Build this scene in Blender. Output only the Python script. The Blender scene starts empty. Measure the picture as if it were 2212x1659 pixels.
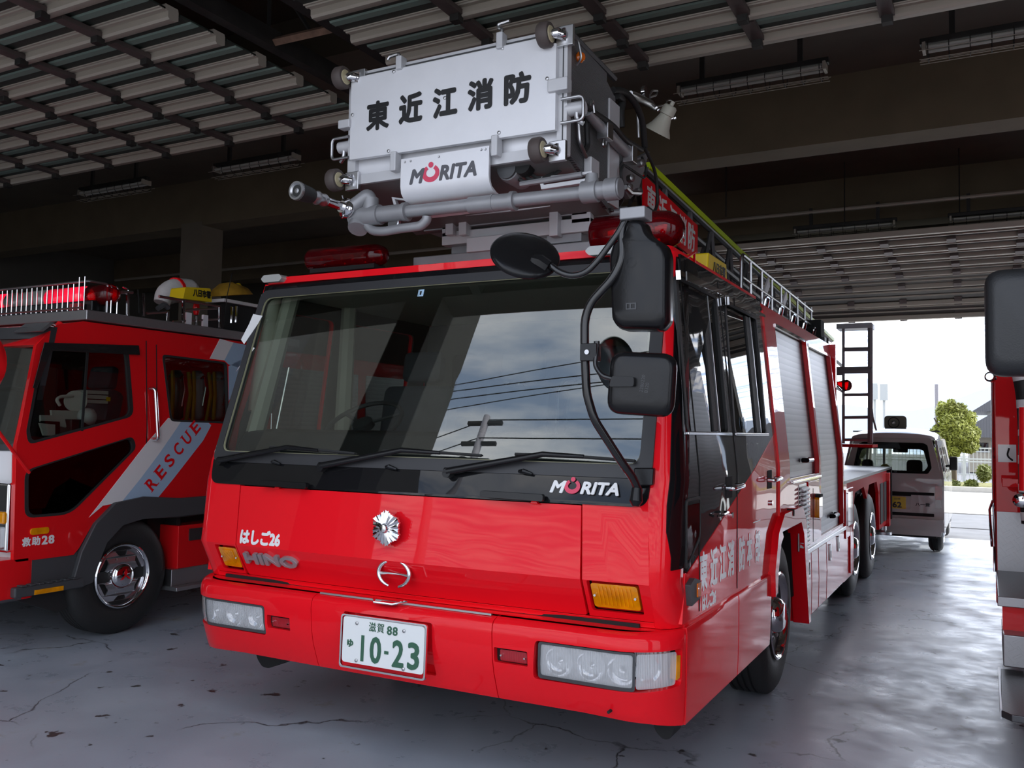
import bpy, bmesh, math, random
from mathutils import Vector, Matrix
from mathutils.geometry import tessellate_polygon
random.seed(7)
scene = bpy.context.scene
COL = scene.collection
PI = math.pi

# ------------------------------------------------------------------ camera
IMW, IMH, FPX = 2212, 1659, 1920.25
CAM = Vector((2.30, -3.18, 1.48))
ROWS = ((0.88260024, 0.46986776, 0.0155276),
        (-0.01089177, 0.05345663, -0.99851077),
        (-0.46999807, 0.88111672, 0.05229853))      # camera right, down, forward in world axes
cam_data = bpy.data.cameras.new('camera')
cam_data.sensor_width = 36
cam_data.lens = FPX / IMW * 36
cam_data.clip_end = 400
cam_data.dof.use_dof = False
cam_ob = bpy.data.objects.new('camera', cam_data)
COL.objects.link(cam_ob)
r_, d_, f_ = [Vector(r) for r in ROWS]
f_ = f_.normalized() if abs(f_.length - 1) < 0.01 else f_
f_ = Vector((0.46999807*-1, 0.88111672, 0.05229853)).normalized()
f_ = Vector((-0.46999807, 0.88111672, 0.05229853)).normalized()
cam_ob.matrix_world = Matrix(((r_.x, -d_.x, -f_.x, CAM.x), (r_.y, -d_.y, -f_.y, CAM.y), (r_.z, -d_.z, -f_.z, CAM.z), (0, 0, 0, 1)))
scene.camera = cam_ob

# measuring helpers: where the line of sight through a point of the photograph meets a real plane of the place
def _ray(px, py):
    c = ((px - IMW/2), (py - IMH/2), FPX)
    return Vector([c[0]*ROWS[0][k] + c[1]*ROWS[1][k] + c[2]*ROWS[2][k] for k in range(3)])
def on(px, py, ax, v):
    r = _ray(px, py); return CAM + r*((v - CAM[ax]) / r[ax])
def atx(px, py, x): p = on(px, py, 0, x); return (p.y, p.z)
def aty(px, py, y): p = on(px, py, 1, y); return (p.x, p.z)
def atz(px, py, z): p = on(px, py, 2, z); return (p.x, p.y)

# ------------------------------------------------------------------ world, sun, exposure
scene.view_settings.view_transform = 'Standard'
scene.view_settings.look = 'None'
scene.view_settings.gamma = 1
scene.view_settings.use_curve_mapping = False
scene.view_settings.exposure = 0.85
scene.cycles.max_bounces = 7
scene.cycles.diffuse_bounces = 4
scene.cycles.adaptive_threshold = 0.025
scene.cycles.glossy_bounces = 4
scene.cycles.transparent_max_bounces = 10
scene.cycles.sample_clamp_indirect = 6
scene.cycles.caustics_reflective = False
scene.cycles.caustics_refractive = False

def nt_new(mat):
    mat.use_nodes = True
    nt = mat.node_tree
    nt.nodes.clear()
    return nt, nt.nodes, nt.links
world = bpy.data.worlds.new('cloudy_sky'); scene.world = world
world.use_nodes = True
nt = world.node_tree; nt.nodes.clear()
N = nt.nodes.new; L = nt.links.new
out = N('ShaderNodeOutputWorld'); bg = N('ShaderNodeBackground'); L(bg.outputs[0], out.inputs[0])
tc = N('ShaderNodeTexCoord'); sx = N('ShaderNodeSeparateXYZ'); L(tc.outputs['Generated'], sx.inputs[0])
# cloud layer: project direction on a plane overhead
mx = N('ShaderNodeMath'); mx.operation = 'MAXIMUM'; L(sx.outputs['Z'], mx.inputs[0]); mx.inputs[1].default_value = 0.06
dv = N('ShaderNodeVectorMath'); dv.operation = 'DIVIDE'; L(tc.outputs['Generated'], dv.inputs[0])
cb = N('ShaderNodeCombineXYZ')
for i in range(3): L(mx.outputs[0], cb.inputs[i])
L(cb.outputs[0], dv.inputs[1])
mp = N('ShaderNodeMapping'); mp.inputs['Scale'].default_value = (0.55, 1.5, 0.5); mp.inputs['Rotation'].default_value = (0, 0, 0.5); L(dv.outputs[0], mp.inputs[0])
nz = N('ShaderNodeTexNoise'); nz.inputs['Scale'].default_value = 2.4; nz.inputs['Detail'].default_value = 5; nz.inputs['Roughness'].default_value = 0.55; L(mp.outputs[0], nz.inputs['Vector'])
cr = N('ShaderNodeValToRGB'); L(nz.outputs['Fac'], cr.inputs[0])
cr.color_ramp.elements[0].position = 0.40; cr.color_ramp.elements[0].color = (0.30, 0.39, 0.56, 1)
cr.color_ramp.elements[1].position = 0.62; cr.color_ramp.elements[1].color = (0.98, 0.98, 1.0, 1)
# brighter towards the sun side (+y)
my = N('ShaderNodeMapRange'); L(sx.outputs['Y'], my.inputs['Value'])
my.inputs['From Min'].default_value = -0.2; my.inputs['From Max'].default_value = 0.7; my.inputs['To Min'].default_value = 1.45; my.inputs['To Max'].default_value = 4.0
L(cr.outputs[0], bg.inputs['Color']); L(my.outputs[0], bg.inputs['Strength'])
sun = bpy.data.lights.new('sun', 'SUN'); sun.energy = 3.0; sun.angle = math.radians(4); sun.color = (1, 0.96, 0.88)
sun_ob = bpy.data.objects.new('sun', sun); COL.objects.link(sun_ob)
sun_ob.rotation_euler = Vector((-0.75, -0.35, -0.62)).to_track_quat('-Z', 'Y').to_euler()

# ------------------------------------------------------------------ materials
MATS = {}
def pbr(name, col, rough=0.5, metal=0.0, coat=0.0, spec=0.5, emis=None, emis_s=0.0, noise=0.0, nscale=8.0, bump=0.0, bscale=60.0, alpha=None, trans=0.0, rvar=0.0):
    if name in MATS: return MATS[name]
    m = bpy.data.materials.new(name); nt, n, l = nt_new(m)
    o = n.new('ShaderNodeOutputMaterial'); b = n.new('ShaderNodeBsdfPrincipled'); l.new(b.outputs[0], o.inputs[0])
    b.inputs['Base Color'].default_value = (*col, 1); b.inputs['Roughness'].default_value = rough; b.inputs['Metallic'].default_value = metal
    b.inputs['Coat Weight'].default_value = coat; b.inputs['Coat IOR'].default_value = 1.42; b.inputs['Coat Roughness'].default_value = 0.02; b.inputs['Specular IOR Level'].default_value = spec
    b.inputs['Transmission Weight'].default_value = trans
    if emis: b.inputs['Emission Color'].default_value = (*emis, 1); b.inputs['Emission Strength'].default_value = emis_s
    t = n.new('ShaderNodeTexCoord')
    if noise > 0 or rvar > 0:
        z = n.new('ShaderNodeTexNoise'); z.inputs['Scale'].default_value = nscale; z.inputs['Detail'].default_value = 6; l.new(t.outputs['Object'], z.inputs['Vector'])
    if noise > 0:
        r = n.new('ShaderNodeValToRGB'); l.new(z.outputs['Fac'], r.inputs[0])
        r.color_ramp.elements[0].position = .3; r.color_ramp.elements[1].position = .7
        r.color_ramp.elements[0].color = (*[c*(1-noise) for c in col], 1); r.color_ramp.elements[1].color = (*[min(1, c*(1+noise)) for c in col], 1)
        l.new(r.outputs[0], b.inputs['Base Color'])
    if rvar > 0:
        r2 = n.new('ShaderNodeMapRange'); l.new(z.outputs['Fac'], r2.inputs[0]); r2.inputs['From Min'].default_value = .3; r2.inputs['From Max'].default_value = .7
        r2.inputs['To Min'].default_value = max(0, rough-rvar); r2.inputs['To Max'].default_value = min(1, rough+rvar); l.new(r2.outputs[0], b.inputs['Roughness'])
    if bump > 0:
        z2 = n.new('ShaderNodeTexNoise'); z2.inputs['Scale'].default_value = bscale; z2.inputs['Detail'].default_value = 2; l.new(t.outputs['Object'], z2.inputs['Vector'])
        bp = n.new('ShaderNodeBump'); bp.inputs['Strength'].default_value = bump; bp.inputs['Distance'].default_value = 0.01; l.new(z2.outputs['Fac'], bp.inputs['Height']); l.new(bp.outputs[0], b.inputs['Normal'])
    MATS[name] = m
    return m
def paint(name, col, wav=0.03):
    """car paint: coloured base under a clear coat, with the slight waviness of sheet metal"""
    m = pbr(name, col, 0.5, 0, 1.0, 0.05)
    n, l = m.node_tree.nodes, m.node_tree.links
    b = [x for x in n if x.type == 'BSDF_PRINCIPLED'][0]; t = [x for x in n if x.type == 'TEX_COORD'][0]
    z = n.new('ShaderNodeTexNoise'); z.inputs['Scale'].default_value = 3.5; z.inputs['Detail'].default_value = 1; l.new(t.outputs['Object'], z.inputs['Vector'])
    bp = n.new('ShaderNodeBump'); bp.inputs['Strength'].default_value = 1.0; bp.inputs['Distance'].default_value = wav*0.12; l.new(z.outputs['Fac'], bp.inputs['Height'])
    l.new(bp.outputs[0], b.inputs['Coat Normal'])
    return m
def glass(name, tint, ior=1.5, rough=0.0):
    """a thin pane: part mirror by Fresnel, the rest let through with a tint"""
    m = bpy.data.materials.new(name); nt, n, l = nt_new(m)
    o = n.new('ShaderNodeOutputMaterial'); mix = n.new('ShaderNodeMixShader'); lw = n.new('ShaderNodeLayerWeight'); lw.inputs[0].default_value = .5
    pw = n.new('ShaderNodeMath'); pw.operation = 'POWER'; l.new(lw.outputs['Facing'], pw.inputs[0]); pw.inputs[1].default_value = 4.2
    fr = n.new('ShaderNodeMapRange'); f0 = ((ior-1)/(ior+1))**2; l.new(pw.outputs[0], fr.inputs[0]); fr.inputs['To Min'].default_value = f0*1.5; fr.inputs['To Max'].default_value = 1.0
    tr = n.new('ShaderNodeBsdfTransparent'); tr.inputs[0].default_value = (*tint, 1); gl = n.new('ShaderNodeBsdfGlossy'); gl.inputs['Roughness'].default_value = rough
    l.new(fr.outputs[0], mix.inputs[0]); l.new(tr.outputs[0], mix.inputs[1]); l.new(gl.outputs[0], mix.inputs[2]); l.new(mix.outputs[0], o.inputs[0])
    MATS[name] = m; return m
def wave_mat(name, col, rough, metal, scale, axis='Z', strength=0.3, dist=0.004, coat=0.0, col2=None, profile='SIN'):
    m = pbr(name, col, rough, metal, coat)
    n, l = m.node_tree.nodes, m.node_tree.links
    b = [x for x in n if x.type == 'BSDF_PRINCIPLED'][0]; t = [x for x in n if x.type == 'TEX_COORD'][0]
    w = n.new('ShaderNodeTexWave'); w.bands_direction = axis; w.wave_profile = profile; w.inputs['Scale'].default_value = scale; w.inputs['Distortion'].default_value = 0; l.new(t.outputs['Object'], w.inputs['Vector'])
    bp = n.new('ShaderNodeBump'); bp.inputs['Strength'].default_value = strength; bp.inputs['Distance'].default_value = dist; l.new(w.outputs['Fac'], bp.inputs['Height']); l.new(bp.outputs[0], b.inputs['Normal'])
    if col2:
        mx = n.new('ShaderNodeMix'); mx.data_type = 'RGBA'; l.new(w.outputs['Fac'], mx.inputs[0]); mx.inputs[6].default_value = (*col2, 1); mx.inputs[7].default_value = (*col, 1); l.new(mx.outputs[2], b.inputs['Base Color'])
    return m
def tread_mat(name, col=(.42, .42, .43), scale=26.0):
    """chequer (diamond) plate: two crossed families of short raised bars"""
    m = pbr(name, col, 0.38, 0.85)
    n, l = m.node_tree.nodes, m.node_tree.links
    b = [x for x in n if x.type == 'BSDF_PRINCIPLED'][0]; t = [x for x in n if x.type == 'TEX_COORD'][0]
    sp = n.new('ShaderNodeSeparateXYZ'); l.new(t.outputs['Object'], sp.inputs[0])
    def math_(op, a, c):
        q = n.new('ShaderNodeMath'); q.operation = op
        for i, v in enumerate((a, c)):
            if v is None: continue
            if isinstance(v, (int, float)): q.inputs[i].default_value = v
            else: l.new(v, q.inputs[i])
        return q.outputs[0]
    uu = math_('ADD', sp.outputs['X'], sp.outputs['Y']); vv = math_('ADD', sp.outputs['Z'], math_('MULTIPLY', math_('SUBTRACT', sp.outputs['X'], sp.outputs['Y']), 0.35))
    a = math_('MULTIPLY', math_('ADD', uu, vv), scale*PI/2); c = math_('MULTIPLY', math_('SUBTRACT', uu, vv), scale*PI/2)
    sa = math_('SINE', a, None); sc_ = math_('SINE', c, None)
    chk = math_('GREATER_THAN', math_('MULTIPLY', sa, sc_), 0.0)
    s1 = math_('SINE', math_('MULTIPLY', a, 4), None); s2 = math_('SINE', math_('MULTIPLY', c, 4), None)
    h = math_('ADD', math_('MULTIPLY', chk, s1), math_('MULTIPLY', math_('SUBTRACT', 1.0, chk), s2))
    h2 = math_('GREATER_THAN', h, 0.45)
    bp = n.new('ShaderNodeBump'); bp.inputs['Strength'].default_value = 1.0; bp.inputs['Distance'].default_value = 0.008; l.new(h2, bp.inputs['Height']); l.new(bp.outputs[0], b.inputs['Normal'])
    return m

RED = paint('red_paint', (0.88, 0.007, 0.016), .012)
[x for x in RED.node_tree.nodes if x.type == 'BSDF_PRINCIPLED'][0].inputs['Coat Weight'].default_value = .75
REDL = paint('second_red_paint', (0.82, 0.010, 0.014))
BLKP = paint('black_gloss_paint', (0.006, 0.006, 0.007))
WHITEP = paint('white_paint', (0.86, 0.86, 0.86))
VANP = paint('van_white_paint', (0.62, 0.60, 0.57))
BLUEP = paint('light_blue_paint', (0.42, 0.60, 0.78))
RUB = pbr('black_rubber', (0.018, 0.018, 0.018), 0.6, bump=.15)
SEAL = pbr('grey_rubber_seal', (0.034, 0.034, 0.037), 0.42)
PLAST = pbr('black_plastic', (0.008, 0.008, 0.009), 0.24, spec=.35, bump=.03, bscale=120)
LADM = pbr('dull_ladder_metal', (0.14, 0.14, 0.145), 0.5, 0.5, noise=.1)
PLASTG = pbr('grey_plastic', (0.06, 0.062, 0.066), 0.5)
BTUBE = pbr('black_enamel_tube', (0.010, 0.010, 0.011), 0.18, coat=.5)
CHROME = pbr('chrome', (0.82, 0.82, 0.84), 0.06, 1.0)
STEEL = pbr('brushed_steel', (0.55, 0.55, 0.56), 0.32, 1.0)
ALU = pbr('silver_painted_metal', (0.62, 0.62, 0.64), 0.42, 0.2, noise=.04)
ALUD = pbr('silver_grey_casting', (0.33, 0.33, 0.345), 0.45, 0.35, noise=.08)
SHEET = pbr('satin_aluminium_sheet', (0.84, 0.84, 0.87), 0.38, 0.2, noise=.02)
PERF = wave_mat('perforated_dark_sheet', (0.24, 0.24, 0.25), 0.45, 0.5, 55, 'Z', .7, .004, col2=(0.09, 0.09, 0.095))
SHUT = wave_mat('roller_shutter_aluminium', (0.36, 0.36, 0.375), 0.40, 0.85, 7.8, 'Z', .5, .006, col2=(0.26, 0.26, 0.275), profile='SAW')
TREAD = tread_mat('chequer_plate')
TREADD = tread_mat('dark_chequer_plate', (.12, .12, .125), 30)
MATTE = pbr('matt_black', (0.01, 0.01, 0.01), 0.8)
DARK = pbr('dark_underbody', (0.012, 0.012, 0.012), 0.7)
WHITE = pbr('white_lettering', (0.86, 0.86, 0.86), 0.4, coat=.6)
GREY_L = pbr('grey_lettering', (0.10, 0.10, 0.115), 0.4)
BLACK_L = pbr('black_lettering', (0.008, 0.008, 0.009), 0.4)
PINK = pbr('pink_ring', (0.75, 0.05, 0.12), 0.35)
PLATEW = pbr('plate_white', (0.83, 0.85, 0.84), 0.4)
PLATEG = pbr('plate_green', (0.035, 0.12, 0.07), 0.45)
YEL = pbr('yellow_plastic', (0.80, 0.58, 0.01), 0.35)
YELT = pbr('yellow_green_tape', (0.55, 0.75, 0.0), 0.45)
YELC = pbr('ochre_canvas', (0.42, 0.23, 0.015), 0.8, noise=.3)
AMB = pbr('amber_lens', (0.85, 0.30, 0.002), 0.12, coat=1, noise=.25, nscale=14)
ORG = pbr('orange_lens', (0.85, 0.16, 0.004), 0.15, coat=1)
REDLENS = wave_mat('red_lens', (0.38, 0.002, 0.010), 0.12, 0, 30, 'X', .3, .002, coat=1)
BEIGE = pbr('beige_trim', (0.52, 0.50, 0.41), 0.6)
DASH = pbr('dashboard_grey', (0.028, 0.028, 0.03), 0.55, rvar=.05)
SEATM = pbr('seat_cloth_grey', (0.06, 0.065, 0.08), 0.85, noise=.15)
LENSB = wave_mat('headlamp_reflector', (0.80, 0.81, 0.82), 0.25, .35, 26, 'X', .8, .006)
LENSP = wave_mat('fluted_lens_glass', (0.86, 0.87, 0.88), 0.12, 0, 42, 'X', .5, .003, coat=1)
_b = [x for x in LENSP.node_tree.nodes if x.type == 'BSDF_PRINCIPLED'][0]; _b.inputs['Alpha'].default_value = .34
WSGLASS = glass('windscreen_glass', (0.74, 0.78, 0.75), 1.85)
SIDEGLASS = glass('side_window_glass', (0.72, 0.74, 0.72), 1.5)
TINTGLASS = glass('tinted_glass', (0.12, 0.13, 0.13), 1.5)
def beacon_mat():
    m = bpy.data.materials.new('red_beacon_dome'); nt, n, l = nt_new(m)
    o = n.new('ShaderNodeOutputMaterial'); mix = n.new('ShaderNodeMixShader'); fr = n.new('ShaderNodeFresnel'); fr.inputs[0].default_value = 1.5
    tr = n.new('ShaderNodeBsdfTransparent'); tr.inputs[0].default_value = (0.55, 0.004, 0.02, 1); gl = n.new('ShaderNodeBsdfGlossy'); gl.inputs['Roughness'].default_value = 0.08
    df = n.new('ShaderNodeBsdfTranslucent'); df.inputs[0].default_value = (0.30, 0.002, 0.012, 1); ad = n.new('ShaderNodeMixShader'); ad.inputs[0].default_value = 0.35
    d2 = n.new('ShaderNodeBsdfDiffuse'); d2.inputs[0].default_value = (0.34, 0.003, 0.012, 1); a2 = n.new('ShaderNodeMixShader'); a2.inputs[0].default_value = 0.5
    l.new(df.outputs[0], a2.inputs[1]); l.new(d2.outputs[0], a2.inputs[2])
    l.new(tr.outputs[0], ad.inputs[1]); l.new(a2.outputs[0], ad.inputs[2])
    l.new(fr.outputs[0], mix.inputs[0]); l.new(ad.outputs[0], mix.inputs[1]); l.new(gl.outputs[0], mix.inputs[2]); l.new(mix.outputs[0], o.inputs[0]); return m
BEACON = beacon_mat()

# ------------------------------------------------------------------ mesh helpers
def fillet(pts, r, n=5):
    """round the corners of an open path"""
    pts = [Vector(p) for p in pts]; out = [pts[0]]
    for i in range(1, len(pts)-1):
        a, b, c = pts[i-1], pts[i], pts[i+1]
        u, v = (a-b), (c-b); k = min(r, u.length*.49, v.length*.49)
        p0, p2 = b+u.normalized()*k, b+v.normalized()*k
        for j in range(n+1):
            t = j/n; out.append(p0*(1-t)**2 + b*2*t*(1-t) + p2*t*t)
    out.append(pts[-1]); return out
def lerp_list(r, t):
    f = t*(len(r)-1); i = min(int(f), len(r)-2); return r[i]+(r[i+1]-r[i])*(f-i)
def rpoly(pts, r, n=4):
    """round the corners of a closed 2D polygon"""
    out = []; m = len(pts)
    for i in range(m):
        a, b, c = Vector(pts[i-1]), Vector(pts[i]), Vector(pts[(i+1) % m])
        u, v = a-b, c-b; rr = r[i] if isinstance(r, (list, tuple)) else r
        k = min(rr, u.length*.45, v.length*.45)
        if k <= 1e-5: out.append(tuple(b)); continue
        p0, p2 = b+u.normalized()*k, b+v.normalized()*k
        for j in range(n+1):
            t = j/n; q = p0*(1-t)**2 + b*2*t*(1-t) + p2*t*t; out.append(tuple(q))
    return out
def rect(x0, x1, y0, y1): return [(x0, y0), (x1, y0), (x1, y1), (x0, y1)]
def circ(cx, cy, r, n=24): return [(cx+r*math.cos(2*PI*i/n), cy+r*math.sin(2*PI*i/n)) for i in range(n)]

class MB:
    def __init__(s): s.bm = bmesh.new()
    def merge(s, o, M=None):
        me = bpy.data.meshes.new('x'); o.bm.to_mesh(me); o.bm.free()
        if M is not None: me.transform(M)
        s.bm.from_mesh(me); bpy.data.meshes.remove(me); return s
    def xf(s, M): bmesh.ops.transform(s.bm, matrix=M, verts=s.bm.verts); return s
    def box(s, x0, x1, y0, y1, z0, z1, M=None):
        vs = [s.bm.verts.new((x, y, z)) for x in (x0, x1) for y in (y0, y1) for z in (z0, z1)]
        if M is not None:
            for v in vs: v.co = M @ v.co
        for f in ((0, 1, 3, 2), (4, 6, 7, 5), (0, 4, 5, 1), (2, 3, 7, 6), (0, 2, 6, 4), (1, 5, 7, 3)): s.bm.faces.new([vs[i] for i in f])
        return s
    def cbox(s, c, d, M=None): return s.box(c[0]-d[0]/2, c[0]+d[0]/2, c[1]-d[1]/2, c[1]+d[1]/2, c[2]-d[2]/2, c[2]+d[2]/2, M)
    def loft(s, rings, close=True, cap=True):
        R = [[s.bm.verts.new(p) for p in r] for r in rings]; n = len(R[0])
        for a, b in zip(R, R[1:]):
            for i in range(n if close else n-1):
                j = (i+1) % n
                try: s.bm.faces.new((a[i], a[j], b[j], b[i]))
                except ValueError: pass
        if cap and close:
            s.bm.faces.new(list(reversed(R[0]))); s.bm.faces.new(R[-1])
        return s
    def tube(s, pts, r, seg=10, fl=0.0, cap=True, n=5):
        if fl:
            q = fillet(pts, fl, n)
            if isinstance(r, (list, tuple)): r = [lerp_list(r, i/(len(q)-1)) for i in range(len(q))]
            pts = q
        pts = [Vector(p) for p in pts]
        up = None; rings = []
        for i, p in enumerate(pts):
            t = (pts[min(i+1, len(pts)-1)] - pts[max(i-1, 0)]).normalized()
            if up is None:
                up = Vector((0, 0, 1)) if abs(t.z) < .9 else Vector((1, 0, 0))
            sd = t.cross(up).normalized(); up = sd.cross(t).normalized()
            rr = r[i] if isinstance(r, (list, tuple)) else r
            rings.append([p + (sd*math.cos(2*PI*k/seg) + up*math.sin(2*PI*k/seg))*rr for k in range(seg)])
        return s.loft(rings, cap=cap)
    def cyl(s, p0, p1, r, r2=None, seg=16): return s.tube([p0, p1], [r, r if r2 is None else r2], seg)
    def lathe(s, prof, o, axis, seg=32, cap=True):
        """prof: list of (distance along axis, radius)"""
        ax = Vector(axis).normalized(); o = Vector(o)
        u = ax.orthogonal().normalized(); v = ax.cross(u)
        return s.loft([[o + ax*a + (u*math.cos(2*PI*k/seg)+v*math.sin(2*PI*k/seg))*max(r, 1e-4) for k in range(seg)] for a, r in prof], cap=cap)
    def slab(s, outer, holes, mp, t, cu=(), cv=()):
        """panel: 2D outline (with holes) at depth 0..t, cut along grid lines, then mapped onto a surface"""
        b = bmesh.new(); loops = [outer]+list(holes); flat = [p for lp in loops for p in lp]
        tris = tessellate_polygon([[Vector((p[0], p[1], 0)) for p in lp] for lp in loops])
        A = [b.verts.new((p[0], 0, p[1])) for p in flat]; B = [b.verts.new((p[0], 1, p[1])) for p in flat]
        for t3 in tris:
            for S, rv in ((A, 0), (B, 1)):
                vs = [S[i] for i in t3]
                try: b.faces.new(vs[::-1] if rv else vs)
                except ValueError: pass
        k = 0
        for lp in loops:
            n = len(lp)
            for i in range(n):
                j = (i+1) % n
                try: b.faces.new((A[k+i], A[k+j], B[k+j], B[k+i]))
                except ValueError: pass
            k += n
        bmesh.ops.dissolve_limit(b, angle_limit=0.001, verts=b.verts, edges=b.edges) if not holes else None
        for c in cu: bmesh.ops.bisect_plane(b, geom=b.verts[:]+b.edges[:]+b.faces[:], plane_co=(c, 0, 0), plane_no=(1, 0, 0))
        for c in cv: bmesh.ops.bisect_plane(b, geom=b.verts[:]+b.edges[:]+b.faces[:], plane_co=(0, 0, c), plane_no=(0, 0, 1))
        bmesh.ops.recalc_face_normals(b, faces=b.faces)
        for v in b.verts: v.co = mp(v.co.x, v.co.z, v.co.y*t)
        me = bpy.data.meshes.new('x'); b.to_mesh(me); b.free(); s.bm.from_mesh(me); bpy.data.meshes.remove(me); return s
    def plate(s, poly, ax, a, b):
        """2D polygon extruded along axis ax from a to b; the other two axes in order"""
        def m(u, v, d):
            q = [0, 0, 0]; o = [i for i in range(3) if i != ax]; q[o[0]] = u; q[o[1]] = v; q[ax] = a+d; return Vector(q)
        return s.slab(poly, [], m, b-a)
    def build(s, name, mat, parent=None, bev=0.0, smooth=40, seg=2, loc=None):
        bmesh.ops.recalc_face_normals(s.bm, faces=s.bm.faces)
        o = Vector(loc) if loc is not None else Vector((0, 0, 0))
        if parent is not None:
            p = parent
            while p.parent: p = p.parent
            o0 = p.location.copy()
        else: o0 = o
        if o0.length > 0: bmesh.ops.translate(s.bm, vec=-o0, verts=s.bm.verts)
        me = bpy.data.meshes.new(name); s.bm.to_mesh(me); s.bm.free()
        me.materials.append(mat)
        for p in me.polygons: p.use_smooth = True
        me.set_sharp_from_angle(angle=math.radians(smooth))
        ob = bpy.data.objects.new(name, me); COL.objects.link(ob)
        if parent is not None: ob.parent = parent
        else: ob.location = o0
        if bev:
            md = ob.modifiers.new('bevel', 'BEVEL'); md.width = bev; md.segments = seg; md.limit_method = 'ANGLE'; md.angle_limit = math.radians(35); md.harden_normals = True
        return ob
def tag(o, label=None, cat=None, group=None, kind=None):
    if label: o['label'] = label
    if cat: o['category'] = cat
    if group: o['group'] = group
    if kind: o['kind'] = kind
    return o
def thing(name, loc, label, cat, group=None):
    o = bpy.data.objects.new(name, None); COL.objects.link(o); o.location = loc; o.empty_display_size = .2
    return tag(o, label, cat, group)
def struct(name, mb, mat, bev=0, parent=None, **k):
    o = mb.build(name, mat, parent, bev, **k)
    if parent is None: o['kind'] = 'structure'
    return o
def copy_tree(o, parent=None):
    c = o.copy(); COL.objects.link(c); c.parent = parent
    for ch in list(o.children): copy_tree(ch, c)
    return c
def copy_part(o, d):
    """another part like o, moved by d, with its sub-parts"""
    c = o.copy(); COL.objects.link(c); c.parent = o.parent; c.location = o.location + Vector(d)
    for ch in list(o.children):
        q = ch.copy(); COL.objects.link(q); q.parent = c
    return c
def text_mb(body, size, ext=0.002, bold=0.0, shear=0.0, space=1.0, sx=1.0, res=3):
    """lettering as a mesh in its own plane (x right, y up), centred"""
    cjk = bold > 0; b0 = bold
    if cjk: bold = 0.0
    c = bpy.data.curves.new('t', 'FONT'); c.body = body; c.size = size; c.extrude = ext; c.offset = bold; c.shear = shear; c.space_character = space; c.resolution_u = res
    o = bpy.data.objects.new('t', c); COL.objects.link(o)
    bpy.context.view_layer.update()
    me = bpy.data.meshes.new_from_object(o.evaluated_get(bpy.context.evaluated_depsgraph_get()))
    bpy.data.objects.remove(o); bpy.data.curves.remove(c)
    mb = MB(); mb.bm.from_mesh(me)
    if cjk and b0 > 0:
        # thicken brush strokes by a ring of shifted copies, which never cancels where strokes cross
        me.transform(Matrix.Translation((b0, 0, 0)))
        for k in range(1, 9):
            mb.bm.from_mesh(me); a = 2*PI*k/8; a0 = 2*PI*(k-1)/8
            me.transform(Matrix.Translation((b0*(math.cos(a)-math.cos(a0)), b0*(math.sin(a)-math.sin(a0)), ext*.03)))
    bpy.data.meshes.remove(me)
    xs = [v.co.x for v in mb.bm.verts]; ys = [v.co.y for v in mb.bm.verts]
    mx, my = (min(xs)+max(xs))/2, (min(ys)+max(ys))/2
    for v in mb.bm.verts: v.co.x = (v.co.x-mx)*sx; v.co.y -= my
    mb.w = (max(xs)-min(xs))*sx; mb.h = max(ys)-min(ys)
    return mb
def text_fit(body, w, h, **k):
    """lettering stretched to a width and height"""
    mb = text_mb(body, 0.1, **k)
    a, b = w/mb.w, h/mb.h
    for v in mb.bm.verts: v.co.x *= a; v.co.y *= b
    mb.w, mb.h = w, h
    return mb
def frame(o, u, v):
    """matrix taking the text plane to origin o with x along u and y along v"""
    u = Vector(u).normalized(); v = Vector(v); v = (v - u*v.dot(u)).normalized(); n = u.cross(v)
    return Matrix(((u.x, v.x, n.x, o[0]), (u.y, v.y, n.y, o[1]), (u.z, v.z, n.z, o[2]), (0, 0, 0, 1)))
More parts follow.
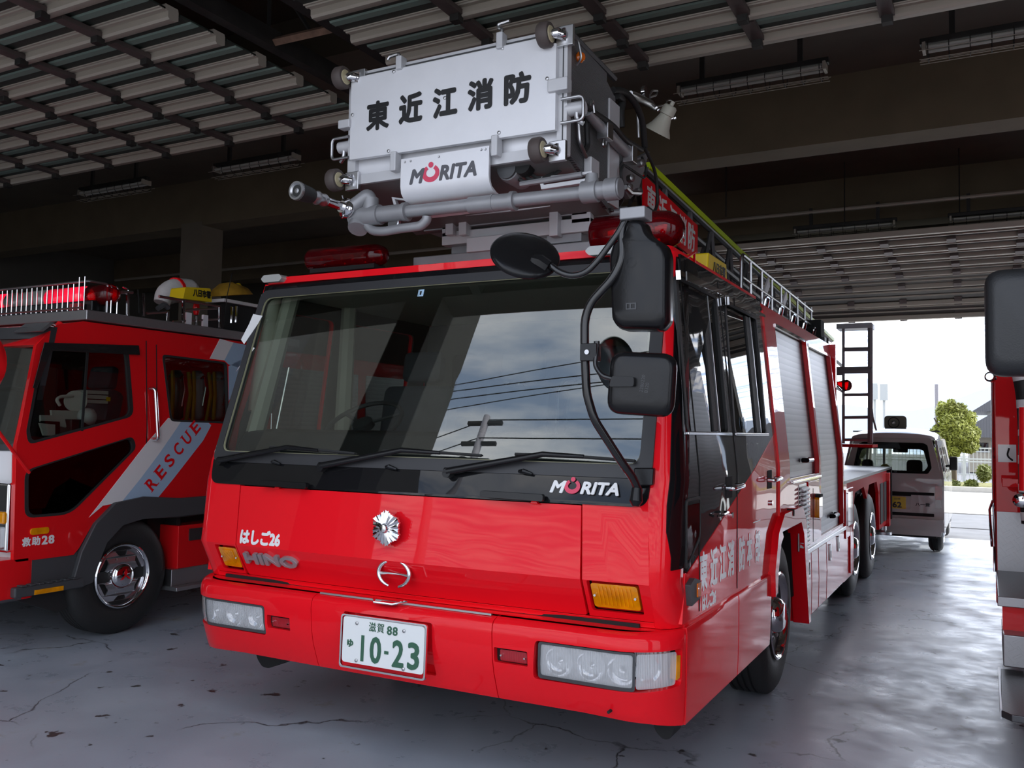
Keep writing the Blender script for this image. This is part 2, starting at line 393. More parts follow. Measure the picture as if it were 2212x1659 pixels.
# ------------------------------------------------------------------ shared builders
def lerp(tab, z):
    if z <= tab[0][0]: return tab[0][1]
    for (a, p), (b, q) in zip(tab, tab[1:]):
        if z <= b: return p + (q-p)*(z-a)/(b-a)
    return tab[-1][1]
def wheel(parent, c, out, R=.44, wid=.26, rim=.235, style='chrome', name='wheel', holes=8):
    """c: centre of the outer face of the tyre; out: +1/-1, the side it faces along x"""
    A = (out, 0, 0); c = Vector(c)
    prof = [(-wid, rim*.9), (-wid, R*.80), (-wid+.02, R*.93), (-wid+.05, R)]
    for k in range(4):
        a = -wid+.06+k*(wid-.12)/4
        prof += [(a, R), (a+.004, R-.010), (a+.010, R-.010), (a+.014, R)]
    prof += [(-.05, R), (-.028, R*.965), (-.012, R*.91), (0, R*.80), (.002, R*.70), (-.006, rim*1.12), (-.03, rim*1.0)]
    t = MB().lathe(prof, c, A, 48).build(name, RUB, parent, smooth=50)
    r = MB().lathe([(-.10, rim*.5), (-.10, rim*.86), (-.03, rim*.93), (.004, rim*.97), (.010, rim*1.02), (.004, rim*1.06), (-.02, rim*1.06), (-.05, rim*1.0)], c, A, 40, cap=False).build('rim', CHROME, t, smooth=50)
    def m(u, v, d): return Vector((c.x+out*(-.085-d+.0), c.y+u, c.z+v))
    disc = MB()
    hl = [circ(rim*.66*math.cos(2*PI*k/holes), rim*.66*math.sin(2*PI*k/holes), rim*.13, 12) for k in range(holes)]
    if holes == 6:
        hl = []
        for k in range(6):
            a = 2*PI*(k+.5)/6; q = []
            for (rr, aa) in ((.66, -.20), (.66, .20), (.84, .30), (.84, -.30)): q.append((rim*rr*math.cos(a+aa), rim*rr*math.sin(a+aa)))
            hl.append(rpoly(q, rim*.04, 2))
    disc.slab(circ(0, 0, rim*(.95 if holes == 6 else .9), 36), hl, lambda u, v, d: Vector((c.x+out*((-.075 if holes != 6 else -.035) - d + .05*math.cos(min(1, math.hypot(u, v)/rim)*PI/2)), c.y+u, c.z+v)), .01)
    if holes == 6: MB().lathe([(0, rim*.88), (-.01, rim*.88)], c+Vector((out*-.075, 0, 0)), A, 24).build('wheel_disc', MATTE, t)
    disc.build('wheel_cover', CHROME if holes != 6 else pbr('wheel_trim_chrome', (.60, .60, .62), .18, .8), t, smooth=50)
    h = MB().lathe([(-.09, rim*.48), (-.02, rim*.46), (.015, rim*.38), (.03, rim*.30), (.03, .001)], c, A, 24)
    h.build('hub', CHROME if style == 'chrome' else PLASTG, t, smooth=50)
    nn = MB()
    for k in range(8):
        a = 2*PI*(k+.5)/8; p = c + Vector((out*-.04, rim*.56*math.cos(a), rim*.56*math.sin(a)))
        nn.lathe([(-.03, .016), (.02, .014), (.025, .006)], p, A, 6)
    nn.build('wheel_nuts', STEEL, t)
    return t
def logo_morita(w, h, ext=.002):
    """wordmark: slanted bold capitals with a ring and dot for the O; returns (letters, ring)"""
    a = text_fit('M', w*.235, h, ext=ext, bold=.004, shear=.25); a.xf(Matrix.Translation((-w/2+w*.118, 0, 0)))
    b = text_fit('RITA', w*.55, h, ext=ext, bold=.004, shear=.2, space=1.02); b.xf(Matrix.Translation((w/2-w*.275, 0, 0)))
    lt = (a, b)
    cx = -w/2+w*.325; R = h*.58; cy = -h*.5+R*.98
    ring = MB(); n = 28
    out = []; inn = []
    for i in range(n+1):
        t = PI/2 + .55 + (2*PI-1.1)*i/n
        out.append((cx+R*1.15*math.cos(t), cy+R*math.sin(t))); inn.append((cx+R*.62*math.cos(t), cy+R*.08+R*.50*math.sin(t)))
    mz = lambda u, v, d: Vector((u, v, d))
    ring.slab(out+inn[::-1], [], mz, ext)
    ring.slab(circ(cx, cy+R*.98, R*.33, 14), [], mz, ext)
    return lt, ring
def put_logo(w, h, M, m1, m2, parent, ext=.002, name='wordmark'):
    lt, rg = logo_morita(w, h, ext)
    a = lt[0].xf(M).build(name, m1, parent); lt[1].xf(M).build(name, m1, parent); b = rg.xf(M).build(name+'_ring', m2, parent)
    return a
def beacon(parent, p0, p1, r, name='beacon_light'):
    p0, p1 = Vector(p0), Vector(p1); ax = (p1-p0); Ln = ax.length; ax.normalize()
    b = MB().lathe([(0, r*.55), (.01, r*.85), (.03, r), (Ln-.10, r), (Ln-.06, r*.94), (Ln-.02, r*.70), (Ln, r*.3)], p0, ax, 32).build(name, BEACON, parent, smooth=60)
    base = MB().box(min(p0.x, p1.x)+.05, max(p0.x, p1.x)-.05, p0.y-.05, p0.y+.05, p0.z-r-.02, p0.z-r+.004) if abs(ax.x) > .5 else MB().box(p0.x-.05, p0.x+.05, min(p0.y, p1.y)+.05, max(p0.y, p1.y)-.05, p0.z-r-.025, p0.z-r+.012)
    base.build('beacon_base', MATTE, b)
    ins = MB()
    for k in range(3):
        q = p0 + ax*(Ln*(.22+.26*k))
        ins.lathe([(-.035, r*.15), (-.01, r*.55), (.02, r*.62)], q, ax.cross(Vector((0, 0, 1)))*-1 + Vector((0, 0, .2)), 16)
        ins.cyl(q-Vector((0, 0, r*.9)), q, .012)
    ins.build('reflector', CHROME, b)
    return b

# ------------------------------------------------------------------ the ladder truck
T = thing('ladder_fire_truck', (0, 3.5, 0), 'big red ladder fire truck with silver rescue basket over its cab, in the middle', 'fire truck', 'fire engines in the station')
def F(z): return lerp([(.3, .16), (.73, .14), (.90, .05), (1.2, .09), (1.33, .13), (2.2, .41), (2.29, .44), (2.5, .5)], z)
def Wd(z): return lerp([(0, 1.25), (1.3, 1.25), (2.24, 1.15), (2.6, 1.11)], z)
def sh(z): return lerp([(1.0, 0), (1.3, -.03), (2.3, -.035)], z)
def fr(px, py):
    y = .1
    for _ in range(12): x, z = aty(px, py, y); y = F(z)
    return (x - sh(z), z)
def sr(px, py):
    x = 1.25
    for _ in range(12): y, z = atx(px, py, x); x = Wd(z)
    return (y, z)
def CF(u, v, d): return Vector((sh(v)+u, F(v)+.025*(u/1.1)**2+d, v))
def CS(u, v, d): return Vector((Wd(v)-d, u, v))
def CSL(u, v, d): return Vector((-Wd(v)-.03+d, u, v))
CU = [-1.0+.2*k for k in range(11)]
CV = [.73, .9, 1.2, 1.3, 1.33, 2.2]
def fpanel(name, mat, outer, holes=(), t=.03, bev=.003, parent=T, off=0.0):
    return MB().slab(outer, holes, lambda u, v, d: CF(u, v, d-off), t, CU, CV).build(name, mat, parent, bev)
def spanel(name, mat, outer, holes=(), t=.03, bev=.003, parent=T, off=0.0, side=1, cu=()):
    f = CS if side > 0 else CSL
    return MB().slab(outer, holes, lambda u, v, d: f(u, v, d-off), t, cu, [1.3, 2.24]).build(name, mat, parent, bev)
# front: lid, cheeks, black glass-like band
lid = fpanel('front_lid', RED, rpoly([(-.952, 1.186), (-.952, .87), (-.94, .747), (.882, .747), (.888, 1.186)], [.004, 0, .012, .012, .004]), t=.03, bev=.005)
tR = (.922, 1.112, .788, .888); tL = (-1.10, -.976, .778, .878)
def cheek(side, x0, x1, lamp):
    hole = rpoly(rect(lamp[0]-.012, lamp[1]+.012, lamp[2]-.015, lamp[3]+.012), .01)
    c = fpanel('cheek_panel', RED, rect(x0, x1, .747, 1.305), [hole], t=.03, bev=.004)
    fpanel('lamp_recess', RED, hole, off=-.05, t=.01, bev=0, parent=c)
    l = fpanel('turn_signal', AMB, rpoly(rect(*lamp), .012), t=.03, bev=.006, off=-.006)
    mb = MB()
    for xx in (lamp[0]+.012, lamp[1]-.012): mb.cyl(CF(xx, (lamp[2]+lamp[3])/2, .004), CF(xx, (lamp[2]+lamp[3])/2, -.004), .005, seg=10)
    mb.build('screw', CHROME, l)
    rb = MB()
    for k in range(9): xx = lamp[0]+.03+k*(lamp[1]-lamp[0]-.06)/8; rb.slab(rect(xx-.003, xx+.003, lamp[2]+.012, lamp[3]-.012), [], lambda u, v, d: CF(u, v, d+.001), .004)
    rb.build('lens_ribs', AMB, l)
    return c
cheek(1, .894, 1.165, tR); cheek(-1, -1.165, -.958, tL)
fpanel('front_sill', RED, rect(-1.16, 1.16, .722, .744), t=.04)
fpanel('black_front_band', BLKP, rpoly([(-1.175, 1.31), (-1.165, 1.191), (1.165, 1.191), (1.175, 1.31)], [0, .07, .07, 0], 6), t=.02, off=.006, bev=.002)
MB().box(-1.1, 1.1, F(.73)+.01, F(.73)+.1, .700, .735).build('gap_liner', MATTE, T)
# windscreen: rubber frame, glass
wso = [(-1.180, 1.300), (1.180, 1.300), (1.152, 2.222), (-1.152, 2.222)]
wsi = [(-1.135, 1.352), (1.125, 1.352), (1.10, 2.178), (-1.115, 2.178)]
wf_ = fpanel('windscreen_frame', SEAL, rpoly(wso, .05), [rpoly(wsi, .05)], t=.04, bev=.006, off=.010)
fpanel('seal_bead', pbr('seal_bead_yellowed', (.33, .32, .20), .5), rpoly([(a*1.003, b+(.004 if b > 2 else -.004)) for a, b in wsi], .05), [rpoly([(a*.998, b+(-.003 if b > 2 else .003)) for a, b in wsi], .05)], t=.01, bev=0, off=.004, parent=wf_)
MB().slab(rpoly([(a*1.01, b*1.0) for a, b in wsi], .05), [], lambda u, v, d: CF(u, v, d+.012+.05*(u/1.1)**4*0), .005, [-1.1+.1*k for k in range(23)], [1.5, 1.7, 1.9, 2.05]).build('windscreen', WSGLASS, T)
fpanel('black_roof_band', BLKP, rect(-1.15, 1.15, 2.215, 2.252), t=.03)
# A-pillars / corners
for sgn in (1, -1):
    rings = []
    for z in (.722, .80, .9, 1.0, 1.1, 1.2, 1.3, 1.33, 1.6, 1.9, 2.2, 2.24, 2.26):
        st = lerp([(.3, 1.16), (1.19, 1.162), (1.3, 1.178), (2.25, 1.150)], z)
        p0 = CF(sgn*st, z, 0); xe = Wd(z) if sgn > 0 else -Wd(z)-.03
        p2 = Vector((xe, p0.y+.15, z)); p1 = Vector((xe - sgn*.006, p0.y+.01, z))
        out = [p0*(1-t)**2 + p1*2*t*(1-t) + p2*t*t for t in [k/8 for k in range(9)]]
        inn = [q + Vector((-sgn*.03, .03, 0)) for q in out][::-1]
        rings.append(out+inn)
    MB().loft(rings).build('corner_pillar', RED, T, smooth=50)
    if sgn > 0:
        rg = []
        for z in (.955, 1.0, 1.1, 1.2, 1.3, 1.33, 1.6, 1.9, 2.2, 2.235):
            st = lerp([(.3, 1.16), (1.19, 1.162), (1.3, 1.178), (2.25, 1.150)], z); p0 = CF(st, z, 0); p2 = Vector((Wd(z), p0.y+.15, z)); p1 = Vector((Wd(z)-.006, p0.y+.01, z))
            t0 = .40 if z > 1.0 else .55
            o_ = [p0*(1-t)**2 + p1*2*t*(1-t) + p2*t*t + Vector((.004, -.001, 0)) for t in [t0+(1-t0)*k/6 for k in range(7)]]
            rg.append(o_+[q - Vector((.008, -.004, 0)) for q in o_][::-1])
        MB().loft(rg).build('black_corner', BLKP, T, smooth=50)
# roof
ro = [(-1.185, .47), (-1.12, .425), (1.05, .425), (1.115, .47), (1.12, 2.05), (-1.19, 2.05)]
roof = MB().plate(rpoly(ro, [.04, .03, .03, .04, 0, 0]), 2, 2.252, 2.286).build('cab_roof', RED, T, .008)
for x in ((-1.06, -.93), (.93, 1.06)):
    a = aty(590 if x[0] < 0 else 1300, 602 if x[0] < 0 else 541, .40)
    mb = MB().slab(rpoly([(a[0]-.075, a[1]), (a[0]-.055, a[1]+.02), (a[0]+.055, a[1]+.02), (a[0]+.075, a[1]), (a[0]+.055, a[1]-.02), (a[0]-.055, a[1]-.02)], .008), [], lambda u, v, d: Vector((u, .385+d, v)), .06)
    l = mb.build('marker_lamp', pbr('marker_lens', (.42, .42, .40), .15, coat=1), T, .008)
# sides: right flank in full, left flank simple
y0 = .22
win1 = [sr(1453, 600), sr(1545, 652), sr(1563, 932), sr(1484, 930)]
win1 = [(.40, 2.125), (1.015, 2.125), (.995, 1.488), (.345, 1.488)]
win2 = [(1.19, 2.125), (1.86, 2.125), (1.80, 1.488), (1.115, 1.488)]
diagB, diagT = (.285, .94), (2.03, 1.49)
black = [(.255, .94), (.285, .93), diagT, (2.03, 2.25), (.50, 2.25), (.30, 1.5), (.235, 1.15)]
spanel('black_flank', BLKP, black, [rpoly(win1, .03), rpoly(win2, .03)], off=.0, bev=.002)
arch = [(1.80, .60), (1.815, .72), (1.90, .90), (2.05, .985), (2.60, .99), (2.72, .90), (2.80, .60), (2.87, .27)]
redside = [(.225, .735), (.26, .93), (.29, .925), diagT, (2.03, .97), (1.90, .895), (1.815, .735)]
spanel('red_flank', RED, redside, bev=.003)
# left flank of the cab with its windows, so that one looks through
spanel('red_flank', RED, [(.2, .735), (1.82, .735), (1.90, .90), (2.05, .985), (2.05, 2.25), (.50, 2.25), (.30, 1.5)], [rpoly([(.50, 2.12), (1.02, 2.12), (1.0, 1.42), (.40, 1.42)], .04), rpoly([(1.15, 2.12), (1.86, 2.12), (1.84, 1.42), (1.12, 1.42)], .04)], side=-1)
spanel('door_lining', MATL := pbr('cab_lining', (.10, .095, .085), .8), [(.3, .80), (2.03, .85), (2.03, 2.22), (.54, 2.22), (.34, 1.5)], [rpoly([(.50, 2.12), (1.02, 2.12), (1.0, 1.42), (.40, 1.42)], .04), rpoly([(1.15, 2.12), (1.86, 2.12), (1.84, 1.42), (1.12, 1.42)], .04)], side=-1, off=-.032, t=.01)
spanel('side_window', SIDEGLASS, rect(.42, 1.02, 1.40, 2.14), t=.004, off=-.012, side=-1, bev=0)
spanel('side_window', SIDEGLASS, rect(1.12, 1.88, 1.40, 2.14), t=.004, off=-.012, side=-1, bev=0)
for w, mx in ((win1, .76), (win2, 1.60)):
    g = spanel('side_window', TINTGLASS, rpoly(w, .03), t=.004, off=-.010, bev=0)
    fr_ = [(a+(.015 if a > .9*mx+.1 else -.015), b+(.015 if b > 1.8 else -.012)) for a, b in w]
    spanel('window_frame', RUB, rpoly(fr_, .04), [rpoly([(a-(.012 if a > .9*mx+.1 else -.012), b) for a, b in w], .03)], t=.014, off=.004, parent=g)
    spanel('sash_bar', RUB, [(mx, 1.49), (mx+.07, 1.49), (mx+.09, 2.12), (mx+.02, 2.12)], t=.02, off=-.002, parent=g)
    spanel('sash_bar', STEEL, [(mx+.085, 1.49), (mx+.093, 1.49), (mx+.113, 2.12), (mx+.105, 2.12)], t=.01, off=.002, parent=g, bev=0)
    spanel('window_sill', CHROME, rect(w[3][0]-.02, w[2][0]+.03, 1.474, 1.486), t=.02, off=.012, parent=g)
    # rain visor
    MB().slab([(w[0][0]-.03, 2.11), (w[0][0]-.02, 2.15), (w[1][0]+.0, 2.15), (w[1][0]+.0, 2.135)], [], lambda u, v, d: CS(u, v, d-.055+(2.15-v)*-.6*0), .006).build('rain_visor', pbr('smoked_plastic', (.02, .018, .018), .12, coat=1), g)
    MB().slab([(w[0][0]-.035, 2.115), (w[0][0]+.035, 2.14), (w[0][0]+.035, 2.155), (w[0][0]-.03, 2.155)], [], lambda u, v, d: CS(u, v, d-.03), .02).build('visor_clip', CHROME, g)
st = MB().slab(circ(1.345, 1.535, .035, 20), [], lambda u, v, d: CS(u, v, d-.0), .002).build('round_sticker', BLUEP, T)
# quarter window low in front corner
spanel('quarter_window', TINTGLASS, rpoly([(.262, .955), (.262, 1.21), (.44, 1.21), (.44, 1.06)], .02), t=.006, off=.006, bev=0)
spanel('quarter_window_frame', RUB, rpoly([(.25, .94), (.25, 1.222), (.452, 1.222), (.452, 1.05)], .025), [rpoly([(.265, .96), (.265, 1.21), (.44, 1.21), (.44, 1.065)], .02)], t=.01, off=.008, bev=.002)
# door seams, handles
for yy in (.455, 1.085, 2.035):
    spanel('door_seam', MATTE, rect(yy-.004, yy+.004, .75, 2.22), t=.004, off=.0022, bev=0)
for (hy, hz) in ((.93, 1.235), (1.80, 1.235)):
    h = spanel('door_handle', MATTE, rect(hy-.055, hy+.055, hz-.05, hz+.05), t=.006, off=.003)
    MB().tube([CS(hy-.08, hz, -.01), CS(hy-.08, hz, -.045), CS(hy+.08, hz+.005, -.05), CS(hy+.08, hz+.005, -.01)], .011, 10, .01).build('handle_bar', CHROME, h)
    MB().cyl(CS(hy+.03, hz-.13, .0), CS(hy+.03, hz-.13, -.012), .014).build('lock', CHROME, h)
MB().tube([CS(.70, 1.12, -.01), CS(.72, 1.125, -.03), CS(.80, 1.13, -.03), CS(.82, 1.13, -.01)], .006, 8).build('small_catch', CHROME, T)
# side marker
sm = spanel('side_marker', PLASTG, rpoly([(.05+.22, .835), (.04+.22, .885), (.10+.22, .905), (.18+.22, .885), (.18+.22, .815), (.06+.22, .80)], .005), t=.03, off=.022)
spanel('marker_lens', ORG, rpoly(rect(.345, .395, .825, .880), .005), t=.03, off=.027, parent=sm)
# writing on the flank
def side_text(body, px0, px1, h, mat, name, bold=.004, z_mid=None):
    a, b = sr(*px0), sr(*px1)
    u = Vector(CS(b[0], b[1], 0)-CS(a[0], a[1], 0))
    mb = text_fit(body, u.length, h, ext=.001, bold=bold)
    mid = (CS(a[0], a[1], -.002)+CS(b[0], b[1], -.002))/2
    return mb.xf(frame(mid, u, (0, 0, 1))).build(name, mat, T)
K = '東近江消防本部'
for ch, p, q in zip(K, [(1500, 0), (1523, 0), (1549, 0), (1571, 0), (1594, 0), (1612, 0), (1629, 0)], range(7)):
    yy = [.50, .66, .81, .955, 1.165, 1.32, 1.50][q]
    mb = text_fit(ch, .112, .165, ext=.001, bold=.0032).xf(frame(CS(yy+.012, .905, -.002), (0, 1, 0), (0, 0, 1)))
    mb.build('lettering', WHITE, T)
mb = text_fit('はしご26', .21, .066, ext=.001, bold=.0045).xf(frame(CS(.60, .775, -.002), (0, 1, 0), (0, 0, 1))); mb.build('lettering', WHITE, T)
mb = MB()
mb.box(1.2535, 1.2545, 1.40, 1.56, 1.030, 1.036); mb.build('pinstripe', WHITE, T)

# front writing, badge, emblem, handles
def front_text(body, x, z, w, h, mat, name, bold=.004, ext=.001, off=.003, shear=0, parent=T):
    mb = text_fit(body, w, h, ext=ext, bold=bold, shear=shear)
    e = .02; v = CF(x, z+e, 0)-CF(x, z-e, 0)
    return mb.xf(frame(CF(x, z, -off), (1, 0, 0), v)).build(name, mat, parent)
front_text('はしご26', -.795, .945, .258, .074, WHITE, 'lettering', bold=.0055)
hi = front_text('HINO', -.735, .842, .335, .062, pbr('satin_chrome', (.42,.42,.44), .25, .6), 'chrome_letters', bold=.005, ext=.008, off=.010)
v_ = CF(0, 1.26, 0)-CF(0, 1.22, 0)
put_logo(.300, .052, frame(CF(.905, 1.255, -.012), (1, 0, 0), v_), WHITE, PINK, T, .003)
# fire service badge
bd = MB(); c = CF(-.018, 1.045, -.05); rings = []
nn = 72
for rr, hh in ((0, .022), (.018, .02), (.024, .008), (.055, .006), (1, 0), (1.0, -.012)):
    rg = []
    for i in range(nn):
        a = 2*PI*i/nn
        R0 = .080*(1+.075*math.cos(6*a))*(1+.03*math.cos(36*a))
        r1 = rr if rr < .5 else R0
        ridge = .003*math.cos(18*a)*(1 if .02 < r1 else 0)
        rg.append(c + Vector((max(r1, .0005)*.88*math.sin(a), -hh-ridge, max(r1, .0005)*.9*math.cos(a))))
    rings.append(rg)
bd.loft(rings); bo = bd.build('fire_service_badge', CHROME, T, smooth=25)
MB().cyl(c, CF(-.018, 1.045, 0), .012).build('badge_stud', REDL, bo)
# maker emblem: two arcs and a bar
em = MB(); c = CF(.0, .845, -.02)
for sg in (1, -1):
    pts = []; rr = []
    for i in range(15):
        a = -1.25+2.5*i/14
        pts.append(c + Vector((sg*.082*math.cos(a), 0, .058*math.sin(a)))); rr.append(.0045+.006*math.cos(a))
    em.tube(pts, rr, 8)
em.tube([c+Vector((-.078, 0, -.004)), c+Vector((-.03, 0, .0)), c+Vector((.03, 0, 0)), c+Vector((.078, 0, -.004))], [.008, .005, .005, .008], 8)
em.build('chrome_emblem', CHROME, T, smooth=60)
# lid handles, washer nozzles
for (a, b, rc) in (((570, 1043), (672, 1050), 600), ((1047, 1066), (1180, 1076), 1155)):
    p, q = fr(*a), fr(*b)
    h = MB().slab(rpoly([(p[0], p[1]-.012), (p[0], p[1]+.014), (q[0], q[1]+.016), (q[0], q[1]-.012)], .01), [], lambda u, v, d: CF(u, v, d-.045), .02).build('lid_handle', PLAST, T, .005)
    MB().box(*(lambda A, B: (A.x, B.x, A.y-.005, A.y+.045, A.z-.01, A.z+.012))(CF(p[0]+.015, p[1], -.03), CF(p[0]+.04, p[1], 0))).build('handle_foot', PLAST, h)
    MB().box(*(lambda A, B: (A.x, B.x, A.y-.005, A.y+.045, A.z-.01, A.z+.012))(CF(q[0]-.04, q[1], -.03), CF(q[0]-.015, q[1], 0))).build('handle_foot', PLAST, h)
    r0 = fr(rc, 1060 if rc < 700 else 1080)
    MB().slab([(r0[0]-.02, 1.182), (r0[0]+.02, 1.182), (r0[0]+.004, 1.205), (r0[0]-.004, 1.205)], [], lambda u, v, d: CF(u, v, d-.02), .02).build('latch', RED, h, .003)
for a in ((598, 1000), (850, 1011), (1138, 1021)):
    p = fr(*a); MB().tube([CF(p[0]-.035, p[1]+.004, -.008), CF(p[0]-.01, p[1]+.006, -.022), CF(p[0]+.03, p[1]-.004, -.018)], [.008, .011, .006], 8).build('washer_nozzle', PLAST, T)
# wipers
for (base, elbow, tip, b0, b1) in (((478, 994), (632, 966), (697, 973), (588, 966), (775, 980)), ((703, 1006), (880, 972), (960, 978), (835, 974), (1046, 984)), ((975, 1018), (1180, 981), (1265, 986), (1118, 981), (1372, 996))):
    pb, pe, pt = [fr(*q) for q in (base, elbow, tip)]
    w = MB(); w.tube([CF(pb[0], pb[1], -.035), CF(pe[0], pe[1]+.0, -.045), CF(pt[0], pt[1], -.035)], [.017, .012, .008], 8)
    w.tube([CF(pb[0]-.012, pb[1], -.03), CF(pb[0]+.05, pb[1]+.006, -.036)], [.018, .013], 10)
    wo = w.build('wiper', PLAST, T, smooth=50)
    MB().cyl(CF(pb[0], pb[1]-.01, .01), CF(pb[0], pb[1]-.006, -.045), .02).build('wiper_pivot', PLAST, wo)
    q0, q1 = fr(*b0), fr(*b1)
    bl = MB(); bl.tube([CF(q0[0], q0[1], -.028), CF((q0[0]+q1[0])/2, (q0[1]+q1[1])/2+.006, -.034), CF(q1[0], q1[1], -.028)], .0075, 6)
    bl.tube([CF(q0[0], q0[1], -.016), CF(q1[0], q1[1], -.016)], .004, 6); bl.build('wiper_blade', RUB, wo)
fpanel('inspection_sticker', BLUEP, rect(*[fr(911, 0)[0]*0+v for v in (-.105, -.072)], 2.125, 2.160), t=.002, off=.004-.016, bev=0)
front_text('1', -.088, 2.142, .008, .02, BLACK_L, 'sticker_digit', off=-.010)

# ---- bumper
def plan(u):
    """bumper outline seen from above: distance along it -> point and outward normal"""
    s = 1 if u >= 0 else -1; a = abs(u); R = .22; x0 = 1.03
    if a <= x0: return Vector((u, .012*(a/x0)**2, 0)), Vector((0, -1, 0))
    arc = R*PI/2
    if a <= x0+arc:
        t = (a-x0)/R; return Vector((s*(x0+R*math.sin(t)), .012+R*(1-math.cos(t)), 0)), Vector((s*math.sin(t), -math.cos(t), 0))
    return Vector((s*(x0+R), .012+R+(a-x0-arc), 0)), Vector((s, 0, 0))
def BI(v): return lerp([(.30, .10), (.36, .085), (.40, .06), (.50, .022), (.56, .008), (.66, .0), (.69, .004), (.705, .012), (.715, .03), (.720, .05)], v)
def BP(u, v, d): p, n = plan(u); q = p - n*(BI(v)*(.10+.90*abs(n.y))+d) + Vector((.012*n.x, 0, 0)); return Vector((q.x, q.y, v - .05*0))
ARC = 1.03+.22*PI/2
def bpanel(name, mat, outer, holes=(), t=.03, bev=.004, off=0.0, parent=T):
    cu = [k*.1 for k in range(-9, 10)] + [s*(1.03+.0432*k) for s in (1, -1) for k in range(0, 9)]
    return MB().slab(outer, holes, lambda u, v, d: BP(u, v, d-off), t, cu, [.36, .40, .45, .50, .56, .66, .69, .705, .715]).build(name, mat, parent, bev)
def bu(px, py):
    """distance along the bumper and height for a point of the photograph"""
    best = None
    for k in range(-300, 301):
        u = k*.005; p, n = plan(u); P = Vector((p.x, p.y, 0)); r = _ray(px, py)
        dn = r.dot(n)
        if dn >= 0: continue
        t = (P-CAM).dot(n)/dn; q = CAM + r*t
        e = abs((q-P).cross(n).z)
        if best is None or e < best[0]: best = (e, u, q.z)
    return (best[1], best[2])
bot = [(-ARC, .36), (-1.0, .385), (-.5, .385), (.9, .385), (1.2, .37), (ARC, .352)]
bumper = bpanel('bumper', RED, [(-.412, .385), (.525, .385), (.525, .72), (-.412, .72)], [rpoly(rect(-.225, .240, .44, .668), .01)], bev=.004)
hR = [bu(*p) for p in ((1160, 1388), (1463, 1400), (1463, 1487), (1370, 1492), (1160, 1472))]
hRr = [(.720, .655), (1.342, .655), (1.342, .515), (1.16, .500), (.705, .500)]
fR = (.535, .685, .545, .605)
cor = bpanel('bumper_corner', RED, [(.529, .385), (.9, .385), (1.2, .372), (ARC, .352), (ARC, .72), (.529, .72)], [rpoly(hRr, .02), rpoly(rect(*fR), .006)], bev=.004)
hLr = [(-.700, .640), (-1.345, .640), (-1.345, .500), (-.700, .500)]
fL = (-.685, -.545, .540, .600)
bpanel('bumper_corner', RED, [(-.416, .385), (-.9, .385), (-1.2, .372), (-ARC, .352), (-ARC, .72), (-.416, .72)], [rpoly(hLr, .02), rpoly(rect(*fL), .006)], bev=.004)
bpanel('recess_backing', REDL, rect(.60, 1.32, .46, .70), t=.01, off=-.065, bev=0, parent=cor)
bpanel('plate_recess', RED, rect(-.27, .27, .41, .69), t=.01, off=-.04, bev=0, parent=bumper)
# top ledge of the bumper
led = MB(); R1 = [plan(u*.05) for u in range(-29, 30)]
pts = [(p-n*.05) for p, n in R1]; led.slab([(p.x, p.y) for p in pts]+[(1.2, .32), (-1.2, .32)], [], lambda u, v, d: Vector((u, v, .712+d)), .008)
led.build('bumper_step', RED, T)
MB().box(-.40, .50, .045, .06, .720, .728).build('bumper_trim', STEEL, T)
bh = MB(); pq = [aty(*q, .02) for q in ((805, 1310), (848, 1317))]
bh.tube([(pq[0][0], .03, .735), (pq[0][0]+.03, -.01, .728), (pq[1][0]+.02, -.01, .728), (pq[1][0]+.06, .04, .735)], .006, 8); bh.box(pq[0][0]+.04, pq[1][0]+.02, .0, .035, .722, .728)
bh.build('step_bracket', CHROME, T)
# headlamps
def headlamp(sgn, lamp, split):
    u0, u1, z0, z1 = lamp
    h = bpanel('headlamp', LENSB, rpoly([(sgn*u0, z0), (sgn*u1, z0), (sgn*u1, z1), (sgn*u0, z1)], .012), t=.012, off=-.05, bev=.003)
    bpanel('lamp_lens', LENSP, rpoly([(sgn*(u0+.005), z0+.005), (sgn*(split-.008), z0+.0), (sgn*(split-.008), z1-.003), (sgn*(u0+.012), z1-.003)], .012), t=.006, off=-.008, bev=.002, parent=h)
    bpanel('corner_lens', LENSP, rpoly([(sgn*(split+.004), z0+.0), (sgn*(u1-.03), z0+.01), (sgn*(u1-.03), z1-.003), (sgn*(split+.004), z1-.003)], .012), t=.006, off=-.006, bev=.002, parent=h)
    bpanel('amber_side_lens', AMB, rpoly([(sgn*(u1-.028), z0+.025), (sgn*(u1-.004), z0+.03), (sgn*(u1-.004), z1-.02), (sgn*(u1-.028), z1-.02)], .004), t=.03, off=-.004, parent=h)
    bpanel('lamp_frame', PLASTG, rpoly([(sgn*(u0-.004), z0-.006), (sgn*split, z0-.010), (sgn*split, z1+.003), (sgn*(u0+.004), z1+.003)], .014), [rpoly([(sgn*(u0+.008), z0+.008), (sgn*(split-.010), z0+.004), (sgn*(split-.010), z1-.006), (sgn*(u0+.014), z1-.006)], .012)], t=.03, off=-.006, bev=.002, parent=h)
    rb = MB()
    for k in range(3):
        uu = sgn*(u0+.08+(split-u0-.12)*k/2*.95); zc = (z0+z1)/2 - .002
        rb.lathe([(-.03, .02), (-.012, .045), (-.0, .058), (.004, .060)], BP(uu, zc, .04), plan(uu)[1], 24, cap=False)
        rb.lathe([(-.02, .012), (.0, .014), (.012, .004)], BP(uu, zc, .04), plan(uu)[1], 12)
    uu = sgn*(split+.07); rb.lathe([(-.03, .02), (-.0, .05)], BP(uu, zc, .045), plan(uu)[1], 24, cap=False)
    rb.build('reflector_bowl', CHROME, h)
    return h
headlamp(1, (.728, 1.340, .510, .648), 1.128)
headlamp(-1, (.705, 1.342, .510, .634), 1.12)
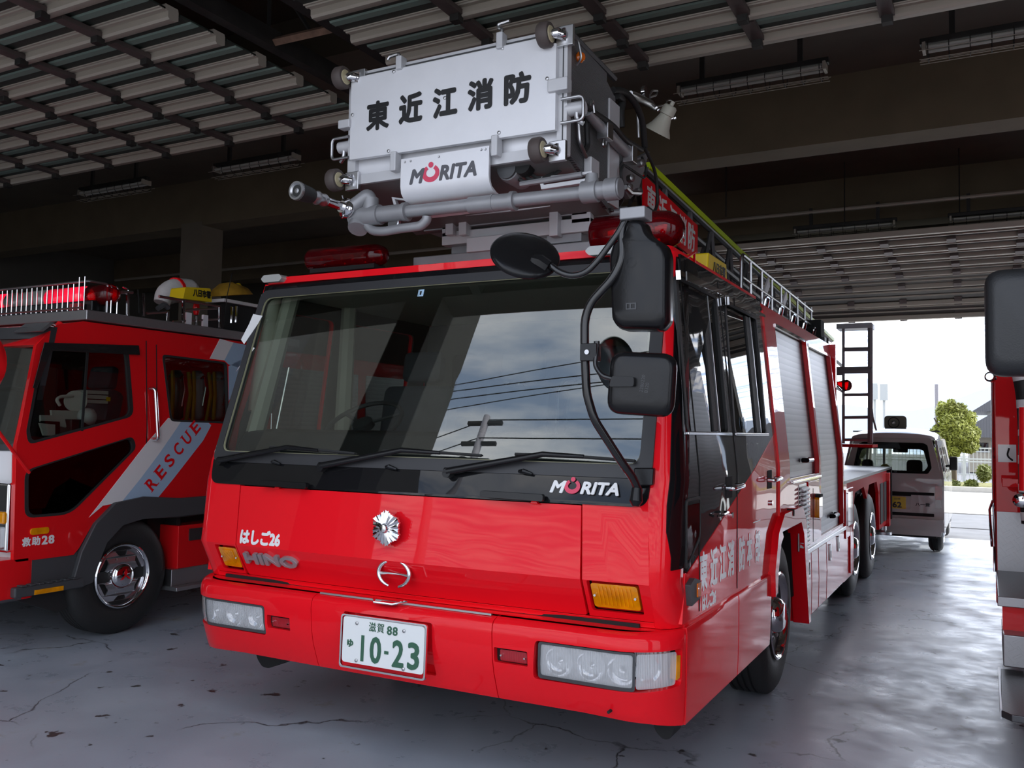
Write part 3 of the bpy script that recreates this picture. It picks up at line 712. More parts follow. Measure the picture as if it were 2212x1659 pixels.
def fog(f):
    hbox = bpanel('fog_lamp_housing', MATTE, rect(f[0]-.008, f[1]+.008, f[2]-.008, f[3]+.008), t=.01, off=-.028, bev=0)
    l = bpanel('red_front_lamp', REDLENS, rpoly(rect(f[0]+.022, f[1]-.008, f[2]+.007, f[3]-.008), .006), t=.02, off=-.012, bev=.005)
    mb = MB()
    for u in (f[0]+.03, f[1]-.014): mb.cyl(BP(u, (f[2]+f[3])/2, .01), BP(u, (f[2]+f[3])/2, -.0), .004, seg=8)
    mb.build('screw', CHROME, l)
    hbox.parent = l
fog(fR); fog(fL)
MB().cyl((1.02, .075, .415), (1.02, .04, .415), .006).build('drain_hole', MATTE, T)
# licence plate: tilts with the bumper
pm = Matrix.Translation((.010, -.030, .552)) @ Matrix.Diagonal((.955, 1, .93, 1)) @ Matrix.Rotation(math.radians(-2), 4, 'X')
pl = MB().slab(rpoly(rect(-.224, .224, -.1, .112), .018), [], lambda u, v, d: pm @ Vector((u, d, v)), .004).build('licence_plate', PLATEW, T, .0015)
MB().slab(rpoly(rect(-.236, .236, -.125, .122), .018), [rpoly(rect(-.228, .228, -.116, .114), .014)], lambda u, v, d: pm @ Vector((u, d-.004, v)), .012).build('plate_frame', CHROME, pl, .003)
def plate_text(body, x, z, w, h, bold=.0, nm='plate_characters'):
    text_fit(body, w, h, ext=.0015, bold=bold).xf(pm @ frame((x, -.0012, z), (1, 0, 0), (0, 0, 1))).build(nm, PLATEG, pl)
plate_text('滋', -.057, .078, .038, .042, 0); plate_text('賀', -.012, .078, .038, .042, 0); plate_text('8', .037, .073, .026, .04, .002); plate_text('8', .068, .073, .026, .04, .002)
plate_text('ゆ', -.178, -.01, .034, .036, .003)
plate_text('I', -.108, -.025, .016, .118, .0); plate_text('0', -.035, -.025, .062, .122, .0025); plate_text('-', .025, -.028, .022, .014, .0); plate_text('2', .088, -.025, .062, .122, .0025); plate_text('3', .170, -.025, .062, .122, .0025)
mb = MB()
for x, z in ((-.145, .085), (.115, .080), (-.14, -.085), (.12, -.088)): mb.lathe([(0, .008), (-.003, .007), (-.005, .003)], pm @ Vector((x, -.001, z)), (0, 1, 0), 12)
mb.build('plate_bolt', STEEL, pl)
MB().box(-.1, .1, -.01, .06, .50, .60).build('plate_bracket', MATTE, pl)
# skirts under the cab side
sk = [(ARC+.005, .352), (2.20, .352)]
def SK(u, v, d): return Vector((1.262-BI(v)*.08-d, u, v))
sk1 = MB().slab(rect(.255, 1.075, .345, .72), [], SK, .03, [], [.36, .40, .50, .69, .705]).build('side_skirt', RED, T, .004)
MB().slab([(1.082, .345), (1.79, .345), (1.81, .72), (1.082, .72)], [], SK, .03, [], [.36, .40, .50, .69, .705]).build('side_skirt', RED, T, .004)
MB().box(1.20, 1.245, .26, 1.80, .70, .74).build('skirt_ledge', RED, T)
MB().slab([(.255, .345), (1.79, .345), (1.79, .73), (.255, .73)], [], lambda u, v, d: Vector((-1.28+d, u, v)), .03).build('side_skirt', RED, T)
# tow hooks / exhaust scoops beneath the bumper
for q_ in ([(1404, 1536), (1482, 1540), (1458, 1570), (1448, 1597), (1432, 1598), (1416, 1580)], [(550, 1400), (650, 1415), (600, 1436), (580, 1444), (566, 1440), (556, 1424)]):
    MB().slab(rpoly([tuple(aty(a_, b_, .30)) for a_, b_ in q_], .015), [], lambda u, v, d: Vector((u, .30+d, v)), .12).build('under_bracket', MATTE, T, .006)
# ---- cab interior
MB().box(-1.20, 1.18, .30, 2.04, .74, .80).build('cab_floor', DARK, T)
MB().slab([(.20, .80), (.20, 1.32), (.30, 1.46), (.52, 1.47), (.60, 1.40), (.60, .80)], [], lambda u, v, d: Vector((-1.15+d, u, v)), 2.28).build('dashboard', DASH, T, .02)
rw = MB().slab(rect(-1.16, 1.14, .80, 2.2), [rpoly(rect(-.95, .90, 1.45, 2.0), .05)], lambda u, v, d: Vector((u, 2.03+d, v)), .03).build('cab_rear_wall', pbr('cab_lining', (.10, .095, .085), .8), T)
MB().box(-1.13, 1.09, .46, 2.0, 2.20, 2.245).build('headliner', BEIGE, T)
for sgn, xx in ((-1, -1.12), (1, 1.09)):
    MB().tube([(xx, .34, 1.42), (xx-sgn*.045, .55, 2.20)], [.05, .045], 8).build('pillar_trim', BEIGE, T)
    MB().tube([(xx, 1.07, 1.40), (xx-sgn*.03, 1.07, 2.22)], [.05, .045], 8).build('pillar_trim', BEIGE, T)
MB().tube([aty(586, 640, .50)[0:1]+(.50,)+aty(586, 640, .50)[1:2], aty(562, 890, .42)[0:1]+(.42,)+aty(562, 890, .42)[1:2]], [.055, .065], 10).build('pillar_trim', BEIGE, T)
sw = MB(); c = Vector((-.62, .62, 1.50)); ax = Vector((0, -.55, .80)).normalized(); u_ = Vector((1, 0, 0)); v_ = ax.cross(u_)
sw.tube([c+(u_*math.cos(a)+v_*math.sin(a))*.215 for a in [2*PI*k/32 for k in range(33)]], .013, 8, cap=False)
for a in (.5, 2.64, -PI/2): sw.tube([c, c+(u_*math.cos(a)+v_*math.sin(a))*.21], .010, 6)
swo = sw.build('steering_wheel', PLASTG, T)
MB().lathe([(-.02, .06), (.015, .055), (.02, .03)], c, ax, 20).build('horn_pad', PLASTG, swo)
MB().cyl(c-ax*.02, c-ax*.35+Vector((0, -.05, 0)), .03).build('steering_column', PLAST, swo)
def seat(x, y, name='cab_seat', w=.46):
    s = MB().box(x-w/2, x+w/2, y, y+.48, 1.05, 1.20).build(name, SEATM, T, .04, seg=3)
    MB().slab([(y+.40, 1.15), (y+.52, 1.15), (y+.60, 1.72), (y+.50, 1.74)], [], lambda u, v, d: Vector((x-w/2+d, u, v)), w).build('seat_back', SEATM, s, .04, seg=3)
    MB().slab([(y+.52, 1.76), (y+.60, 1.75), (y+.62, 1.93), (y+.55, 1.94)], [], lambda u, v, d: Vector((x-.13+d, u, v)), .26).build('headrest', SEATM, s, .03, seg=3)
    return s
seat(-.62, .62); seat(.58, .62); seat(0, .70, w=.40)
# breathing-apparatus rack on the rear bench: cylinders with chrome valves
for x in (-.30, .10, .50, .86):
    cyl_ = MB().lathe([(0, .05), (.03, .075), (.38, .078), (.44, .06), (.47, .025), (.50, .025)], (x, 1.80, 1.28), (0, 0, 1), 24).build('air_cylinder', STEEL, T, smooth=50)
    MB().tube([(x-.10, 1.72, 1.28), (x-.10, 1.72, 1.74), (x-.03, 1.72, 1.80), (x+.03, 1.72, 1.80), (x+.10, 1.72, 1.74), (x+.10, 1.72, 1.28)], .010, 8, .03).build('cylinder_bracket', CHROME, cyl_)
    MB().box(x-.085, x+.085, 1.715, 1.73, 1.42, 1.46).build('retaining_strap', YELC, cyl_)
MB().box(-1.05, 1.05, 1.60, 1.98, .80, 1.27).build('rear_bench', SEATM, T, .03)
gp = MB(); gp.tube([(-1.02, .40, 1.47), (-1.0, .46, 1.80)], .006, 6); gp.build('grab_rod', CHROME, T)
pap = MB().slab([aty(*q, .38) for q in ((545, 678), (566, 682), (560, 700), (540, 745), (531, 735), (541, 700))], [], lambda u, v, d: Vector((u, .36+.30*(v-2.0)+d, v)), .002).build('paper_notice', WHITE, T)
MB().slab([aty(*q, .30) for q in ((531, 748), (537, 750), (514, 790), (508, 802))], [], lambda u, v, d: Vector((u, .30+.30*(v-1.75)+d, v)), .002).build('paper_notice', WHITE, T)
gm = MB()
for k, x in enumerate((.25, .38, .52, .68)): gm.lathe([(0, .035), (.012, .038), (.014, .03)], (x, .44, 1.475), (0, -.4, .9), 16)
gm.build('dash_instruments', CHROME, T)

# ---- mirrors on the right (camera side) arm
def pt(px, py, y): x, z = aty(px, py, y); return Vector((x, y, z))
arm = MB().tube([pt(1380, 1062, .08), pt(1366, 1030, .03), pt(1345, 1002, -.02), pt(1283, 905, -.12), pt(1267, 850, -.14), pt(1263, 760, -.15), pt(1263, 690, -.15), pt(1275, 655, -.15), pt(1325, 600, -.14), pt(1344, 560, -.13), pt(1343, 500, -.12), pt(1352, 470, -.11), pt(1372, 462, -.11)], .0165, 12, .03).build('mirror_arm', BTUBE, T, smooth=60)
MB().slab([pt(*q, .06).xz[:] for q in ((1355, 1012), (1398, 1012), (1398, 1050), (1357, 1052))], [], lambda u, v, d: CF(u+.03, v, d-.03), .03).build('arm_mount', PLAST, arm, .006)
MB().lathe([(-.02, .02), (.03, .026), (.05, .012)], pt(1375, 1066, .06), (0, -.2, -1), 14).build('pivot_ball', PLAST, arm)
MB().tube([pt(1352, 470, -.115), pt(1338, 500, -.13), pt(1290, 565, -.15), pt(1265, 590, -.16), pt(1235, 597, -.17), pt(1208, 588, -.17), pt(1190, 574, -.17)], .0125, 10, .03).build('round_mirror_arm', BTUBE, arm, smooth=60)
# round mirror: a domed dish seen from its back
c = pt(1135, 548, -.17); ax = Vector((.42, -.52, .587)).normalized()
rm = MB().lathe([(-.024, .122), (-.018, .134), (-.005, .137), (.002, .133), (.006, .128), (.013, .10), (.018, .05), (.020, .001)], c, ax, 40)
rm.build('round_mirror', PLAST, T, smooth=50)
rmo = [o for o in T.children if o.name.startswith('round_mirror') and 'arm' not in o.name][0]
MB().lathe([(-.025, .124), (-.026, .10), (-.030, .001)], c, ax, 40).build('mirror_glass', CHROME, rmo)
q = pt(1183, 577, -.17); MB().tube([q, pt(1165, 565, -.185), pt(1150, 560, -.19)], [.028, .030, .020], 8).build('mirror_clamp', PLAST, rmo)
def rrmirror(name, cpt, w, h, dep, taper=0.0, rot=0.0, yaw=0.0, neck=False):
    """housing with a domed back facing the camera side and the glass on the far side"""
    M = Matrix.Translation(cpt) @ Matrix.Rotation(yaw, 4, 'Z') @ Matrix.Rotation(rot, 4, 'Y')
    o = MB(); rings = []
    for (d, s) in ((.03, .95), (.0, 1.0), (-dep*.35, 1.0), (-dep*.8, .93), (-dep, .80), (-dep*1.05, .55)):
        pl_ = rpoly([(-w/2*s, -h/2*s), (w/2*s, -h/2*s), (w/2*s*(1-taper*.0), h/2*s-(1-s)*.0), (-w/2*s, h/2*s)], .055*s, 6)
        rings.append([M @ Vector((x, d, z)) for x, z in pl_])
    o.loft(rings)
    ob = o.build(name, PLAST, T, smooth=50)
    g = MB(); g.loft([[M @ Vector((x, .031, z)) for x, z in rpoly(rect(-w*.44, w*.44, -h*.45, h*.45), .04, 5)], [M @ Vector((x, .036, z)) for x, z in rpoly(rect(-w*.44, w*.44, -h*.45, h*.45), .04, 5)]]); g.build('mirror_glass', CHROME, ob)
    return ob, M
c1 = pt(1376, 605, -.08)
M1 = Matrix.Translation(c1)
OUT_ = [(1354, 474), (1388, 474), (1394, 497), (1410, 513), (1432, 523), (1441, 548), (1440, 694), (1424, 713), (1336, 712), (1319, 694), (1313, 548), (1322, 524), (1344, 510), (1350, 497)]
ol = [(pt(a, b, -.13)-c1) for a, b in OUT_]; ol = rpoly([(v.x, v.z) for v in ol], .022, 4)
cz_ = sum(p[1] for p in ol)/len(ol); rings = []
for d, s in ((.04, .93), (.025, 1.0), (-.02, 1.0), (-.040, .965), (-.052, .90), (-.058, .80)):
    rings.append([c1 + Vector((x*s, d, cz_+(z-cz_)*(s*.5+.5) if z > .12 else z*s)) for x, z in ol])
m1 = MB().loft(rings).build('tall_mirror', PLAST, T, smooth=50)
MB().loft([[c1+Vector((x, .041, z)) for x, z in rpoly(rect(-.085, .085, -.16, .13), .04, 5)], [c1+Vector((x, .045, z)) for x, z in rpoly(rect(-.085, .085, -.16, .13), .04, 5)]]).build('mirror_glass', CHROME, m1)
q = pt(1372, 462, -.11); MB().box(q.x-.05, q.x+.05, q.y-.035, q.y+.05, q.z-.025, q.z+.02).build('mirror_bracket', ALUD, m1, .006)
MB().lathe([(0, .019), (-.002, .019), (-.002, .015), (.0, .015)], M1 @ Vector((0, -.0585, .055)), (0, -1, 0), 20, cap=False).build('moulded_mark', PLASTG, m1)
q = M1 @ Vector((0, -.058, -.10)); MB().slab(rpoly(rect(-.02, .02, -.012, .012), .002), [rect(-.016, -.006, -.008, .008), rect(.0, .014, -.008, .008)], lambda u, v, d: M1 @ Vector((u, -.060+d, -.105+v)), .004).build('moulded_mark', PLASTG, m1)
m2, M2 = rrmirror('wide_mirror', pt(1388, 830, -.13), .245, .228, .045, rot=.06, yaw=.10)
q0, q1 = pt(1322, 812, -.20), pt(1370, 835, -.20)
MB().slab(rpoly([(q0.x, q0.z), (q1.x, q0.z-.005), (q1.x, q1.z), (q0.x-.01, q1.z)], .01), [], lambda u, v, d: Vector((u, -.205+d, v)), .05).build('mirror_socket', PLAST, m2, .008)
mt = text_mb('2280220\nB320', .018, ext=.0006, bold=.0); mt.xf(M2 @ Matrix.Translation((.02, -.0475, 0)) @ frame((0, 0, 0), (.1, 0, 1), (-1, 0, .1))).build('moulded_number', PLASTG, m2)
MB().tube([pt(1290, 745, -.16), pt(1285, 790, -.18), pt(1300, 812, -.19), pt(1330, 820, -.19)], .009, 10, .02).build('wide_mirror_arm', BTUBE, arm, smooth=60)
q = pt(1277, 762, -.15); cl = MB().box(q.x-.033, q.x+.033, q.y-.03, q.y+.02, q.z-.033, q.z+.033).build('arm_clamp', PLAST, arm, .004)
MB().cyl(q+Vector((-.003, -.03, 0)), q+Vector((-.003, -.036, 0)), .009).build('clamp_bolt', STEEL, cl)
MB().cyl(pt(1290, 770, -.16), pt(1289, 737, -.16), .011).build('clamp_stub', BTUBE, cl)

# ---- beacons on the roof
bc = pt(668, 563, .75); bd_ = pt(830, 551, .75)
beacon(T, bc, bd_+Vector((.02, 0, 0)), .065)
bc = pt(1280, 508, .62); bd_ = pt(1486, 500, .62)
beacon(T, (bc.x, .62, 2.39), (bd_.x-.02, .62, 2.39), .088)
sp = MB().tube([pt(1478, 560, .60), pt(1500, 545, .75), pt(1500, 575, .85)], .006, 6).build('beacon_cable', RED, T)

# ---- wheels
for (y, x) in ((2.13, 1.235), (5.68, 1.215), (6.88, 1.235)):
    wheel(T, (x, y, .44), 1, R=.44, wid=.27, rim=.235, name='road_wheel')
    wheel(T, (-x, y, .44), -1, R=.44, wid=.27, rim=.235, name='road_wheel')
ax_ = MB()
for y in (2.13, 5.68, 6.88): ax_.cyl((-1.0, y, .42), (1.0, y, .42), .06)
ax_.box(-.50, -.38, .6, 8.6, .45, .68); ax_.box(.38, .50, .6, 8.6, .45, .68); ax_.box(-.9, .9, 2.9, 4.8, .38, .75); ax_.box(-.9, .9, 7.6, 8.9, .4, .9)
ax_.build('chassis', DARK, T)
# front wheel arch: lip, liner
inner = [(1.86, .62), (1.875, .72), (1.95, .87), (2.08, .935), (2.57, .94), (2.66, .86), (2.72, .62), (2.83, .27)]
MB().slab([(1.79, .735), (1.80, .60)][::-1]+[(1.885, .935), (2.05, 1.03), (2.62, 1.035), (2.73, .95), (2.80, .70), (2.90, .27)]+inner[::-1], [], lambda u, v, d: Vector((1.285-d, u, v)), .10).build('wheel_arch', RED, T, .012, seg=3)
MB().slab([(1.80, .45), (1.81, .75), (1.92, .93), (2.08, 1.0), (2.6, 1.0), (2.7, .9), (2.78, .45), (2.72, .45), (2.66, .86), (2.57, .95), (2.10, .95), (1.93, .88), (1.86, .72), (1.85, .45)], [], lambda u, v, d: Vector((.2+d, u, v)), 1.0).build('arch_liner', MATTE, T)
MB().box(-1.1, 1.1, 1.70, 1.80, .45, .74).build('arch_liner', MATTE, T)
mb = MB(); mb.slab([(2.29, 1.0), (2.31, 1.0), (2.31, 1.04), (2.29, 1.04)], [], lambda u, v, d: Vector((1.29-d, u, v)), .05); mb.build('arch_joint', MATTE, T)

# ---- body: equipment box with two roller shutters
sA = [(2.385, 2.150), (3.405, 2.150), (3.405, 1.215), (2.385, 1.215)]
sB = [(3.535, 2.135), (4.50, 2.135), (4.56, 1.1), (4.60, .76), (3.535, .76)]
lou = rect(2.66, 2.92, .745, 1.165)
body = [(2.05, .99), (2.60, 1.035), (2.73, .95), (2.80, .72), (4.64, .735), (4.70, 1.10), (4.64, 2.245), (2.05, 2.245)]
bo = spanel('equipment_box', RED, body, [sA, sB], t=.04, cu=(2.6, 2.8))
spanel('equipment_box', RED, [(2.05, .99), (2.7, .72), (4.64, .735), (4.70, 1.10), (4.64, 2.245), (2.05, 2.245)], side=-1)
MB().box(-1.17, 1.13, 2.06, 4.64, 2.225, 2.25).build('box_top', TREADD, T)
MB().box(-1.25, 1.2, 4.60, 4.66, .70, 2.24).build('box_rear_panel', RED, T)
MB().box(-1.20, 1.10, 2.07, 2.10, 1.0, 2.24).build('box_front_panel', DARK, T)
for nm, poly in (('roller_shutter', sA), ('roller_shutter', sB)):
    s_ = spanel(nm, SHUT, [(a, b) for a, b in poly], t=.01, off=-.025, bev=0)
    ys = [p[0] for p in poly]; z1 = max(p[1] for p in poly); z0 = min(p[1] for p in poly)
    fr2 = MB()
    spanel('shutter_rail', CHROME, rect(min(ys)-.01, max(ys)-.03, z1-.008, z1+.012), t=.02, off=.008, parent=s_, bev=0)
    spanel('shutter_rail', REDL, [(poly[1][0]-.02, z1), (poly[1][0]+.004, z1), (poly[-2][0]+.004, z0), (poly[-2][0]-.02, z0)], t=.03, off=.012, parent=s_)
    hy = (min(ys)+max(ys))/2+.1
    MB().tube([Vector((1.235, hy-.12, z0+.10)), Vector((1.262, hy-.10, z0+.10)), Vector((1.262, hy+.10, z0+.10)), Vector((1.235, hy+.12, z0+.10))], .016, 8, .01).build('shutter_handle', PLAST, s_)
spanel('box_gutter', CHROME, rect(2.385, 3.44, 1.185, 1.20), t=.02, off=.02)
spanel('box_seam', REDL, rect(2.028, 2.045, .99, 2.2), t=.02, off=.012)
lv = spanel('louvre_panel', STEEL, lou, t=.01, off=.004)
for k in range(14):
    z = .77+k*.0275
    MB().slab([(0, 0), (.022, -.004), (.024, .004), (.004, .020)], [], lambda u, v, d: Vector((1.255+u, 2.675+d, z+v)), .23).build('louvre_slat', ALU, lv)
spanel('filler_flap', RED, rect(2.96, 3.38, .76, 1.17), t=.012, off=.010)
spanel('flap_seam', MATTE, rect(3.13, 3.14, .76, 1.12), t=.012, off=.0115, bev=0)
q = MB().slab(rpoly(rect(3.20, 3.34, .915, 1.055), .02), [], lambda u, v, d: Vector((1.29-d, u, v)), .04).build('amber_side_lamp', AMB, T, .008)
MB().box(1.25, 1.295, 3.22, 3.32, 1.055, 1.075).build('lamp_bracket', MATTE, q)
# lower lockers
xl = 1.262
lk = ((2.85, 3.06), (3.075, 3.35), (3.365, 3.70), (3.715, 4.62))
for i, (a, b) in enumerate(lk):
    poly = [(a+ (.03 if i == 0 else 0)*0, .28), (b, .28), (b, .70), (a, .70)]
    if i == 0: poly = [(2.88, .29), (3.06, .285), (3.06, .705), (2.82, .71)]
    o = MB().slab(poly, [], lambda u, v, d: Vector((xl-.004*abs(v-.49)/.2-d, u, v)), .04, [], [.49]).build('locker', RED, T, .008)
    if i in (0,):
        hx = 2.95
        MB().slab(rpoly(rect(hx-.035, hx+.035, .55, .66), .008), [rpoly(rect(hx-.022, hx+.022, .565, .645), .005)], lambda u, v, d: Vector((1.267-d, u, v)), .012).build('locker_latch', STEEL, o)
for yy, zz in ((3.86, .60), (4.28, .62)):
    MB().slab(rpoly(rect(yy-.03, yy+.03, zz-.05, zz+.07), .008), [rpoly(rect(yy-.016, yy+.016, zz-.03, zz+.02), .005)], lambda u, v, d: Vector((1.269-d, u, v)), .012).build('locker_latch', STEEL, T)
MB().box(1.18, 1.272, 2.84, 4.66, .705, .735).build('locker_ledge', STEEL, T, .004)
MB().slab([(2.79, .72), (2.86, .72), (2.92, .27), (2.86, .27)], [], lambda u, v, d: Vector((1.262-d, u, v)), .25).build('arch_rear_edge', RED, T)
MB().box(-1.26, -1.2, 2.85, 5.2, .28, .70).build('locker', RED, T)
# low deck behind the box
MB().box(-1.25, 1.25, 4.66, 9.0, 1.075, 1.10).build('rear_deck', TREADD, T)
o = MB().slab([(4.67, .27), (5.22, .27), (5.26, .80), (5.40, .97), (6.05, .99), (6.30, .86), (6.50, .99), (7.20, .99), (7.38, .86), (7.44, .45), (8.28, .45), (8.28, 1.075), (4.67, 1.075)], [], lambda u, v, d: Vector((1.25-d, u, v)), .03).build('rear_flank', RED, T)
MB().slab([(4.67, .27), (5.22, .27), (5.26, .80), (5.40, .97), (7.20, .99), (7.44, .45), (8.28, .45), (8.28, 1.075), (4.67, 1.075)], [], lambda u, v, d: Vector((-1.25+d, u, v)), .03).build('rear_flank', RED, T)
for a, b in ((4.72, 4.98), (5.0, 5.20)): MB().slab(rect(a, b, .62 if a < 4.8 else .30, 1.03), [], lambda u, v, d: Vector((1.262-d, u, v)), .012).build('locker', RED, T, .006)
MB().slab(rpoly(rect(4.80, 5.10, .72, 1.0), .01), [], lambda u, v, d: Vector((1.27-d, u, v)), .01).build('control_cover', CHROME, T, .004)
for a in (7.55, 7.95): MB().slab(rect(a, a+.3, .5, .95), [], lambda u, v, d: Vector((1.256-d, u, v)), .01).build('side_recess', MATTE, T)
MB().box(1.06, 1.285, 8.22, 8.36, .42, 1.05).build('outrigger_column', RED, T, .006)
MB().lathe([(0, .05), (.12, .05), (.14, .11), (.17, .11)], (1.18, 8.5, .47), (0, 0, -1), 16).build('outrigger_foot', STEEL, T)
MB().box(.95, 1.25, 8.9, 9.0, .45, 1.08).build('rear_frame', DARK, T)
# upright folding ladder at the back, on a red shelf
def pl3(px, py, y): return pt(px, py, y)
Y = 7.9
a0, a1 = pl3(1822, 705, Y), pl3(1822, 958, Y); b0, b1 = pl3(1876, 700, Y), pl3(1876, 958, Y)
ul = MB(); ul.tube([a0, a1], .018, 6); ulo = ul.build('upright_ladder', ALUD, T)
MB().tube([b0+Vector((.02, 0, 0)), b1+Vector((.02, 0, 0))], .032, 6).build('ladder_stile', ALUD, ulo)
for py, r in ((755, .028), (800, .045), (853, .02), (902, .02), (950, .018)): MB().tube([pl3(1820, py, Y), pl3(1884, py-1, Y)], r, 6).build('ladder_rung', ALUD, ulo)
p_, q_ = pl3(1808, 706, Y), pl3(1884, 703, Y); MB().box(p_.x, q_.x, Y-.05, Y+.25, p_.z-.03, p_.z+.03).build('ladder_top_plate', ALUD, ulo)
MB().tube([pl3(1796, 802, Y), pl3(1822, 801, Y)], .05, 4).build('ladder_hinge', ALUD, ulo)
MB().tube([pl3(1881, 858, Y), pl3(1885, 900, Y), pl3(1893, 930, Y)], .012, 6).build('ladder_strut', ALUD, ulo)
p_, q_ = pl3(1815, 955, Y), pl3(1890, 958, Y); MB().box(p_.x-.3, q_.x, Y-.25, Y+.3, p_.z-.055, p_.z-.02).build('red_shelf', RED, T)
p_ = pl3(1822, 833, Y); rl = MB().tube([p_+Vector((-.07, 0, .03)), p_+Vector((.03, 0, 0)), p_+Vector((.06, -.02, 0))], [.02, .075, .06], 10).build('red_work_lamp', BEACON, T)
MB().tube([p_+Vector((-.25, 0, -.03)), p_+Vector((-.06, 0, -.01)), p_+Vector((0, 0, -.09))], .008, 6).build('lamp_bracket', CHROME, rl)

# ---- guard rails and gear along the right edge of the box top
gr = MB(); X0 = 1.02
gr.tube([(X0, 2.10, 2.29), (X0, 2.12, 2.56), (X0, 4.55, 2.52)], .011, 8, .05)
gro = gr.build('guard_rail', STEEL, T, smooth=60)
MB().tube([(X0, 2.12, 2.29), (X0, 4.60, 2.29)], .013, 8).build('rail_lower_bar', CHROME, gro)
MB().tube([(X0, 2.14, 2.42), (X0, 4.55, 2.40)], .009, 8).build('rail_middle_bar', STEEL, gro)
for k in range(8):
    y = 2.35+k*.31; MB().tube([(X0, y, 2.29), (X0, y, 2.55)], .009, 6).build('rail_post', STEEL, gro)
for k in range(5):
    y = 2.55+k*.45; MB().tube([(X0+.03, y, 2.27), (X0+.05, y, 2.36), (X0+.05, y+.10, 2.36), (X0+.03, y+.10, 2.27)], .008, 6, .02).build('rail_step', CHROME, gro)
for y in (2.75, 3.35): MB().slab([(0, 0), (.13, .10), (.15, .04), (.03, -.05)], [], lambda u, v, d: Vector((X0-.01+d, y+u, 2.44+v)), .012).build('reflector_flag', SHEET, gro)
MB().box(.88, 1.10, 4.50, 4.68, 2.30, 2.44).build('rail_end_box', MATTE, gro)
MB().box(.95, 1.12, 4.56, 4.66, 1.95, 2.30).build('rear_bracket', PLASTG, T)

# ---- yellow roof sign on the cab
_ya, _yb = atx(1528, 600, 1.10)[0], atx(1572, 600, 1.10)[0]
ys_ = MB().slab([(_ya, 2.26), (_yb, 2.26), (_yb-.02, 2.375), (_ya+.02, 2.375)], [], lambda u, v, d: Vector((1.10-d, u, v)), .16).build('yellow_roof_sign', YEL, T, .01)
text_fit('八日市署', .24, .06, ext=.001, bold=.002).xf(frame((1.102, (_ya+_yb)/2+.02, 2.32), (0, 1, 0), (0, 0, 1))).build('sign_lettering', BLACK_L, ys_)

# ---- ladder sections
def lad(y, z0=2.735): return z0-.046*(y-2.0)
def ladder_section(hw, y0, y1, zb, ht, rail, tag_mat, yellow=False, step=.42, name='ladder_section'):
    o = None
    for s in (-1, 1):
        b = MB().tube([(s*hw, y0, lad(y0, zb)), (s*hw, y1, lad(y1, zb))], rail*1.2, 4).build(name if o is None else 'ladder_lower_rail', tag_mat, T if o is None else o)
        if o is None: o = b
        MB().tube([(s*hw, y0, lad(y0, zb)+ht), (s*hw, y1, lad(y1, zb)+ht)], rail, 8).build('ladder_top_rail', LADM, o)
        if yellow: MB().box(-.016, .016, y0, y1, -.022, .018, Matrix(((1, 0, 0, s*hw+s*.020), (0, 1, 0, 0), (0, -.046, 1, lad(0, zb)+ht+.012), (0, 0, 0, 1)))).build('reflective_strip', YELT, o)
        n = int((y1-y0)/step)
        for k in range(n):
            a = y0+.1+k*step
            MB().tube([(s*hw, a, lad(a, zb)), (s*hw, a+step*.5, lad(a+step*.5, zb)+ht)], rail*.62, 4).build('lattice_bar', LADM, o)
            MB().tube([(s*hw, a+step*.5, lad(a+step*.5, zb)+ht), (s*hw, a+step*.75, lad(a+step*.75, zb))], rail*.62, 4).build('lattice_bar', LADM, o)
    n = int((y1-y0)/.33)
    for k in range(min(n, 20)):
        a = y0+.15+k*.33; MB().cyl((-hw, a, lad(a, zb)), (hw, a, lad(a, zb)), .016, seg=8).build('ladder_rung', LADM, o)
    return o
ladder_section(.40, 1.15, 8.6, 2.74, .26, .022, LADM, step=.5)
ls = ladder_section(.50, 1.85, 9.2, 2.60, .47, .028, LADM, True, step=.55)
ladder_section(.60, 3.0, 9.4, 2.42, .34, .022, LADM, step=.6)
bn = MB().slab([(1.72, 2.73), (2.82, 2.73), (2.82, 2.985), (1.72, 2.985)], [], lambda u, v, d: Vector((.545-d, u, v-.06*(u-1.83))), .012).build('red_banner', RED, T)
for ch, yy in zip('東近江消防', (1.84, 2.06, 2.27, 2.47, 2.67)):
    text_fit(ch, .155, .19, ext=.001, bold=.002).xf(frame((.547, yy, 2.86-.06*(yy-1.83)), (0, 1, -.06), (0, 0, 1))).build('banner_lettering', WHITE, bn)
MB().box(-.55, .55, 6.2, 8.9, 1.10, 1.9).build('turntable_housing', DARK, T)
MB().cyl((-.0, 7.6, 1.9), (0, 7.6, 2.3), .5, seg=32).build('turntable', ALUD, T)
# ladder cradle on the cab
MB().box(-.55, .55, .95, 1.05, 2.29, 2.45).build('ladder_cradle', ALUD, T, .006)
# ---- rescue basket
YB = .43
bk = MB(); x0, x1, zb, zt = -.615, .635, 2.735, 3.325; dep = .66
# front frame
bk.slab(rpoly(rect(x0, x1, zb, zt), .01), [rpoly(rect(x0+.05, x1-.05, zb+.05, zt-.05), .01)], lambda u, v, d: Vector((u, YB+d, v)), .045)
B = bk.build('rescue_basket', ALU, T, .004)
def bpart(mb, name, mat, bev=0, **k): return mb.build(name, mat, B, bev, **k)
fp = [(x0+.03, zb+.125), (x1-.045, zb+.11), (x1-.045, zt-.075), (x1-.09, zt-.075), (x1-.09, zt-.035), (x0+.03, zt-.035)]
bpart(MB().slab(fp, [], lambda u, v, d: Vector((u, YB-.028+d, v)), .028), 'front_sheet', SHEET, .005)
bpart(MB().box(x0+.02, x1-.02, YB+.03, YB+.045, zb+.02, zt-.02), 'front_backing', SHEET)
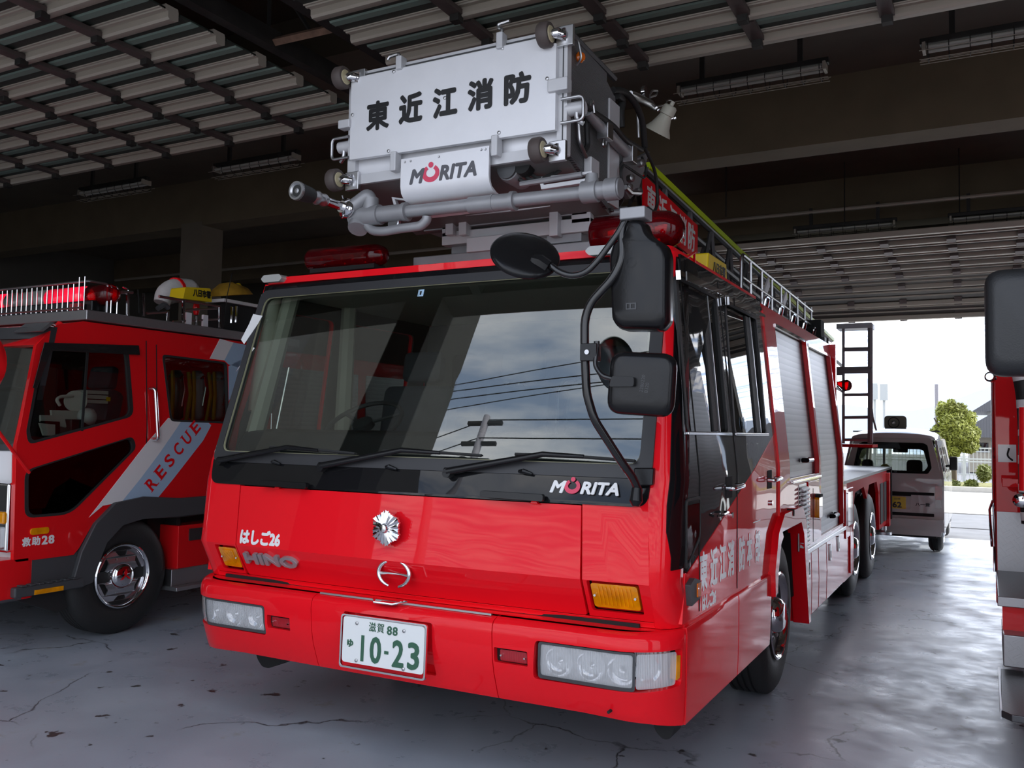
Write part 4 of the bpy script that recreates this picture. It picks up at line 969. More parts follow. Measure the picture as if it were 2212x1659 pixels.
# top ledge strips, seams
bpart(MB().box(x0, x1, YB-.006, YB, zt-.022, zt-.017), 'frame_groove', PLASTG)
bpart(MB().box(x1-.022, x1-.018, YB-.004, YB, zb+.02, zt-.02), 'frame_groove', PLASTG)
for (px, py) in ((616, 380), (1192, 256), (1430, 417), (1174, 704), (588, 802), (397, 610), (887, 520)):
    x, z = aty(600+px*.4069, py*.4069, YB-.03)
    bpart(MB().lathe([(0, .009), (-.004, .008), (-.006, .004)], (x, YB-.029, z), (0, 1, 0), 12), 'panel_screw', STEEL)
# side walls, floor, back
side = [(YB+.04, zb+.02), (YB+.52, zb-.13), (YB+.62, zb-.10), (YB+.62, zt-.12), (YB+.50, zt-.07), (YB+.50, zt-.03), (YB+.04, zt-.01)]
for s, xx in ((1, x1-.03), (-1, x0+.01)):
    bpart(MB().slab(side, [], lambda u, v, d: Vector((xx+d, u, v)), .02), 'side_wall', PERF)
bpart(MB().tube([(x1-.015, YB+.02, zt), (x1-.015, YB+.62, zt-.015)], .016, 6), 'top_rail', PLASTG)
bpart(MB().tube([(x0+.015, YB+.02, zt), (x0+.015, YB+.62, zt-.015)], .016, 6), 'top_rail', PLASTG)
bpart(MB().slab([(YB+.02, zb), (YB+.60, zb-.14), (YB+.60, zb-.12), (YB+.02, zb+.02)], [], lambda u, v, d: Vector((x0+.03+d, u, v)), x1-x0-.06), 'basket_floor', pbr('basket_underside', (.20, .19, .19), .5, .4))
bpart(MB().box(x0+.02, x1-.02, YB+.60, YB+.64, zb-.12, zt-.1), 'rear_wall', PERF)
bpart(MB().box(x1-.03, x1-.0, YB+.52, YB+.66, zb-.10, zb+.44), 'side_post', ALU, .004)
# clamps round the front
def clamp(x, z, w, h): bpart(MB().box(x-w/2, x+w/2, YB-.045, YB+.01, z-h/2, z+h/2), 'edge_clamp', ALU, .006)
for (a, b, w, h) in ((648, 335, .035, .07), (1182, 217, .035, .08), (618, 858, .035, .10), (1155, 775, .035, .10), (358, 660, .075, .045), (1490, 452, .10, .06)):
    x, z = aty(600+a*.4069, b*.4069, YB-.03); clamp(x, z, w, h)
# hooks on top
for (a, b) in ((645, 305), (1190, 185)):
    p = pt(600+a*.4069, b*.4069, YB); bpart(MB().tube([p+Vector((0, 0, -.03)), p+Vector((-.0, 0, .03)), p+Vector((-.02, 0, .035)), p+Vector((-.02, 0, .055)), p+Vector((.04, 0, .06))] if a > 900 else [p+Vector((0, 0, -.02)), p+Vector((0, 0, .02)), p+Vector((-.06, 0, .015)), p+Vector((-.07, 0, .0))], .009, 8, .012), 'top_hook', STEEL)
# caster rollers
for (a, b) in ((380, 408), (345, 953), (1472, 178), (1432, 792)):
    p = pt(600+a*.4069, b*.4069, YB-.05)
    br = bpart(MB().box(p.x-.01, p.x+.075, YB-.02, YB+.005, p.z-.05, p.z+.045), 'caster_roller', STEEL, .004)
    MB().lathe([(-.028, .040), (-.028, .052), (-.018, .058), (.018, .058), (.028, .052), (.028, .040)], (p.x-.045, YB-.055, p.z), (1, 0, 0), 28).build('roller_tyre', pbr('brown_rubber', (.09, .07, .065), .6), br, smooth=50)
    MB().lathe([(-.030, .03), (-.026, .040), (.026, .040), (.031, .036), (.034, .015)], (p.x-.045, YB-.055, p.z), (1, 0, 0), 24).build('roller_hub', pbr('cream_plastic', (.55, .48, .30), .4), br)
    f = MB().tube([(p.x-.02, YB-.055, p.z), (p.x+.01, YB-.05, p.z), (p.x+.03, YB-.02, p.z)], [.018, .026, .022], 10); f.lathe([(-.006, .03), (.006, .03)], (p.x+.035, YB-.02, p.z), (1, -.5, 0), 16)
    f.build('roller_fork', CHROME, br, smooth=50)
# side handles
for sgn, xx, (a, b) in ((1, x1, (1560, 590)), (-1, x0, (300, 800))):
    z = aty(600+a*.4069, b*.4069, YB)[1]; e = xx+sgn*.09
    hd = bpart(MB().tube([(xx-sgn*.02, YB-.02, z+.055), (e, YB-.02, z+.055), (e, YB-.02, z-.055), (xx-sgn*.02, YB-.02, z-.055)], .008, 8, .025), 'side_handle', STEEL, smooth=60)
    MB().cyl((xx-sgn*.01, YB+.03, z+.02), (xx+sgn*.075, YB+.03, z+.02), .032).build('valve_body', ALU, hd)
    MB().tube([(xx+sgn*.04, YB+.02, z), (xx+sgn*.04, YB+.02, z-.035), (xx+sgn*.07, YB+.03, z-.055)], .012, 8, .02).build('valve_elbow', STEEL, hd)
# amber lamp and guard at the top right
p = pt(600+1595*.4069, 235*.4069, YB+.15); lp = bpart(MB().lathe([(0, .022), (.015, .026), (.03, .018), (.034, .001)], (x1-.01, YB+.14, zt-.09), (1, -.3, 0), 18), 'amber_lamp', ORG)
MB().tube([(x1, YB+.07, zt-.03), (x1+.02, YB+.07, zt-.04), (x1+.03, YB+.09, zt-.12), (x1, YB+.10, zt-.14)], .006, 6, .02).build('lamp_guard', STEEL, lp)
# outlined panel on the lower right wall, sockets
bpart(MB().tube([(x1, YB+.10, zt-.33), (x1+.012, YB+.09, zt-.36), (x1+.012, YB+.12, zt-.50), (x1+.012, YB+.20, zt-.55)], .010, 8, .02), 'bent_rod', STEEL)
bpart(MB().box(x1-.01, x1+.03, YB+.22, YB+.32, zb-.03, zb+.05), 'latch_block', ALU, .004)
bpart(MB().box(x1-.02, x1+.02, YB+.24, YB+.32, zb-.06, zb-.03), 'latch_foot', MATTE)
bpart(MB().tube([(x1+.01, YB+.20, zb+.23), (x1+.01, YB+.22, zb+.10), (x1+.01, YB+.18, zb+.06)], .014, 8, .02), 'short_hose', RUB)
# diagonal damper struts down the right wall to the ladder tip
def C2(px, py, x): y, z = atx(1150+px*.2231, 150+py*.2231, x); return Vector((x, y, z))
st_ = bpart(MB().cyl(C2(530, 400, .68), C2(700, 610, .67), .026), 'levelling_cylinder', ALUD)
MB().cyl(C2(700, 590, .67), C2(950, 840, .66), .030).build('cylinder_barrel', ALUD, st_)
for q in (C2(705, 600, .68), C2(945, 830, .67)): MB().cbox(q, (.06, .07, .09)).build('cylinder_clevis', STEEL, st_, .005)
MB().tube([C2(500, 340, .69), C2(600, 420, .70), C2(700, 480, .70), C2(800, 560, .70), C2(900, 680, .70), C2(1060, 780, .68)], .013, 8, .05).build('braided_hose', RUB, st_, smooth=60)
MB().tube([C2(560, 360, .71), C2(570, 300, .71), C2(590, 330, .71), C2(600, 420, .71)], .008, 8, .02).build('small_loop', STEEL, st_)
MB().tube([C2(690, 680, .69), C2(680, 740, .69), C2(710, 750, .69), C2(715, 700, .69)], .007, 6, .02).build('small_loop', STEEL, st_)
# maker's cover under the front
cx0, cx1 = aty(600+655*.4069, 870*.4069, YB-.03)[0], aty(600+1122*.4069, 900*.4069, YB-.03)[0]
cz1, cz0 = zb+.085, zb-.13
prof = [(YB-.032, cz1), (YB-.034, cz0+.075), (YB-.025, cz0+.04), (YB, cz0+.015), (YB+.04, cz0), (YB+.22, cz0-.03), (YB+.22, cz0-.02), (YB+.045, cz0+.012), (YB+.0, cz0+.03), (YB-.015, cz0+.06), (YB-.02, cz1)]
cov = bpart(MB().slab(prof, [], lambda u, v, d: Vector((cx0+d, u, v)), cx1-cx0), 'cover_box', SHEET, .002)
put_logo(.385, .075, frame(((cx0+cx1)/2-.005, YB-.0345, cz1-.10), (1, 0, 0), (0, 0, 1)), GREY_L, PINK, cov, .001)
for (a, b) in ((675, 860), (705, 855), (855, 832), (1080, 795), (1102, 792)):
    x, z = aty(600+a*.4069, b*.4069, YB-.034); MB().lathe([(0, .006), (-.003, .004)], (x, YB-.034, z), (0, 1, 0), 8).build('cover_rivet', STEEL, cov)
for ch, (a, b) in zip('東近江消防', ((530, 612), (705, 573), (887, 541), (1075, 502), (1272, 467))):
    x, z = aty(600+a*.4069, b*.4069, YB-.03)
    text_fit(ch, .142, .152, ext=.001, bold=.0045 if ch != '東' else .0038).xf(frame((x, YB-.0295, z), (1, 0, 0), (0, 0, 1))).build('sign_lettering', BLACK_L, B)
# motor and machinery right of the cover
mo = bpart(MB().lathe([(0, .055), (.02, .06), (.16, .06), (.17, .03)], (cx1+.05, YB+.06, cz0+.12), (0, 1, 0), 24), 'winch_motor', ALUD, .002)
MB().lathe([(-.01, .05), (.0, .05)], (cx1+.05, YB+.055, cz0+.12), (0, 1, 0), 20).build('motor_cap', PLASTG, mo)
for k in range(4): MB().tube([(cx1+.02+.05*k, YB+.12, cz0+.20-.04*k), (cx1+.10+.05*k, YB+.10, cz0+.06), (cx1+.22+.03*k, YB+.16, cz0+.07+.02*k)], .010, 6, .03).build('machine_hose', RUB, mo)
MB().tube([(cx1+.10, YB+.1, cz0+.05), (cx1+.42, YB+.1, cz0+.06)], .014, 8).build('machine_pipe', ALUD, mo)
MB().lathe([(0, .045), (.05, .05), (.08, .03)], (cx1+.13, YB+.05, cz0+.13), (0, 1, 0), 18).build('machine_drum', MATTE, mo)
# step frames under the basket
def px_frame(outer, inner, y, t=.012):
    f = lambda q: [tuple(aty(600+a*.4069, b*.4069, y)) for a, b in q]
    return MB().slab(f(outer), [f(inner)], lambda u, v, d: Vector((u, y+d, v)), t)
bpart(px_frame([(1383, 940), (1668, 905), (1668, 965), (1397, 1006)], [(1405, 955), (1640, 925), (1640, 945), (1412, 980)], YB+.10, .03), 'step_frame', ALU, .003)
bpart(px_frame([(602, 1045), (722, 1060), (722, 1092), (618, 1104)], [(620, 1058), (700, 1068), (700, 1080), (630, 1086)], YB+.10, .03), 'step_frame', ALU, .003)
# water pipe with monitor nozzle
YP = YB+.02
def C1(px, py, y=YP): return pt(600+px*.4069, py*.4069, y)
pipe = MB().tube([C1(560, 1138), C1(1640, 1022)], .031, 20).build('water_pipe', ALUD, T, smooth=60)
def col_(a, b, r, nm='pipe_collar'): MB().cyl(C1(*a), C1(*b), r, seg=20).build(nm, ALUD, pipe)
col_((540, 1140), (690, 1124), .042); col_((670, 1126), (690, 1124), .048); col_((1020, 1090), (1255, 1068), .040); col_((1140, 1078), (1150, 1077), .043); col_((1240, 1068), (1262, 1066), .046)
col_((1620, 1022), (1700, 1014), .050); col_((1700, 1012), (1745, 1008), .040); col_((1745, 1008), (1812, 1000), .050, 'swivel_joint'); col_((1812, 1000), (1822, 999), .044)
MB().tube([C1(1665, 1010), C1(1668, 950), C1(1668, 925)], [.045, .03, .028], 12).build('pipe_riser', ALUD, pipe)
MB().cyl(C1(400, 1155), C1(545, 1140), .052, seg=20).build('pipe_elbow', ALUD, pipe)
MB().lathe([(-.05, .045), (-.02, .055), (0, .056), (.03, .05)], C1(430, 1195), (.15, -.5, -.85), 24).build('elbow_flange', ALUD, pipe)
MB().tube([C1(492, 1145), C1(494, 1090), C1(494, 1055)], .042, 16).build('pipe_riser', ALUD, pipe)
MB().tube([C1(494, 1070, YP), C1(480, 1035, YP-.01), C1(380, 1110, YP-.05)], .036, 14, .05).build('nozzle_elbow', ALUD, pipe, smooth=60)
nz = MB().lathe([(0, .043), (.01, .052), (.02, .052), (.03, .040), (.05, .030)], C1(372, 1110, YP-.05), (C1(100, 1010, YP-.42)-C1(372, 1110, YP-.05)), 24).build('monitor_nozzle', CHROME, T, smooth=50)
pA, pB = C1(365, 1105, YP-.055), C1(95, 1010, YP-.42); dN = pB-pA; LN = dN.length
MB().lathe([(0, .024), (LN*.45, .022)], pA, dN, 20).build('nozzle_barrel', CHROME, nz)
MB().lathe([(LN*.42, .026), (LN*.47, .033), (LN*.50, .030), (LN*.56, .030), (LN*.60, .036), (LN*.64, .030), (LN*.72, .032)], pA, dN, 24).build('nozzle_ring', STEEL, nz)
MB().lathe([(LN*.70, .036), (LN*.78, .040), (LN*.93, .044), (LN*.98, .047)], pA, dN, 24).build('nozzle_grip', RUB, nz)
MB().lathe([(LN*.965, .047), (LN, .045), (LN*1.0, .036), (LN*.95, .018), (LN*.985, .012), (LN*.99, .001)], pA, dN, 28).build('nozzle_tip', STEEL, nz)
lg = MB()
for a in (0, 2.1, 4.2): lg.cyl(pA+Vector((0, .05*math.cos(a), .05*math.sin(a))), pA+Vector((0, .068*math.cos(a), .068*math.sin(a))), .005, seg=6)
lg.build('coupling_lug', CHROME, nz)
MB().tube([C1(470, 1190), C1(500, 1225), C1(560, 1230), C1(640, 1215), C1(760, 1200), C1(790, 1170), C1(792, 1150)], .024, 12, .04).build('branch_pipe', ALUD, pipe, smooth=60)
gg = MB().lathe([(0, .034), (.02, .034), (.022, .03)], C1(625, 1190, YP+.02), (0, -1, .15), 20).build('pressure_gauge', STEEL, pipe)
MB().lathe([(.0221, .028), (.0225, .028)], C1(625, 1190, YP+.02), (0, -1, .15), 20).build('gauge_face', pbr('gauge_glass', (.12, .12, .12), .1), gg)
# frame at the ladder tip
YT = .98
def D(px, py, y=YT): return pt(600+px*.4069, py*.4069, y)
p0, p1, p2, p3 = D(872, 1130), D(872, 1262), D(1660, 1168), D(1640, 1070)
tf = MB(); tf.box(p0.x, p0.x+.055, YT, YT+.05, p1.z, p0.z); tf.box(p0.x, p2.x, YT, YT+.07, p1.z-.045, p1.z+.03); tf.box(p2.x-.11, p2.x, YT, YT+.05, p1.z, p3.z)
tfo = tf.build('ladder_tip_frame', ALU, T, .006)
for px in (930, 1000, 1480): q = D(px, 1160); MB().box(q.x-.025, q.x+.025, YT-.04, YT+.02, q.z-.10, q.z+.08).build('tip_bracket', ALU, tfo, .004)
MB().box(p0.x+.03, p2.x-.1, YT+.06, YT+.3, p1.z-.10, p1.z-.04).build('tip_tray', ALUD, tfo)
q0, q1 = D(1025, 1330), D(1240, 1330); MB().box(q0.x, q0.x+.30, YT-.05, YT+.25, q0.z-.02, q0.z+.06).build('tip_foot', ALU, tfo, .004)
q = D(1510, 1255); MB().box(q.x-.10, q.x+.10, YT+.02, YT+.12, q.z-.03, q.z+.03).build('connector_box', ALUD, tfo, .004)
MB().tube([D(1000, 1140, YT-.1), D(1300, 1110, YT-.1), D(1450, 1090, YT-.1)], .009, 8).build('control_rod', STEEL, tfo)
MB().tube([D(1180, 1120, YT+.1), D(1500, 1085, YT+.1)], .016, 8).build('cross_tube', ALUD, tfo)
MB().tube([D(980, 1190, YT+.1), D(1060, 1160, YT+.1), D(1130, 1200, YT+.12), D(1180, 1180, YT+.1)], .035, 8, .05).build('tip_hose', MATTE, tfo)
# corrugated hose loop and cables on the right
MB().tube([C2(350, 1290, .30), C2(370, 1420, .32), C2(470, 1530, .35), C2(600, 1530, .38), C2(760, 1420, .42), C2(860, 1240, .5)], .022, 10, .12, n=8).build('corrugated_hose', RUB, T, smooth=60)
MB().tube([C2(780, 200, .60), C2(900, 210, .62), C2(1000, 330, .64), C2(1070, 500, .64), C2(1090, 760, .62)], .018, 8, .1).build('supply_hose', RUB, T, smooth=60)
MB().tube([C2(1090, 760, .63), C2(1200, 1000, .63), C2(1215, 1300, .62), C2(1180, 1390, .62), C2(1120, 1340, .62)], .010, 8, .1).build('cable_loop', RUB, T, smooth=60)
MB().tube([C2(860, 560, .60), C2(850, 400, .60), C2(880, 300, .60), C2(820, 250, .60)], .022, 8, .08).build('supply_hose', RUB, T, smooth=60)
MB().tube([C2(880, 1120, .66), C2(850, 1000, .66), C2(880, 920, .66), C2(1000, 1000, .66), C2(1090, 1060, .66), C2(1110, 960, .66), C2(1060, 850, .66)], .007, 8, .05).build('thin_cable', RUB, T, smooth=60)
MB().tube([C2(1020, 420, .58), C2(1030, 660, .58)], .009, 8).build('thin_rod', STEEL, T)
MB().slab([tuple(atx(1150+a*.2231, 150+b*.2231, .56)) for a, b in ((880, 870), (980, 860), (1090, 800), (1060, 900), (980, 1180), (900, 1260), (760, 1060))], [], lambda u, v, d: Vector((.56+d, u, v)), .03).build('tip_side_plate', ALUD, T, .004)
MB().slab([tuple(atx(1150+a*.2231, 150+b*.2231, .52)) for a, b in ((740, 680), (960, 870), (900, 1240), (860, 1260), (780, 1000))], [], lambda u, v, d: Vector((.52+d, u, v)), .03).build('tip_side_plate', ALUD, T, .004)
for (a, b) in ((1035, 915), (935, 1060), (915, 1150), (1010, 1190)):
    MB().lathe([(0, .022), (.03, .020), (.035, .008)], C2(a, b, .64), (1, -.5, 0), 10).build('pipe_fitting', STEEL, T)
MB().tube([C2(900, 1140, .66), C2(950, 1190, .66), C2(1040, 1195, .66)], .014, 8).build('pipe_fitting', STEEL, T)
MB().cyl((.1, YB+.62, 2.62), (.56, 1.4, 2.7), .03).build('basket_link', ALUD, T)
MB().box(-.5, .5, YB+.55, YT+.5, 2.60, 2.68).build('tip_platform', ALUD, T)
# horn loudspeaker on its stalk
XH = .62
stalk = MB().tube([C2(950, 230, XH), C2(1000, 260, XH), C2(1140, 330, XH), C2(1180, 370, XH)], [.014, .022, .022, .016], 10).build('speaker_stalk', STEEL, T, smooth=50)
MB().lathe([(-.01, .04), (.01, .04)], C2(1090, 225, XH), (1, 0, 0), 16).build('stalk_disc', CHROME, stalk)
MB().tube([C2(1130, 260, XH), C2(1160, 205, XH), C2(1215, 205, XH), C2(1200, 250, XH), C2(1140, 270, XH)], .006, 6, .02).build('stalk_cable', STEEL, stalk)
ha, hb = pt(1450, 228, 1.60), pt(1419, 287, 1.62); dh = hb-ha; Lh = dh.length
MB().lathe([(0, .030), (Lh*.06, .040), (Lh*.33, .043), (Lh*.35, .036), (Lh*.45, .040), (Lh*.75, .058), (Lh*.95, .080), (Lh*1.0, .083), (Lh*.97, .076), (Lh*.6, .03)], ha, dh, 36).build('horn_loudspeaker', pbr('cream_horn', (.50, .48, .40), .45), T, smooth=60)
ho = [o for o in T.children if o.name.startswith('horn_loud')][0]
MB().cyl(ha-dh*.15, ha, .012).build('horn_cap', pbr('cream_horn', (.5, .48, .4)), ho)
br_ = MB()
for k in range(9): q = C2(1200+k*22, 370+k*13+10*math.sin(k*2), XH+.03); br_.lathe([(-.008, .011), (.008, .011)], q, (1, .3*math.sin(k), .5), 8)
br_.build('horn_bracket', CHROME, ho)
MB().tube([C2(1210, 360, XH), C2(1290, 340, XH), C2(1310, 295, XH), C2(1345, 300, XH), C2(1350, 350, XH)], .005, 6, .03).build('horn_cable', STEEL, ho)
# ================================================================== rescue truck on the left
R = thing('rescue_truck', (-4.2, 3.0, 0), 'red rescue truck with white and light blue diagonal stripe and RESCUE lettering, at the left', 'fire truck', 'fire engines in the station')
SX = -3.12
def LW(z): return lerp([(0, SX), (1.45, SX), (2.2, SX-.05), (2.5, SX-.08)], z)
def lx(px, py):
    x = SX
    for _ in range(8): y, z = atx(px, py, x); x = LW(z)
    return (y, z)
def c2_(x, y): return lx(x*.3165, 550+y*.3165)
def c3_(x, y): return lx(x*.3165, 950+y*.3165)
def LS(u, v, d): return Vector((LW(v)-d, u, v))
def LSB(u, v, d): return Vector((-5.35-(LW(v)-SX)+d, u, v))
def lpanel(name, mat, outer, holes=(), t=.03, bev=.003, parent=R, off=0.0, f=None):
    f = f or LS
    return MB().slab(outer, holes, lambda u, v, d: f(u, v, d-off), t, (), [1.45, 2.2]).build(name, mat, parent, bev)
w1 = rpoly([c2_(*p) for p in ((290, 640), (870, 655), (905, 1100), (200, 1290), (185, 1200))], [.05, .04, .06, .05, .02])
w2 = rpoly([c3_(*p) for p in ((175, 210), (900, -20), (925, 60), (480, 505), (175, 530))], [.06, .04, .05, .08, .06])
w3 = rpoly([c2_(*p) for p in ((1110, 685), (1545, 738), (1560, 1150), (1165, 1135))], .035)
side = [(.34, .62), (.325, 1.345), (.455, 1.99), (.60, 2.14), (.80, 2.185), (2.42, 2.185), (2.42, .92), (1.63, .915), (1.30, .945), (1.05, .915), (.90, .80), (.80, .64), (.76, .60), (.36, .60)]
cs = lpanel('cab_side', REDL, side, [w1, w2, w3])
for f in (LSB,): lpanel('cab_side', DASH, side, [w1, w2, w3], f=f)
for w in (w1, w2, w3): 
    g = lpanel('side_window', SIDEGLASS if w is not w2 else TINTGLASS, w, t=.004, off=-.012, bev=0)
    cx_ = sum(p[0] for p in w)/len(w); cz_ = sum(p[1] for p in w)/len(w)
    lpanel('window_seal', RUB, [(cx_+(p[0]-cx_)*1.02, cz_+(p[1]-cz_)*1.02) for p in w], [[(cx_+(p[0]-cx_)*.955, cz_+(p[1]-cz_)*.955) for p in w]], t=.02, off=.003, parent=g)
    lpanel('side_window', SIDEGLASS, w, t=.004, off=-.012, bev=0, f=LSB)
a, b = c2_(600, 655), c2_(560, 1205); lpanel('window_divider', MATTE, [(a[0]-.008, a[1]), (a[0]+.008, a[1]), (b[0]+.008, b[1]), (b[0]-.008, b[1])], t=.01, off=.002)
a, b, c_ = c2_(285, 600), c2_(930, 620), c2_(205, 910)
lpanel('window_visor', pbr('smoked_plastic', (.02, .018, .018)), [a, b, (b[0]+.01, b[1]-.07), (a[0]+.05, a[1]-.05), (c_[0]+.03, c_[1]), (c_[0], c_[1])], t=.006, off=.03)
for yy in (c2_(985, 900)[0]+.02,): lpanel('door_seam', MATTE, rect(yy-.004, yy+.004, .93, 2.10), t=.004, off=.001, bev=0)
yy = c2_(1070, 900)[0]; lpanel('door_seam', MATTE, rect(yy-.004, yy+.004, .93, 2.08), t=.004, off=.001, bev=0)
# stripe
o1, o2 = c3_(610, 530), c3_(990, 30)
W1 = [c3_(*p) for p in ((606, 530), (990, 35), (1148, -150), (1232, -122), (1085, 95), (960, 262), (828, 425), (700, 450))]
B1 = [c3_(*p) for p in ((828, 425), (960, 262), (1085, 95), (1232, -122), (1420, -118), (1440, -100), (1385, 5), (1185, 262), (1068, 406))]
W2 = [c2_(*p) for p in ((1500, 575), (1592, 600), (1530, 722), (1430, 710))]
B2 = [c2_(*p) for p in ((1592, 600), (1700, 620), (1660, 780), (1560, 750), (1530, 722))]
B3 = [c2_(*p) for p in ((1640, 720), (1670, 850), (1585, 955), (1560, 1000), (1560, 760))]
for nm, P_, m in (('white_stripe', W1, WHITEP), ('blue_stripe', B1, BLUEP), ('white_stripe', W2, WHITEP), ('blue_stripe', B2, BLUEP), ('blue_stripe', B3, BLUEP)):
    lpanel(nm, m, P_, t=.003, off=.0025, bev=0)
p0, p1 = c3_(1030, 300), c3_(1330, -85)
v0, v1 = LS(*p0, -.005), LS(*p1, -.005)
n_ = 6
for i, ch in enumerate('RESCUE'):
    t = i/(n_-1); q = v0.lerp(v1, t)
    u = (v1-v0).normalized(); up = Vector((0, -u.z, u.y)) if u.y > 0 else Vector((0, u.z, -u.y))
    g = text_fit(ch, .070, .098, ext=.0008, bold=.002)
    w_, h_ = .070, .098
    # small serifs
    if ch in 'RE': g.box(-w_/2-.010, -w_/2+.022, -h_/2, -h_/2+.006, 0, .001); g.box(-w_/2-.010, -w_/2+.022, h_/2-.006, h_/2, 0, .001)
    if ch == 'U': g.box(-w_/2-.012, -w_/2+.020, h_/2-.006, h_/2, 0, .001); g.box(w_/2-.020, w_/2+.012, h_/2-.006, h_/2, 0, .001)
    if ch == 'R': g.box(w_/2-.012, w_/2+.016, -h_/2, -h_/2+.006, 0, .001)
    g.xf(frame(q, u, up)).build('lettering', REDL, R)
a = c3_(172, 690); b = c3_(355, 685)
for body, y_, w_ in (('救', .42, .058), ('助', .485, .058), ('2', .545, .042), ('8', .592, .042)):
    text_fit(body, w_, .058, ext=.0008, bold=.004).xf(frame(LS(y_, lx(80, 1168)[1], -.003), (0, 1, 0), (0, 0, 1))).build('lettering', WHITE, R)
# fender, step, skirts
fo = [(.745, .43), (.80, .62), (.90, .80), (1.05, .93), (1.30, .96), (1.63, .93), (2.42, .93)]; fi = [(2.42, .80), (1.63, .785), (1.30, .80), (1.12, .765), (1.0, .66), (.93, .50), (.90, .40), (.80, .38)]
MB().slab(fo+fi, [], lambda u, v, d: Vector((SX+.03-d, u, v)), .12).build('wheel_fender', PLASTG, R, .012, seg=3)
MB().slab([(.33, .60), (.80, .62), (.76, .44), (.33, .44)], [], lambda u, v, d: Vector((SX-.005-d, u, v)), .04).build('side_skirt', PLASTG, R, .006)
stp = MB().box(SX-.10, SX+.045, .33, .82, .38, .445).build('cab_step', PLASTG, R, .012)
for k in range(7): MB().box(SX-.02, SX+.05, .37+k*.06, .405+k*.06, .445, .455).build('step_rib', PLASTG, stp, .003)
MB().box(SX+.04, SX+.052, .46, .66, .385, .415).build('amber_reflector', AMB, stp)
MB().slab([(.33, .38), (.86, .38), (.80, .25), (.70, .22)], [], lambda u, v, d: Vector((SX-.06-d, u, v)), .03).build('mud_flap', RUB, R)
lpanel('side_marker', AMB, rpoly(rect(*sorted((c3_(205, 620)[0], c3_(330, 620)[0])), c3_(260, 645)[1], c3_(260, 600)[1]), .018), t=.02, off=.01)
# grab handle
p0, p1 = LS(*c2_(1020, 915), 0), LS(*c2_(1040, 1260), 0)
MB().tube([p0, p0+Vector((.05, .01, 0)), p1+Vector((.05, .01, 0)), p1], .014, 10, .03).build('grab_handle', CHROME, R, smooth=60)
# wheel
wheel(R, (SX-.0, 1.155, .41), 1, R=.41, wid=.25, rim=.215, name='road_wheel', holes=6)
wheel(R, (-5.33, 1.155, .41), -1, R=.41, wid=.25, rim=.215, name='road_wheel', holes=6)
wheel(R, (SX-.02, 5.4, .41), 1, R=.41, wid=.25, rim=.215, name='road_wheel', holes=6)
mk = MB(); 
hubs = [o for o in R.children if o.name.startswith('road_wheel')][0]
for a in (PI/2, PI/2+2.094, PI/2+4.188):
    c = Vector((SX+.032, 1.155, .41)); mk.slab([(0, 0), (.016, .016*1.2), (0, .05), (-.016, .016*1.2)], [], lambda u, v, d: c+Vector((d, u*math.sin(a)-v*math.cos(a), u*-math.cos(a)*1+v*math.sin(a))), .002)
mk.build('wheel_emblem', REDL, hubs)
# cab shell: roof, front, floor, back
MB().slab([(.45, 1.99), (.60, 2.14), (.80, 2.185), (2.42, 2.185), (2.42, 2.15), (.80, 2.15), (.62, 2.11), (.49, 1.98)], [], lambda u, v, d: Vector((-5.30+d, u, v)), 2.13).build('cab_roof', REDL, R)
MB().box(-5.34, SX-.01, 2.39, 2.42, .9, 2.17).build('cab_back', REDL, R)
MB().box(-5.30, SX-.06, .45, 2.4, .92, .96).build('cab_floor', DARK, R)
MB().slab([(-5.28, .92), (SX-.04, .92), (SX-.04, 1.30), (-5.28, 1.30)], [], lambda u, v, d: Vector((u, .40+d+(v-1.3)*.0, v)), .25).build('dashboard', DASH, R)
def RF(u, v, d): return Vector((u, .30+max(0, v-1.3)*.20+.12*((u+4.23)/1.1)**4+d, v))
cu_ = [-5.2+.1*k for k in range(22)]
MB().slab([(-5.30, .60), (SX-.03, .60), (SX-.03, 1.30), (-5.30, 1.30)], [], RF, .03, cu_).build('front_panel', WHITEP, R, .004)
MB().slab(rpoly([(-5.25, 1.32), (SX-.10, 1.32), (SX-.14, 2.06), (-5.2, 2.06)], .05), [], RF, .006, cu_, [1.5, 1.7, 1.9]).build('windscreen', WSGLASS, R)
MB().slab([(-5.32, 1.30), (SX-.02, 1.30), (SX-.04, 2.12), (-5.30, 2.12)], [rpoly([(-5.25, 1.34), (SX-.10, 1.34), (SX-.14, 2.04), (-5.2, 2.04)], .05)], lambda u, v, d: RF(u, v, d-.01), .04, cu_, [1.5, 1.7, 1.9]).build('windscreen_frame', SEAL, R)
for xx, sg in ((SX-.02, 1), (-5.32, -1)):
    MB().tube([(xx-sg*.03, .40, .60), (xx-sg*.03, .375, 1.30), (xx-sg*.06, .50, 1.95), (xx-sg*.07, .66, 2.15)], [.04, .04, .035, .03], 8).build('front_pillar', REDL, R, smooth=60)
MB().box(SX-.30, SX-.02, .30, .40, .66, 1.10).build('chrome_corner', CHROME, R, .02)
MB().box(SX-.42, SX-.06, .27, .36, .68, .82).build('headlamp', LENSB, R, .015)
MB().box(SX-.30, SX-.03, .28, .38, .84, .92).build('turn_signal', AMB, R, .015)
bmp = MB().slab(rpoly([(-5.34, .20), (SX+.0, .20), (SX+.0, .50), (-5.34, .50)], .06), [], lambda u, v, d: Vector((u, v, .36+d)), .26).build('front_bumper', REDL, R, .015)
MB().box(-5.3, SX+.005, .195, .40, .36, .375).build('bumper_trim', CHROME, bmp)
MB().slab([(SX-.30, 2.08), (SX-.02, 2.08), (SX-.03, 2.15), (SX-.3, 2.15)], [], lambda u, v, d: Vector((u, .46+(v-2.08)*1.2+d, v)), .03).build('visor_plate', TREAD, R)
